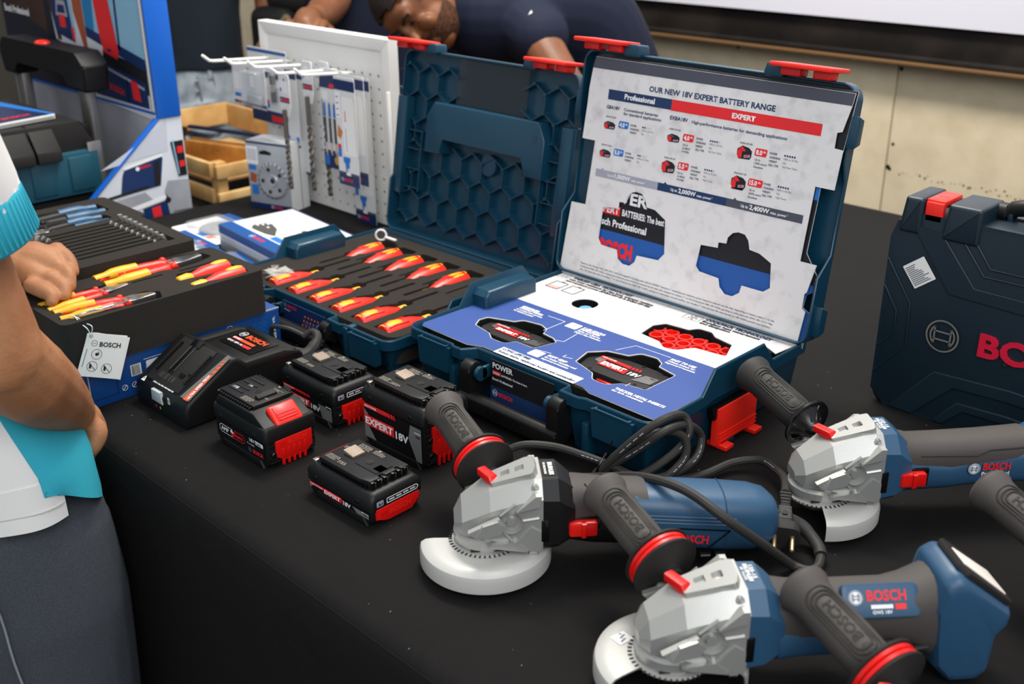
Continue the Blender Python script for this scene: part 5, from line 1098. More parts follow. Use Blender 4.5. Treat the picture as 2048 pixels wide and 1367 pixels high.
b.rect(-W_/2+.004, .085, -W_/2+.024, .096, PBLU2, M); b.poly([(-W_/2+.004, .06), (-W_/2+.02, .056), (-W_/2+.024, .075), (-W_/2+.008, .08)], mat('brick print', '#a5512f', .5), M); b.rect(-W_/2+.008, .03, -W_/2+.026, .052, PBLU2, M)
b.poly([(-.02, .128), (-.005, .132), (.012, .128), (.012, .122), (-.02, .122)], BLKG, M, .0006)
b.rect(.0, -.0002, D_, .148, CARDG, FR((W_/2+.0004, 0, 0), (0, 1, 0), (0, 0, 1)), 0); b.rect(D_-.026, 0, D_-.024, .15, PDGR, FR((W_/2+.0004, 0, 0), (0, 1, 0), (0, 0, 1)), .0003)
b.obj('carton_body', t, 35)
q = MB(); MM = M @ T(.012, .066, .0002); q.lathe([(.006, .003), (.012, .004), (.014, .002), (.036, .0035), (.040, .001), (.040, 0)], SILVP, 40, MM, caps=False)
for a in (.6, 1.9, 3.2, 4.4, 5.5): q.disc(.026*math.cos(a), .026*math.sin(a), .0045, HOLE, MM, .0042, 12)
for i in range(22): a = i*2*math.pi/22; q.box((.0375*math.cos(a), .0375*math.sin(a), .003), (.005, .004, .002), STEEL)if 0 else q.box((0, 0, 0), (.006, .004, .0016), STEEL, 0, MM @ R(a) @ T(.0375, 0, .0032))
q.disc(0, 0, .006, HOLE, MM, .0034, 14); q.obj('cup_wheel', t)
# ---------------------------------------------------------------- white pegboard with hooks and hanging packs
PEGW = mat('white coated board', '#eeece8', .4)
PX0, PX1, PY, PH = -1.015, -.565, .45, .385
t = thing('pegboard', 'white framed pegboard panel with hooks standing on the table', 'pegboard', (0, 0, 0))
b = MB(); M = FR((0, PY+.006, 0), (1, 0, 0), (0, 0, 1))
hl = [circ(.0036, 8, PX0+.042+.0262*i, .022+.0262*j) for i in range(15) for j in range(12)]
b.plate([(PX0+.01, .004), (PX1-.01, .004), (PX1-.01, PH-.01), (PX0+.01, PH-.01)], hl, 0, .003, PEGW, M)
b.box(((PX0+PX1)/2, PY+.012, PH/2), (PX1-PX0-.03, .003, PH-.02), HOLE) ; b.obj('perforated_panel', t, 35)
for nm, pts in (('top', [(PX0, PH), (PX1, PH), (PX1-.024, PH-.024), (PX0+.024, PH-.024)]), ('l', [(PX0, 0), (PX0, PH), (PX0+.024, PH-.024), (PX0+.024, 0)]), ('r', [(PX1, 0), (PX1-.024, 0), (PX1-.024, PH-.024), (PX1, PH)])):
    b = MB(); b.prism(pts, -.016, .008, PEGW, M, .0012)
    if nm == 'r': b.box((PX1-.003, PY-.004, .15), (.006, .010, .27), PEGW, .001)
    b.obj('frame_rail', t, 35)
HK = [(-.970, .279), (-.905, .291), (-.830, .299), (-.735, .288), (-.685, .311)]
for x, yt in HK:
    b = MB(); b.tube([(x, PY, .306), (x, PY-.004, .309), (x, yt+.024, .3185), (x, yt+.014, .3205), (x, yt, .332)], .0032, PEGW, 10); b.sphere((x, yt, .332), .0032, PEGW, u=10, v=6); b.obj('hook', t)
def hung(label, x, y, zt, w, h, kind, group='packs hanging from the pegboard'):
    t = thing('hanging_pack', label, 'accessory pack', (x, y, zt-h), 0, group); M = FR((0, 0, 0), (1, 0, 0), (0, 0, 1))
    b = MB(); hw = w/2
    if kind != 'drill':
        b.plate(fillet([(-hw, 0), (hw, 0), (hw, h), (-hw, h)], .004, 2), [rrect(.018, .008, .003, 2, 0, h-.014)], -.0006, .0006, CARDG, M)
        Mf = M @ T(0, 0, .0007)
    if kind == 'saw':
        b.rect(-hw, h-.026, hw, h-.006, NAVYB, Mf); b.rect(-hw, 0, hw, .022, NAVYB, Mf); b.rect(-hw, .022, hw, .027, PDGR, Mf); b.rect(-.008, .021, .006, .027, WHT, Mf, .0005); bosch_mark(b, Mf, -hw+.006, .011, .0085)
        b.rect(-hw+.002, h-.082, -hw+.018, h-.030, WHT, Mf)
        for i in range(4): b.rect(-hw+.005, h-.077+.012*i, -hw+.012, h-.075+.012*i, PDGR, Mf, .0005)
        b.poly(fillet([(-hw+.022, .062), (hw-.004, .062), (hw-.004, h-.05), (hw-.01, h-.038), (-hw+.022, h-.038)], .004, 2), PAPER, Mf, .0004)
        b.poly([(-hw+.018, .058), (-hw+.040, .058), (-hw+.040, .052), (-hw+.036, .047), (-hw+.036, .036), (-hw+.030, .036), (-hw+.028, .028), (-hw+.025, .028), (-hw+.023, .044), (-hw+.018, .048)], PBLU2, Mf, .0008)
        b.text('BOSCH', 0, 0, .020, PRED, Mf @ T(-hw+.036, h-.078, 0) @ R(-math.pi/2) if 0 else Mf @ T(-hw+.034, h-.086, 0) @ R(math.pi/2), .004, .03, 0, .0008); b.rect(-hw+.0305, .070, -hw+.0318, h-.1, PBLU2, Mf, .0006)
        b.poly([(-hw+.002, .098), (-hw+.013, .092), (-hw+.02, .108), (-hw+.006, .122)], mat('orange brown print', '#c77a3a', .5), Mf); b.rect(-hw+.002, .074, -hw+.013, .082, PRED, Mf); b.rect(-hw+.002, .056, -hw+.013, .074, PBLU2, Mf)
    elif kind == 'jigsaw':
        b.rect(-hw, h-.040, hw, h-.012, NAVYB, Mf); b.rect(-hw, 0, hw, .038, NAVYB, Mf); b.rect(-.008, h-.038, .024, h-.030, PRED, Mf, .0005); b.rect(-hw+.004, h-.064, -hw+.026, h-.046, WHT, Mf, .0004)
        for i in range(4):
            x0 = -hw+.012+.0165*i; b.poly([(x0-.004, h-.098), (x0+.004, h-.098), (x0+.003, h-.072), (x0, h-.068), (x0-.003, h-.072)], PBLU2, Mf, .0012); b.box((x0, h-.126, .0016), (.006, .052, .0014), DISC, 0, Mf); b.box((x0, h-.162, .0016), (.005, .022, .0014), mat('peach metal', '#dcc6bc', .4) if 'peach metal' not in bpy.data.materials else bpy.data.materials['peach metal'], 0, Mf); b.poly([(x0-.002, .028), (x0+.002, .028), (x0, .034)], WHT, Mf, .0006)
        b.disc(.004, .018, .009, mat('amber print', '#cf9a4a', .5), Mf); b.rect(-hw+.004, .006, -hw+.018, .028, PBLU2, Mf, .0006); b.rect(-hw+.003, .044, -hw+.014, .054, PBLU2, Mf, .0006)
    elif kind == 'bit':
        b.rect(-hw, h-.024, hw, h-.012, NAVYB, Mf); b.rect(-hw, 0, hw, .006, NAVYB, Mf); b.rect(-hw+.004, h-.042, hw-.004, h-.028, WHT, Mf); b.rect(-hw+.003, .012, -hw+.013, .022, PBLU2, Mf); b.rect(-hw+.003, .022, -hw+.012, .029, PRED, Mf)
        b.prism(rrect(.020, .066, .006, 3, .0, .056), 0, .012, CLR, Mf, .003); b.cyl(tuple(Mf @ Vector((0, .028, .005))), tuple(Mf @ Vector((0, .05, .005))), .0055, BLK, 12); b.cyl(tuple(Mf @ Vector((0, .05, .005))), tuple(Mf @ Vector((0, .066, .005))), .0045, STEEL, 12); b.cyl(tuple(Mf @ Vector((0, .066, .005))), tuple(Mf @ Vector((0, .084, .005))), .006, BLK, 12)
    elif kind == 'blister':
        b.rect(-hw, 0, hw, .006, NAVYB, Mf); b.rect(-hw+.004, h-.06, -hw+.038, h-.024, WHT, Mf); b.rect(-hw+.004, .014, -hw+.03, .022, PBLU2, Mf); b.poly([(-hw+.014, .042), (-hw+.026, .040), (-hw+.022, .052), (-hw+.012, .05)], PDGR, Mf); b.rect(-hw+.012, .001, -hw+.03, .005, PRED, Mf, .0006)
        b.prism(rrect(w*.50, h*.82, .006, 3, w*.22, h*.44), 0, .022, CLR, Mf, .004); b.box((w*.22, h*.18, .006), (w*.4, h*.2, .008), SILVP, .002, Mf); b.rect(w*.05, h*.45, w*.18, h*.72, WHT, Mf, .0006)
    elif kind == 'card':
        b.rect(-hw, h-.010, hw, h-.003, BAND, Mf); b.rect(-hw, 0, hw, .024, NAVYB, Mf); b.rect(.002, .004, .05, .018, PRED, Mf, .0005)
    elif kind == 'tall':
        b.rect(-hw, h-.030, hw, h-.012, NAVYB, Mf); b.rect(-hw, 0, hw, .005, NAVYB, Mf); b.rect(-hw+.003, .010, -hw+.012, .022, PBLU2, Mf); b.rect(hw-.014, .010, hw-.004, .022, PBLU2, Mf); b.rect(-hw+.003, .05, -hw+.010, .062, PRED, Mf)
    if kind == 'drill':
        hh = .085; z0 = h-hh
        b.plate(fillet([(-hw, z0+.02), (-hw+.005, z0), (hw-.005, z0), (hw, z0+.02), (hw, h), (-hw, h)], .004, 2), [rrect(.010, .008, .003, 2, 0, h-.012)], -.001, .001, CARDG, M); Mf = M @ T(0, 0, .0012)
        b.rect(-hw+.001, z0+.028, hw-.001, z0+.039, NAVYB, Mf); b.emblem(.003, WHT, Mf, -hw+.005, z0+.0335); b.rect(-hw+.009, z0+.031, hw-.002, z0+.036, PRED, Mf, .0005); b.rect(-hw+.003, z0+.048, hw-.003, z0+.072, WHT, Mf); b.rect(-hw+.004, z0+.050, -hw+.010, z0+.055, PBLU2, Mf, .0005); b.rect(-hw+.004, z0+.055, -hw+.010, z0+.058, PRED, Mf, .0005); b.disc(0, z0+.022, .0032, PAPER, Mf, .0006)
        b.obj('hanger_card', t, 35); q = MB(); DG = bpy.data.materials.get('dull drill steel') or mat('dull drill steel', '#77716a', .4, .7)
        q.cyl(tuple(M @ Vector((0, z0+.014, .004))), tuple(M @ Vector((0, z0-.045, .004))), .0050, DG, 12)
        for k in (0, math.pi):
            L = z0-.045; q.tube([tuple(M @ Vector((.0032*math.cos(k+a*1.0), L*(1-a/30), .004+.0032*math.sin(k+a*1.0)))) for a in [i*.6 for i in range(51)]], .0026, DG, 6)
        q.cyl(tuple(M @ Vector((0, .0, .004))), tuple(M @ Vector((0, z0-.045, .004))), .0030, DG, 8); q.box((0, .003, .004), (.012, .008, .004), DG, 0, M)
        q.obj('drill_bit', t, 40)
    else: b.obj('backing_card', t, 35)
    return t
hung('wide hanging pack with navy bottom band, behind the clear blister on the first hook', -.968, .432, .330, .150, .162, 'card')
hung('clear blister pack hanging at the front of the leftmost hook', -.935, .362, .312, .125, .090, 'blister')
hung('pale green grey pack with black bit holder hanging from the second hook', -.872, .385, .306, .075, .100, 'bit')
hung('tall pale card pack hanging behind the drill bit, left one', -.862, .415, .310, .050, .175, 'tall')
hung('tall pale card pack hanging behind the drill bit, longer right one', -.845, .432, .308, .052, .235, 'tall')
hung('single masonry drill bit on a hanger card, lowest tip left of the blades', -.785, .350, .306, .036, .236, 'drill', 'drill bits hanging from the pegboard')
hung('long drill bit on a hanger card left of the blue jigsaw blades, front one', -.762, .392, .330, .036, .268, 'drill', 'drill bits hanging from the pegboard')
hung('long drill bit hanging behind its twin, beside the jigsaw blades', -.744, .420, .328, .036, .280, 'drill', 'drill bits hanging from the pegboard')
hung('jigsaw blade pack with four blue topped blades on the fourth hook', -.708, .412, .318, .080, .206, 'jigsaw')
hung('long saw blade pack at the front of the rightmost hook', -.612, .372, .318, .066, .216, 'saw')
hung('long saw blade pack in the middle of the rightmost hook', -.622, .402, .316, .066, .218, 'saw')
hung('lowest hanging saw blade pack, at the back of the rightmost hook', -.652, .438, .306, .068, .305, 'saw')
# ---------------------------------------------------------------- low bench, cardboard display, trolley boxes, wooden crate
WOOD = mat('raw pine', '#d8b57c', .6, 0, .3, None, (14, '#bd9158', .35, .65)); WOODD = mat('dark walnut stain', '#6b4524', .5, 0, .4, None, (18, '#4a2c14', .4, .6)); WOODR = mat('warm oak', '#b97f3a', .5, 0, .4, None, (16, '#94602a', .4, .6))
b = MB(); b.box((-1.42, .16, -.12), (.74, 1.2, .04), DARKM, .003)
for x in (-1.76, -1.08):
    for y in (-.40, .72): b.box((x, y, -.43), (.04, .04, .62), DARKM)
tag(b.obj('low_bench', None), 'dark low bench behind the table end carrying the trolley boxes and crate', 'bench')
# cardboard display
DBLUE = mat('display blue', '#0a5fc4', .4); DGREY = mat('grey concrete print', '#b4b6bd', .5, 0, .4, None, (9, '#9b9da6', .35, .65)); DNAVY = mat('photo navy', '#0b2c5e', .45); DDARK = mat('photo dark', '#15182a', .45); DBROWN = mat('photo brown', '#5a3a2c', .5, 0, .4, None, (4, '#20171a', .3, .7)); DSKY = mat('photo pale blue', '#8fc0dc', .45); DTEAL = mat('photo blue', '#1f7fb8', .45); DWHT = mat('photo white', '#d8dce4', .5)
t = thing('cardboard_display', 'cardboard sales display with printed photos and bright blue edges at top left', 'display stand', (0, 0, 0))
PXR, PYF = -1.035, .19; M = FR((0, PYF-.0005, 0), (1, 0, 0), (0, 0, 1))
b = MB(); b.box((PXR-.36, PYF+.028, .25), (.72, .055, .70), DGREY, .001)
b.rect(PXR-.72, .215, PXR, .60, DDARK, M, .0002); b.rect(PXR-.72, .212, PXR, .218, DBLUE, M, .0008); b.rect(PXR-.010, .20, PXR, .60, WHT, M, .0006)
# photo of a strapped case (right), rolling stack (middle), dark portrait with lettering (left)
X = PXR
b.poly([(X-.27, .36), (X-.012, .315), (X-.012, .60), (X-.27, .60)], DSKY, M, .0006); b.poly([(X-.27, .36), (X-.23, .355), (X-.20, .6), (X-.27, .6)], DTEAL, M, .0009); b.poly([(X-.115, .35), (X-.02, .33), (X-.02, .6), (X-.10, .6)], DSKY, M, .001); b.poly([(X-.125, .335), (X-.115, .335), (X-.10, .6), (X-.11, .6)], DNAVY, M, .0012)
b.poly([(X-.27, .35), (X-.012, .30), (X-.012, .325), (X-.27, .372)], DNAVY, M, .0012)
b.poly([(X-.195, .325), (X-.135, .313), (X-.125, .33), (X-.145, .45), (X-.125, .52), (X-.15, .6), (X-.23, .6), (X-.225, .5), (X-.215, .45), (X-.205, .36)], PRED, M, .0016); b.poly([(X-.215, .49), (X-.15, .48), (X-.145, .52), (X-.155, .6), (X-.215, .6)], PBLK, M, .002); b.rect(X-.178, .327, X-.158, .333, DNAVY, M, .002)
b.poly([(X-.27, .35), (X-.012, .30), (X-.012, .20), (X-.27, .215)], DWHT, M, .0006); b.poly([(X-.20, .33), (X-.012, .305), (X-.012, .25), (X-.21, .29)], PBLK, M, .001)
b.poly([(X-.265, .225), (X-.02, .222), (X-.02, .275), (X-.23, .305), (X-.265, .30)], DNAVY, M, .0013); b.poly([(X-.24, .235), (X-.115, .232), (X-.115, .275), (X-.235, .295)], DTEAL if 0 else DNAVY, M, .0015); b.line([(X-.236, .297), (X-.10, .275), (X-.03, .262)], .006, PGRY, M, .0018); b.line([(X-.245, .23), (X-.245, .295)], .003, PBLK, M, .0018); b.line([(X-.108, .225), (X-.105, .275)], .005, PBLK, M, .0018)
b.disc(X-.205, .266, .010, WHT, M, .002); b.text('BOSCH', X-.19, .245, .065, PRED, M, .013, .035, 0, .002, slope=-.12); b.poly([(X-.085, .235), (X-.05, .233), (X-.058, .272), (X-.088, .277)], PRED, M, .002)
b.poly([(X-.43, .33), (X-.27, .30), (X-.27, .6), (X-.46, .6)], DWHT, M, .0006); b.poly([(X-.455, .47), (X-.42, .33), (X-.40, .33), (X-.42, .48)], DBROWN, M, .001); b.poly([(X-.32, .40), (X-.285, .31), (X-.272, .31), (X-.272, .45), (X-.32, .6)], bpy.data.materials['brick print'], M, .001)
b.poly([(X-.42, .345), (X-.33, .33), (X-.335, .46), (X-.345, .52), (X-.43, .53), (X-.435, .46)], DNAVY, M, .0013); b.poly([(X-.335, .35), (X-.32, .35), (X-.335, .52), (X-.348, .52)], DSKY, M, .0014)
for x, y, w, h in ((.425, .45, .010, .05), (.355, .47, .012, .05), (.395, .36, .03, .028), (.34, .335, .012, .03), (.405, .515, .03, .016)): b.rect(X-x, y, X-x+w, y+h, PRED, M, .0018)
b.disc(X-.395, .475, .006, WHT, M, .0018); b.poly([(X-.41, .385), (X-.35, .385), (X-.355, .42), (X-.40, .42)], PGRY, M, .0016); b.poly([(X-.402, .392), (X-.36, .392), (X-.362, .41), (X-.395, .41)], DNAVY, M, .0018)
b.poly([(X-.72, .40), (X-.47, .34), (X-.47, .56), (X-.72, .56)], DBROWN, M, .0006); b.text('Bosch Professional', X-.70, .374, .14, WHT, M, .016, .03, 0, .002, slope=-.02); b.text('It is what makes you do it.', X-.72, .50, .12, WHT, M, .008, .02, 0, .002)
b.obj('back_panel', t, 60)
b = MB(); b.box((PXR+.0035, PYF+.0275, .405), (.006, .055, .402), DBLUE, .001); b.obj('blue_side', t)
b = MB(); wing = [(PYF+.05, -.098), (PYF-.26, -.098), (PYF-.212, .028), (-.001+.006, .040), (.187, .202), (PYF+.055, .205)]
wing = [(.245, -.098), (-.12, -.098), (-.12, -.08), (-.001, .040), (.190, .203), (.245, .203)]
WM = FR((PXR+.003, 0, 0), (0, 1, 0), (0, 0, 1)); b.prism(wing, -.005, .0, DWHT, WM)
b.poly([(.05, .118), (.205, .135), (.21, .2), (.13, .155)], mat('photo haze', '#c6cad6', .5), WM, .0006); b.poly([(.102, .112), (.188, .127), (.190, .120), (.178, .063), (.085, .056), (.095, .1)], DNAVY, WM, .001); b.line([(.10, .113), (.19, .128)], .006, WHT, WM, .0014); b.poly([(.168, .116), (.182, .118), (.177, .064), (.163, .062)], PBLK, WM, .0013); b.disc(.130, .108, .0045, WHT, WM, .0016); b.text('BOSCH', .136, .1065, .024, PRED, WM, .0055, .035, 0, .0016, slope=.08)
b.line([(.045, .055), (.15, .066)], .006, PBLK, WM, .0014); b.poly([(.03, .045), (.14, .055), (.16, .03), (.03, .02)], DGREY, WM, .0008); b.line([(.05, .015), (.19, .036)], .010, WHT, WM, .0012); b.poly([(.13, .02), (.2, .03), (.2, -.03), (.13, -.04)], DNAVY, WM, .001); b.poly([(.15, .018), (.17, .02), (.172, -.012), (.152, -.014)], PRED, WM, .0014); b.disc(.19, .028, .007, PBLK, WM, .0015)
b.poly([(.195, .07), (.245, .065), (.245, -.09), (.2, -.09), (.19, .0), (.185, .05)], DGREY, WM, .0012); b.line([(.2, .0), (.245, -.002)], .0025, PDGR, WM, .0015); b.poly([(.212, .152), (.242, .152), (.243, .075), (.222, .075)], PBLK, WM, .0014); b.rect(.226, .125, .24, .14, PRED, WM, .0018); b.rect(.228, .095, .24, .108, PRED, WM, .0018); b.line([(.218, .155), (.224, .08)], .003, DSKY, WM, .0018)
b.obj('side_wing', t, 60)
b = MB(); P = [(-.12, -.08), (-.001, .040), (.190, .203)]
for a, c in zip(P, P[1:]):
    d = Vector((0, c[0]-a[0], c[1]-a[1])); b.box((0, 0, 0), (.016, d.length+.006, .005), DBLUE, .0015, T(PXR-.002, (a[0]+c[0])/2, (a[1]+c[1])/2) @ R(math.atan2(d.z, d.y), 'X'))
b.obj('wing_edge', t)
# trolley of stacked boxes
TEALB = mat('petrol plastic', '#1d4f60', .42)
XF = -1.09
def stackbox(label, z0, z1, zl):
    t = thing('toolbox', label, 'toolbox', (XF-.19, -.115, z0)); h = z1-z0; lid = zl-z0
    b = MB(); b.prism([(-.185, 0), (.195, 0), (.195, lid), (-.185, lid)], -.19, .19, TEALB, FR((0, 0, 0), (0, 1, 0), (0, 0, 1)), .006, 2, both=True)
    for y0, y1 in ((-.20, .02),): 
        b.box((.1905, -.13, lid*.45), (.006, .16, lid*.62), BLKG, .004); b.box((.189, -.13, lid*.45), (.0065, .135, lid*.48), TEALB, .004)
    for y in (-.02, .07, .15): b.box((.190, y, lid*.5), (.006, .05, lid*.8), TEALB, .004)
    b.obj('body', t, 35)
    b = MB(); b.prism([(-.195, lid-.012), (.205, lid-.012), (.200, lid+.004), (.165, h), (-.155, h), (-.19, lid+.004)], -.175, .175, BLKM, FR((0, 0, 0), (0, 1, 0), (0, 0, 1)), .004, 2, both=True)
    for y, w in ((-.12, .15), (.01, .09), (.085, .05)): b.prism(fillet([(.178, lid-.010), (.208, lid-.010), (.204, lid+.012), (.168, h+.002), (.150, h+.002), (.165, lid)], .003, 2), y-w/2, y+w/2, BLKM, FR((0, 0, 0), (1, 0, 0), (0, 0, 1)) @ R(0) if 0 else Matrix(((1, 0, 0, 0), (0, 0, 1, 0), (0, 1, 0, 0), (0, 0, 0, 1))), .003)
    b.box((.1, .185, lid+.02), (.1, .03, .05), BLK, .006); b.obj('lid', t, 35); return t
s1 = stackbox('upper petrol blue toolbox with black ribbed lid carrying a magazine', .062, .212, .152)
s0 = stackbox('lower toolbox with black lid under the petrol blue one', -.0985, .056, .0)
b = MB(); ALU = mat('brushed aluminium', '#a9a6a2', .3, .8); t = s1
b.box((.186, .187, .055), (.006, .03, .10), ALU, .001); b.obj('corner_plate', t)
t = thing('trolley_frame', 'telescopic trolley handle with two aluminium tubes and black grip behind the toolboxes', 'trolley handle', (0, .118, -.0985))
for x in (-1.19, -1.515): b = MB(); b.prism(rrect(.045, .022, .006, 3), .01, .375, ALU, T(x, 0, 0)); b.obj('tube', t)
b = MB(); b.prism(fillet([(-1.565, .41), (-1.54, .437), (-1.165, .437), (-1.135, .41), (-1.14, .355), (-1.225, .355), (-1.235, .392), (-1.48, .392), (-1.49, .355), (-1.56, .355)], .008, 3), -.03, .026, BLK, FR((0, 0, 0), (1, 0, 0), (0, 0, 1)), .008, 3, both=True); b.obj('grip', t)
b = MB(); b.sphere((-1.36, -.008, .437), .02, REDL, sc=(1.1, .8, .35)); b.obj('release_button', t)
b = MB(); b.box((-1.35, .0, .008), (.45, .05, .016), BLK, .004); b.obj('foot_plate', t)
b = MB(); b.box((0, 0, .004), (.21, .14, .006), PAPER, .0008); b.box((.004, -.002, .0095), (.21, .14, .005), PAPER, .0008); b.poly([(-.105, -.07), (.105, -.07), (.105, .07), (-.105, .07)], mat('magazine navy', '#1b2b52', .35), T(.002, 0, .0123)); b.text('BOSCH', -.03, -.03, .06, PRED, T(.002, 0, .0126) @ R(math.pi/2) @ T(0, -.05, 0), .014, .04); b.disc(.02, -.055, .008, WHT, T(.002, 0, .0126)); b.poly([(-.105, .04), (.105, .06), (.105, .07), (-.105, .07)], PBLU2, T(.002, 0, .0127))
o = b.obj('magazine', None, 40); o.location = (-1.245, -.06, .2125); o.rotation_euler = (0, 0, .15); tag(o, 'navy covered magazine with red lettering lying on the toolbox lid', 'magazine')
# wooden crate display
t = thing('wooden_crate', 'raw pine slatted crate with open tray on the bench, below the person in pale jeans', 'crate', (-1.275, .45, -.0985))
def plank(c, d, m=WOOD, nm='slat'): b = MB(); b.box(c, d, m, .003); b.obj(nm, t)
plank((-.004, .012, .06), (.03, .03, .12), WOOD, 'post'); plank((-.42, .012, .06), (.03, .03, .12), WOOD, 'post'); plank((-.004, .30, .06), (.03, .03, .12), WOOD, 'post')
plank((-.21, -.008, .10), (.42, .014, .04)); plank((-.21, -.008, .035), (.42, .014, .036)); plank((.018, .16, .098), (.014, .34, .034)); plank((.018, .16, .03), (.014, .34, .03), WOOD)
plank((-.21, .15, .066), (.40, .29, .010), WOOD, 'tray_floor')
plank((-.21, .305, .135), (.43, .014, .065)); plank((-.425, .15, .14), (.014, .31, .06)); plank((.02, .30, .15), (.018, .045, .26), WOODD, 'post'); plank((.045, .30, .13), (.015, .03, .22), WOODR, 'post')
t = thing('wood_plane', 'wooden hand plane with black clamp lying in the pine crate', 'hand tool', (-1.42, .56, -.026), .45)
b = MB(); b.prism(fillet([(-.13, 0), (.13, 0), (.13, .05), (-.10, .06), (-.13, .04)], .006, 2), -.02, .02, WOODR, FR((0, 0, 0), (1, 0, 0), (0, 0, 1)), .003, both=True); b.box((-.14, 0, .03), (.03, .05, .06), WOODD, .004); b.obj('body', t)
b = MB(); b.box((-.13, 0, .075), (.035, .04, .025), BLK, .004); b.obj('clamp', t)
b = MB(); b.box((.02, 0, .088), (.24, .016, .008), mat('blue black blade', '#1e2747', .3, .5), .002, R(.05, 'Y')); b.obj('blade', t)
for i, (x, y) in enumerate(((-1.56, .60), (-1.36, .68), (-1.50, .52))):
    b = MB(); b.cyl((x-.02, y, -.020), (x+.02, y+.01, -.020), .010, (STEEL, PAPER, STEEL)[i], 12); tag(b.obj('metal_fitting', None), ('small steel fitting at the left of the crate tray', 'small white fitting at the back of the crate tray', 'small steel fitting at the front of the crate tray')[i], 'fitting')
t = thing('pine_box', 'open pine box with small metal parts seen between the pegboard and the honeycomb lid', 'box', (-.64, .86, .0)); 
b = MB(); b.plate(rrect(.30, .26, .01, 2), [rrect(.26, .22, .006, 2)], 0, .045, WOOD); b.box((0, 0, .004), (.28, .24, .008), WOODD); b.obj('tray', t, 35)
b = MB()
for i in range(26): b.sphere((random.uniform(-.1, .1), random.uniform(-.09, .09), .014), .010, STEEL if i % 2 else PAPER, u=8, v=6)
o = b.obj('metal_parts', None); o.location = (-.64, .86, .0); tag(o, 'small loose metal parts lying in the pine box', 'metal parts', kind='stuff')
# ---------------------------------------------------------------- closed dark case at the right
CASED = mat('dark blue black plastic', '#122530', .42, 0, .5, (1400, .12, .001))
t = thing('power_tool_case', 'closed dark blue plastic case standing upright at the right edge, red latches on top', 'tool case', (.515, .408, 0))
W_, D_, H_ = .37, .105, .278
b = MB(); o = fillet([(0, 0, .02), (W_, 0, .02), (W_, .24, .01), (W_-.012, H_, .02), (.012, H_, .02), (-.0, .24, .01)], .01, 5)
b.prism(o, -D_, 0, CASED, FR((0, 0, 0), (1, 0, 0), (0, 0, 1)), .008, 3, both=True)
b.prism([(x, y) for x, y in offset(o, .0025)], -D_*.53, -D_*.5, CASED, FR((0, 0, 0), (1, 0, 0), (0, 0, 1)), .001)
b.obj('shell', t, 35)
def mir(L): return [(W_*1000-x, y) for x, y in L]
M = FR((0, -.0008, 0), (1, 0, 0), (0, 0, 1))
G = [[(29, 262), (89, 182), (185, 179)], [(67, 258), (119, 196), (185, 195)], [(95, 256), (128, 215), (185, 215)], [(114, 253), (135, 226), (185, 226)], [(1, 211), (39, 156), (42, 97), (1, 46)], [(1, 173), (22, 141), (23, 109), (1, 84)], [(31, 3), (86, 70), (185, 75)], [(62, 2), (114, 57), (185, 60)], [(94, 2), (122, 36), (185, 39)], [(106, 2), (131, 28), (185, 29)]]
b = MB()
for k, g in enumerate(G):
    for L in (g, mir(g)):
        P = [M @ Vector((x/1000, y/1000, 0)) for x, y in L]; b.tube([tuple(p) for p in P], .0014, CASED, 6)
for A, B in ((0, 1), (6, 7), (8, 9)):                     # raised bands between the beads
    for f in (lambda L: L, mir):
        L = f(G[A])+f(G[B])[::-1]; b.prism(mm(L), -.003, .0016, CASED, M)
b.obj('raised_bands', t, 35)
for f in (0, 1):
    sx = lambda x: (W_-x if f else x)
    b = MB()
    for x0, x1 in ((.009, .040), (.066, .116)): b.prism(fillet([(sx(x0), H_-.028), (sx(x1), H_-.028), (sx(x1-.001), H_+.020), (sx(x0+.006), H_+.020)], .004, 3), -D_*.62, .004, CASED, FR((0, 0, 0), (1, 0, 0), (0, 0, 1)), .005, 3, both=True)
    b.obj('lug', t, 35)
    b = MB(); b.box((sx(.0525), .028, H_+.016), (.025, .05, .008), REDL, .002); b.box((sx(.0525), .004, H_+.004), (.024, .008, .026), REDL, .002); b.text('BOSCH', sx(.0525), .024, .014, RED, T(0, 0, H_+.0202), .003, .03, 0, .0003, 'c'); b.obj('latch', t)
    b = MB(); b.cyl((sx(.112), .052, H_+.008), (sx(.126), .052, H_+.008), .012, BLK, 18, bev=.002); b.box((sx(.131), .047, H_+.002), (.006, .010, .016), CASED, .001); b.obj('handle_pivot', t)
b = MB(); b.tube([(.126, .052, H_+.006), (.132, .052, H_+.014), (.145, .052, H_+.018), (W_/2, .052, H_+.019), (W_-.145, .052, H_+.018), (W_-.132, .052, H_+.014), (W_-.126, .052, H_+.006)], [.010, .0105, .011, .012, .011, .0105, .010], BLK, 14); b.obj('carrying_handle', t)
b = MB(); GREYL = mat('silver grey line', '#a7a49c', .35, .6); r = .0222; ex, ey = .0895, .1235
b.ring(r-.0022, r, GREYL, M, ex, ey, .0022, 40)
for sg in (-1, 1):
    a = .83; arc = [(ex+sg*r*.72*math.cos(t_), ey+r*.72*math.sin(t_)) for t_ in [-a+2*a*i/10 for i in range(11)]]; b.line(arc+[arc[0]], .0022, GREYL, M, .0022)
for yy in (-.0055, .0055): b.line([(ex-.011, ey+yy), (ex+.011, ey+yy)], .0022, GREYL, M, .0022)
b.obj('emblem', t, 60)
b = MB(); V, F, Wt = text_mesh('BOSCH', .03, 3); k = .163/Wt; ky = .029/CAPH
cu = bpy.data.curves.new('tmp', 'FONT'); cu.body = 'BOSCH'; cu.size = 1; cu.offset = .03; cu.extrude = .03; cu.resolution_u = 3; me = curve_mesh(cu)
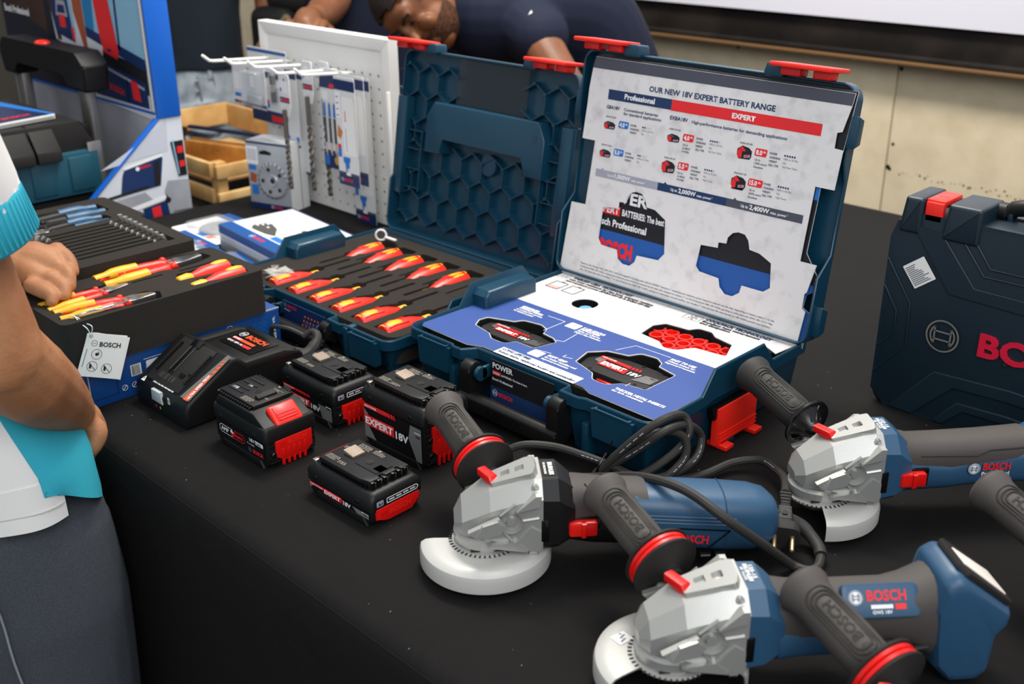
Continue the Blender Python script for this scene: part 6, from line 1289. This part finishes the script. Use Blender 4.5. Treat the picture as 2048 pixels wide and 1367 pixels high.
x0 = min(v.co.x for v in me.vertices); b.add([((v.co.x-x0)*k, v.co.y*ky, v.co.z*.05+.001) for v in me.vertices], [tuple(p.vertices) for p in me.polygons], mat('crimson letters', '#d8183a', .35), M @ T(.137, .1115, 0)); b.obj('lettering', t, 35)
b = MB(); SMz = M @ T(.0462, .2005, .0006) @ R(-.62 if 0 else .66); b.poly(rrect(.033, .033, .001, 2), PAPER, SMz, .0006)
for i in range(11): b.rect(-.0145, -.0135+.0025*i, random.uniform(.004, .014) if i < 7 else random.uniform(-.004, .004), -.0123+.0025*i, PTXT, SMz, .001)
b.obj('sticker', t, 60)
b = MB(); b.lathe([(.0001, .0015), (.0022, .0012), (.003, 0)], CASED, 12, M @ T(.172, .107, 0)); b.obj('rivet', t)
# ---------------------------------------------------------------- people
SKIN = mat('tan skin', '#b07a55', .55, 0, .35, (220, .25, .002), (18, '#9a6442', .3, .65)); SKIND = mat('brown skin', '#7a4c30', .5, 0, .4, (200, .2, .002), (14, '#633a22', .3, .65))
POLO = mat('white polo knit', '#e6e4e2', .85, 0, .2, (1500, .3, .001)); TURQ = mat('turquoise knit', '#35a7bd', .8, 0, .2, (1300, .35, .001)); DENIM = mat('dark grey denim', '#53575e', .9, 0, .15, (1400, .6, .001), (1100, '#33373d', .3, .7)); NAVYC = mat('navy jersey', '#141a2e', .8, 0, .25, (500, .2, .002)); TEE = mat('charcoal tee', '#1c242c', .85, 0, .2, (400, .2, .002)); PALED = mat('pale washed denim', '#aeb7bd', .9, 0, .15, (500, .4, .002), (26, '#8793a0', .3, .65)); DDEN = mat('dark denim', '#23272f', .9, 0, .15, (400, .4, .002), (60, '#15181e', .35, .65)); HAIR = mat('dark brown hair', '#1b130e', .7, 0, .3, (300, .8, .004)); STITCH = mat('orange stitching', '#b06a34', .8); SEAM = mat('pale seam thread', '#7e8289', .9)
def blob(mb, name, parent, vox, it=6, ang=60):
    o = mb.obj(name, parent, ang); r = o.modifiers.new('remesh', 'REMESH'); r.mode = 'VOXEL'; r.voxel_size = vox; r.use_smooth_shade = True
    s = o.modifiers.new('smooth', 'SMOOTH'); s.factor = .5; s.iterations = it; return o
def limb(mb, P, rs, m, k=5, n=16): 
    P = catmull([Vector(p) for p in P], k); R_ = []
    for i in range(len(P)):
        t = i/(len(P)-1)*(len(rs)-1); j = min(int(t), len(rs)-2); R_.append(rs[j]+(rs[j+1]-rs[j])*(t-j))
    mb.tube(P, R_, m, n); mb.sphere(tuple(P[0]), R_[0], m); mb.sphere(tuple(P[-1]), R_[-1], m)
def ell(cx, cy, z, a, b, n=40, rot=0, a0=0, a1=2*math.pi, wob=0):
    full = a1-a0 > 6.28; k = n if full else n-1
    out = []
    for i in range(n):
        t = a0+(a1-a0)*i/k; w = 1+wob*math.sin(5*t+z*23)*.5+wob*math.sin(9*t-z*31)*.5
        x, y = a*math.cos(t)*w, b*math.sin(t)*w; out.append((cx+x*math.cos(rot)-y*math.sin(rot), cy+x*math.sin(rot)+y*math.cos(rot), z))
    return out
def head_mesh(mb, M, m):
    def S(c, r, sc): mb.sphere(c, r, m, M, sc, 20, 14)
    S((0, -.012, .035), .1, (.76, .95, .88)); S((0, .018, -.03), .1, (.62, .66, .78)); S((0, .052, -.082), .032, (1.1, .8, .7)); S((0, .060, .050), .05, (1.1, .55, .7))
    S((0, .088, .018), .012, (.9, 1.0, 2.0)); S((0, .100, -.008), .0145, (1.1, 1.1, .9)); S((0, .078, -.048), .017, (1.5, .7, .55)); S((0, .076, -.058), .017, (1.4, .7, .5))
    for s in (-1, 1): S((s*.040, .070, -.012), .026, (1, .6, .8)); S((s*.030, .078, .040), .016, (1.4, .6, .5)); S((s*.074, -.008, .006), .022, (.38, .8, 1.35)); S((s*.079, -.010, .012), .012, (.4, 1.1, 1.5))
    return mb
def hair_cap(t, M):
    b = bmesh.new(); bmesh.ops.create_uvsphere(b, u_segments=40, v_segments=28, radius=1)
    rm = []
    for v in b.verts:
        x, y, z = v.co; v.co = Vector((x*.081, -.014+y*.1, .037+z*.094))
    for f in b.faces:
        c = f.calc_center_median()
        if c.z < .062-.045*max(0, -c.y/.1)*2.4+max(0, c.y-.03)*.55 and not (abs(c.x) > .07 and c.z > .0 and -.05 < c.y < .03 and c.z > .025): rm.append(f)
    bmesh.ops.delete(b, geom=rm, context='FACES'); bmesh.ops.solidify(b, geom=b.faces[:], thickness=-.008)
    q = MB(); q.bm(b, HAIR, M); q.obj('hair', t, 60)
# --- person at the left front of the table
t = thing('person', 'person in white polo with turquoise cuffs and jeans at the left table edge', 'person', (-.23, -.57, -.75))
O = Vector((.23, .57, .75))
def L(*P): return [tuple(Vector(p)+O) for p in P]
b = MB()
limb(b, L((.0265, -.637, .553), (.021, -.609, .480), (.018, -.5876, .3886), (.024, -.571, .297), (.0356, -.562, .232)), [.056, .052, .047, .045, .044], SKIN)
limb(b, L((.035, -.563, .235), (.008, -.534, .188), (-.035, -.500, .1426), (-.087, -.461, .090), (-.120, -.446, .066)), [.044, .047, .043, .032, .029], SKIN)
limb(b, L((-.114, -.448, .066), (-.120, -.440, .050), (-.124, -.432, .036)), [.028, .033, .030], SKIN)
for k, F in enumerate((((-.108, -.447, .063), (-.090, -.430, .053), (-.083, -.430, .042), (-.085, -.442, .026), (-.094, -.452, .023)), ((-.125, -.443, .052), (-.107, -.427, .039), (-.101, -.428, .028), (-.103, -.440, .012), (-.112, -.450, .009)), ((-.143, -.438, .040), (-.125, -.424, .025), (-.118, -.425, .014), (-.122, -.436, .0), (-.130, -.446, -.004)), ((-.155, -.436, .029), (-.140, -.424, .011), (-.134, -.425, -.001), (-.138, -.434, -.013), (-.146, -.443, -.017)))):
    limb(b, L(*F), [.0138, .0130, .0118, .0108, .0098], SKIN, 3, 10)
limb(b, L((-.140, -.432, .048), (-.150, -.424, .034), (-.146, -.418, .024), (-.135, -.416, .020)), [.014, .012, .0105, .009], SKIN, 3, 10)
# left arm and hand over the foam trays
limb(b, L((-.40, -.575, .50), (-.42, -.55, .36), (-.425, -.52, .25), (-.42, -.45, .20), (-.412, -.385, .181)), [.058, .050, .046, .038, .028], SKIN)
limb(b, L((-.413, -.375, .180), (-.398, -.352, .175), (-.380, -.338, .170)), [.024, .030, .026], SKIN); limb(b, L((-.390, -.368, .170), (-.365, -.362, .162)), [.022, .018], SKIN)
for F in (((-.404, -.345, .178), (-.386, -.321, .184), (-.364, -.315, .177), (-.348, -.318, .163)), ((-.384, -.352, .170), (-.364, -.335, .170), (-.340, -.329, .166), (-.326, -.335, .151)), ((-.364, -.366, .162), (-.346, -.352, .158), (-.326, -.345, .154), (-.315, -.349, .143)), ((-.350, -.379, .158), (-.332, -.370, .152), (-.318, -.366, .148), (-.311, -.370, .141)), ((-.415, -.352, .176), (-.444, -.338, .174), (-.466, -.325, .172), (-.470, -.308, .165))): limb(b, L(*F), [.0115, .0118, .0098, .0085], SKIN, 4, 12)
for p in ((-.386, -.321, .187), (-.364, -.335, .174), (-.346, -.352, .162)): b.sphere(L(p)[0], .0125, SKIN)
b.loft([ell(-.02-.05*max(0, z), -.02-.05*max(0, z), .75+z, a, d, 24) for z, a, d in ((.03, .085, .05), (.25, .085, .05), (.5, .10, .06), (.57, .07, .06))], SKIN); limb(b, L((-.26, -.60, .53), (-.12, -.625, .555), (.02, -.637, .555)), [.055, .055, .055], SKIN); limb(b, L((-.28, -.60, .53), (-.38, -.59, .52)), [.055, .055], SKIN)
limb(b, L((-.23, -.57, .55), (-.23, -.56, .68)), [.06, .055], SKIN); head_mesh(b, T(0, .03, 1.52), SKIN)
blob(b, 'body', t, .0032, 5)
hair_cap(t, T(0, .03, 1.52))
# polo shirt: white shell open at the side slit, turquoise inner panel in front
b = MB(); ZS = [(.60, .11, .08), (.57, .17, .09), (.50, .175, .10), (.40, .17, .10), (.25, .17, .102), (.12, .185, .108), (.06, .200, .116), (.005, .204, .119)]
def el2(z, a, d, a0, a1, n=60): o_ = .03-.24*max(0, min(.36, z-.05)); return [(o_+x, o_+y, zz) for x, y, zz in ell(0, 0, .75+z, a, d, n, 0, math.radians(a0), math.radians(a1), .02)]
b.loft([el2(z, a, d, -260, 4) for z, a, d in ZS], POLO, I4, False, False, False)
b.loft([el2(z, a, d, -24, 13, 16) for z, a, d in ((.052, .2015, .1175), (.0, .2065, .1215))], POLO, I4, False, False, False)
b.loft([el2(z, a, d, -258, 12) for z, a, d in ((.020, .2055, .1205), (.0186, .2057, .1207))], mat('grey hem stitch', '#bdbab8', .9), I4, False, False, False)  # thin grey stitch line around the hem
limb(b, L((-.24, -.61, .545), (-.10, -.625, .565), (.012, -.630, .575), (.036, -.625, .545), (.036, -.597, .470), (.034, -.574, .392)), [.055, .066, .070, .069, .064, .060], POLO)
limb(b, L((-.30, -.60, .55), (-.39, -.59, .54), (-.415, -.56, .45), (-.425, -.54, .36)), [.066, .068, .064], POLO)
polo = o = b.obj('polo_shirt', t, 70); so = o.modifiers.new('thickness', 'SOLIDIFY'); so.thickness = .003; so.offset = 1
b = MB(); rg_ = []
for z, a, d in ((.56, .17, .09), (.40, .1705, .1005), (.25, .1705, .1025), (.12, .1855, .1085), (.06, .2005, .1165), (.035, .203, .118), (-.03, .207, .121)):
    q = el2(z, a, d, 2, 100, 30); rg_.append([(x, y, zz if z > .03 else zz+(.075*(1-min(1, i/14)) if i < 14 else .0+.0005*(i-14))) for i, (x, y, zz) in enumerate(q)])
b.loft(rg_, TURQ, I4, False, False, False)
o = b.obj('side_panel', polo, 70); so = o.modifiers.new('thickness', 'SOLIDIFY'); so.thickness = .003
for P in ((.034, -.575, .397), (-.4255, -.539, .365)):
    b = MB(); a = Vector(L(P)[0]); d = Vector((.000, .013, -.050)) if P[0] > -.2 else Vector((0, .02, -.05))
    for i in range(1): b.lathe([(.0585, 0), (.0625, .004), (.0610, d.length-.003), (.0575, d.length), (.053, d.length-.002)], TURQ, 60, Matrix.Translation(a) @ d.to_track_quat('Z', 'Y').to_matrix().to_4x4(), caps=False)
    q = d.to_track_quat('Z', 'Y').to_matrix().to_4x4()
    for i in range(60): an = i*math.pi/30; b.tube([tuple(a+q @ Vector((.0620*math.cos(an), .0620*math.sin(an), z))) for z in (.006, d.length-.004)], .0011, TURQ, 4)
    b.obj('sleeve_cuff', polo, 60)
b = MB()
b.loft([[(x+.03, y+.03, zz) for x, y, zz in ell(0, 0, .75+z, a, d, 30)] for z, a, d in ((.06, .178, .104), (-.04, .192, .110), (-.12, .198, .112), (-.17, .18, .108))], DENIM)
limb(b, L((-.105, -.535, -.06), (-.088, -.535, -.16), (-.072, -.540, -.30), (-.070, -.545, -.48), (-.075, -.56, -.735)), [.104, .106, .098, .078, .07], DENIM, 6, 22); limb(b, L((-.295, -.545, -.06), (-.305, -.550, -.16), (-.33, -.56, -.30), (-.335, -.565, -.48), (-.34, -.57, -.735)), [.108, .104, .094, .075, .07], DENIM, 6, 22)
blob(b, 'jeans', t, .005, 5)
b = MB(); b.tube(L((-.030, -.612, -.045), (-.012, -.606, -.10), (.0, -.606, -.16), (.010, -.600, -.24), (.014, -.598, -.34)), .0016, SEAM, 6, I4, 4)
for dx in (0, .010): b.tube(L((-.045+dx, -.622+dx*.7, -.035), (-.030+dx, -.620+dx*.7, -.075)), .0012, STITCH, 5)
b.obj('seam_stitching', t, 60)
# --- leaning person behind the cases
t = thing('person', 'person in navy T-shirt with short beard leaning down over the table behind the cases', 'person', (-.84, 1.47, -.75)); O = Vector((.84, -1.47, .75))
rr, uu, tw = Vector((.709, .705, 0)), Vector((-.28, .28, .918)), Vector((.648, -.652, .395))
zu = (rr*-.85+uu*.34+tw*.40).normalized(); yf = (uu*-.80+tw*.50-rr*.25); yf = (yf-zu*yf.dot(zu)).normalized(); xr_ = yf.cross(zu)
hc = Vector(L((-1.022, .925, .368))[0]); HM = Matrix(((xr_.x, yf.x, zu.x, hc.x), (xr_.y, yf.y, zu.y, hc.y), (xr_.z, yf.z, zu.z, hc.z), (0, 0, 0, 1)))
b = MB(); head_mesh(b, HM, SKIND)
limb(b, [tuple(HM @ Vector((0, -.02, -.05))), tuple(HM @ Vector((0, -.05, -.13))), L((-.95, 1.10, .36))[0]], [.058, .058, .065], SKIND)
limb(b, L((-.885, 1.12, .35), (-.80, 1.11, .30), (-.73, 1.095, .245), (-.668, 1.085, .185), (-.64, 1.06, .14)), [.055, .054, .050, .047, .043], SKIND)
limb(b, L((-.64, 1.06, .14), (-.62, 1.02, .09), (-.585, .97, .05), (-.57, .945, .035)), [.043, .042, .032, .028], SKIND)
limb(b, L((-1.05, 1.12, .28), (-1.04, 1.05, .18), (-1.0, .98, .10), (-.93, .92, .06), (-.88, .89, .04)), [.055, .048, .044, .034, .028], SKIND)
for hx, hy, s in ((-.565, .935, 1), (-.87, .885, -1)):
    limb(b, L((hx, hy, .034), (hx-.02*s, hy-.045, .030)), [.030, .032], SKIND)
    for i, (dx, ln) in enumerate(((-.024, .05), (-.008, .062), (.008, .058), (.023, .045))): limb(b, L((hx-.02*s+dx, hy-.05, .030), (hx-.025*s+dx*1.1, hy-.05-ln*.6, .028), (hx-.027*s+dx*1.1, hy-.05-ln, .014)), [.0105, .0095, .008], SKIND, 3, 10)
    limb(b, L((hx+.02*s, hy-.02, .03), (hx+.04*s, hy-.05, .022), (hx+.038*s, hy-.075, .014)), [.012, .011, .009], SKIND, 3, 10)
limb(b, L((-.93, 1.14, .34), (-.90, 1.38, .30), (-.84, 1.45, .10)), [.09, .11, .11], SKIND)
blob(b, 'body', t, .005, 5); hair_cap(t, HM)
b = bmesh.new(); bmesh.ops.create_uvsphere(b, u_segments=30, v_segments=20, radius=1)
for v in b.verts: v.co = Vector((v.co.x*.0655, .018+v.co.y*.0695, -.03+v.co.z*.0815))
bmesh.ops.delete(b, geom=[f for f in b.faces if (lambda c: c.z > -.035 or c.y < -.02 or (abs(c.x) < .02 and c.y > .05 and c.z > -.07 and c.z < -.05))(f.calc_center_median())], context='FACES')
q = MB(); q.bm(b, mat('stubble', '#2b1c13', .8, 0, .2, None, (160, '#5a3824', .35, .6)), HM); q.obj('beard', t, 60)
for s in (-1, 1):
    q = MB(); q.tube([tuple(HM @ Vector((s*.018, .089, .038))), tuple(HM @ Vector((s*.032, .087, .045))), tuple(HM @ Vector((s*.048, .078, .040)))], .0042, HAIR, 6); q.obj('eyebrow', t, 60)
    q = MB(); q.sphere((s*.031, .082, .021), .0085, HAIR, HM, (1.4, .5, .5), 10, 6); q.obj('eye', t, 60)
b = MB(); limb(b, L((-.955, 1.09, .345), (-.915, 1.22, .345), (-.885, 1.36, .30), (-.85, 1.45, .13), (-.84, 1.47, .02)), [.115, .150, .160, .160, .158], NAVYC, 6, 24)
limb(b, L((-.90, 1.14, .335), (-.850, 1.128, .322), (-.800, 1.118, .302)), [.088, .084, .078], NAVYC); limb(b, L((-1.0, 1.15, .33), (-1.05, 1.12, .28), (-1.05, 1.07, .21)), [.085, .08, .075], NAVYC)
blob(b, 'shirt', t, .006, 8)
b = MB(); P = Vector(L((-.838, 1.125, .318))[0])+tw*.0865+rr*.0; LMm = FR(P, rr, uu); b.poly([(-.016, -.012), (.015, -.014), (.004, .020)], WHT, LMm, 0); b.line([(-.010, -.014), (.008, .008)], .004, NAVYC, LMm, .0012); b.line([(.002, .0), (.012, -.014)], .004, NAVYC, LMm, .0012); b.obj('sleeve_logo', t, 60)
b = MB(); b.loft([ell(0, 0, .75+z, a, d, 24) for z, a, d in ((.05, .15, .12), (-.08, .165, .13))], DDEN)
for s in (-1, 1): limb(b, L((-.84+s*.085, 1.47, -.05), (-.84+s*.095, 1.47, -.35), (-.84+s*.10, 1.49, -.735)), [.095, .075, .065], DDEN)
blob(b, 'trousers', t, .008, 4)
# --- person behind, one hand on the top of the pegboard
t = thing('person', 'person in dark navy clothes standing behind the pegboard, hand resting above its top edge', 'person', (-1.44, 1.08, -.75)); O = Vector((1.44, -1.08, .75))
b = MB(); limb(b, L((-1.40, 1.00, .58), (-1.385, .95, .46), (-1.372, .918, .372), (-1.325, .85, .345), (-1.268, .775, .338)), [.056, .052, .050, .044, .030], SKIND)
limb(b, L((-1.262, .768, .338), (-1.235, .735, .338), (-1.215, .712, .332)), [.030, .036, .030], SKIND)
for i in range(4): 
    o_ = Vector((.020, .0215, .0))*(i-1.5); limb(b, L(Vector((-1.222, .720, .334))+o_, Vector((-1.198, .694, .326))+o_, Vector((-1.190, .684, .300))+o_, Vector((-1.192, .684, .282))+o_), [.0125, .0115, .0105, .0095], SKIND, 3, 10)
limb(b, L((-1.225, .76, .33), (-1.180, .765, .315), (-1.160, .745, .292)), [.014, .0125, .010], SKIND, 3, 10)
limb(b, L((-1.44, 1.08, .0), (-1.44, 1.08, .62), (-1.44, 1.06, .74)), [.10, .12, .06], SKIND); head_mesh(b, T(0, .02, 1.62), SKIND); limb(b, L((-1.60, 1.16, .55), (-1.64, 1.18, .3), (-1.64, 1.12, .08)), [.055, .048, .035], SKIND)
blob(b, 'body', t, .005, 5); hair_cap(t, T(0, .02, 1.62))
b = MB(); b.loft([ell(0, 0, .75+z, a, d, 30, .8) for z, a, d in ((.70, .08, .07), (.64, .19, .10), (.5, .185, .115), (.25, .155, .115), (.0, .155, .115), (-.08, .16, .12))], NAVYC); limb(b, L((-1.42, 1.04, .60), (-1.39, .965, .49)), [.08, .07], NAVYC); limb(b, L((-1.58, 1.15, .60), (-1.63, 1.18, .42)), [.08, .07], NAVYC); blob(b, 'shirt', t, .007, 6)
b = MB(); b.loft([ell(0, 0, .75+z, a, d, 24, .8) for z, a, d in ((-.02, .145, .11), (-.12, .155, .115))], DDEN)
for s in (-1, 1): limb(b, L((-1.44+s*.06, 1.08+s*.06, -.08), (-1.44+s*.06, 1.08+s*.06, -.735)), [.09, .065], DDEN)
blob(b, 'trousers', t, .008, 4)
# --- person in pale jeans at the back left
cx, cy = -2.36, 1.05
t = thing('person', 'person in charcoal T-shirt and pale washed jeans standing behind the crate at upper left', 'person', (cx, cy, -.75)); O = Vector((-cx, -cy, .75)); FA = -.78
b = MB(); b.loft([ell(0, 0, .75+z, a, d, 24, FA+math.pi/2) for z, a, d in ((-.05, .10, .08), (.4, .13, .09), (.62, .14, .08))], SKIND); limb(b, L((cx, cy, .6), (cx, cy, .78)), [.055, .05], SKIND); head_mesh(b, T(.01, -.01, 1.62) @ R(FA-math.pi/2), SKIND)
for s in (-1, 1): limb(b, [( s*.15, s*.15, 1.30), (s*.19, s*.18, 1.05), (s*.17+.05, s*.16-.05, .82), (s*.15+.08, s*.14-.09, .72)], [.05, .045, .038, .03], SKIND)
blob(b, 'body', t, .007, 4); hair_cap(t, T(.01, -.01, 1.62) @ R(FA-math.pi/2))
b = MB(); b.loft([ell(0, 0, .75+z, a, d, 40, FA+math.pi/2, wob=.03) for z, a, d in ((.62, .07, .06), (.56, .18, .09), (.45, .185, .105), (.25, .16, .11), (.12, .156, .113), (.065, .158, .116))], TEE)
for s in (-1, 1): limb(b, [(s*.11, s*.11, 1.33), (s*.16, s*.155, 1.2), (s*.18, s*.17, 1.10)], [.075, .068, .066], TEE)
blob(b, 'tee_shirt', t, .006, 6)
b = MB(); b.loft([ell(0, 0, .75+z, a, d, 30, FA+math.pi/2) for z, a, d in ((.09, .138, .104), (.0, .150, .112), (-.12, .158, .115))], PALED)
for s in (-1, 1): limb(b, [(s*.058, s*.058, .68), (s*.062, s*.062, .35), (s*.062, s*.062, .015)], [.092, .075, .07], PALED)
for k in range(6): limb(b, [(.12*math.cos(FA+a)*1.0, .12*math.sin(FA+a), .70-.028*k+.01*math.sin(3*a+k)) for a in (-.7, -.35, 0, .35, .7)], [.005, .008, .008, .008, .005], PALED, 4, 8)
blob(b, 'jeans', t, .005, 3)
b = MB(); fx = lambda a, z, r=.1185: (r*math.cos(FA+a), r*math.sin(FA+a), .75+z)
b.tube([fx(-.62, .05), fx(-.60, .01), fx(-.75, -.025), fx(-1.0, -.04, .128)], .004, SEAM, 6, I4, 4); b.tube([fx(.18, .05), fx(.24, -.02), fx(.22, -.09), fx(.14, -.14)], .004, SEAM, 6, I4, 4); b.tube([fx(.62, .05), fx(.7, .0), fx(.9, -.03, .126)], .004, SEAM, 6, I4, 4)
for a in (-.5, .55): b.box((0, 0, 0), (.008, .012, .045), PALED, .002, T(*fx(a, .06)) @ R(FA+a))
for z in (.035, .0): b.sphere(fx(.16, z, .121), .006, STEEL)
b.obj('pocket_seams', t, 60)
# dark equipment bag with a strap, behind the pegboard hooks
t = thing('equipment_bag', 'black equipment bag with pale strap behind the hooks of the pegboard', 'bag', (-1.93, 1.17, -.75))
b = MB(); b.box((0, 0, .52), (.20, .24, 1.04), BLK, .04, I4, 4); b.box((.04, -.04, 1.06), (.22, .05, .06), BLKM, .02); b.obj('body', t, 40)
b = MB(); b.tube([(-.09, -.135, .86), (.0, -.135, .93), (.11, -.10, 1.02)], .012, mat('tan strap', '#8f7a5e', .7), 8); b.obj('strap', t)
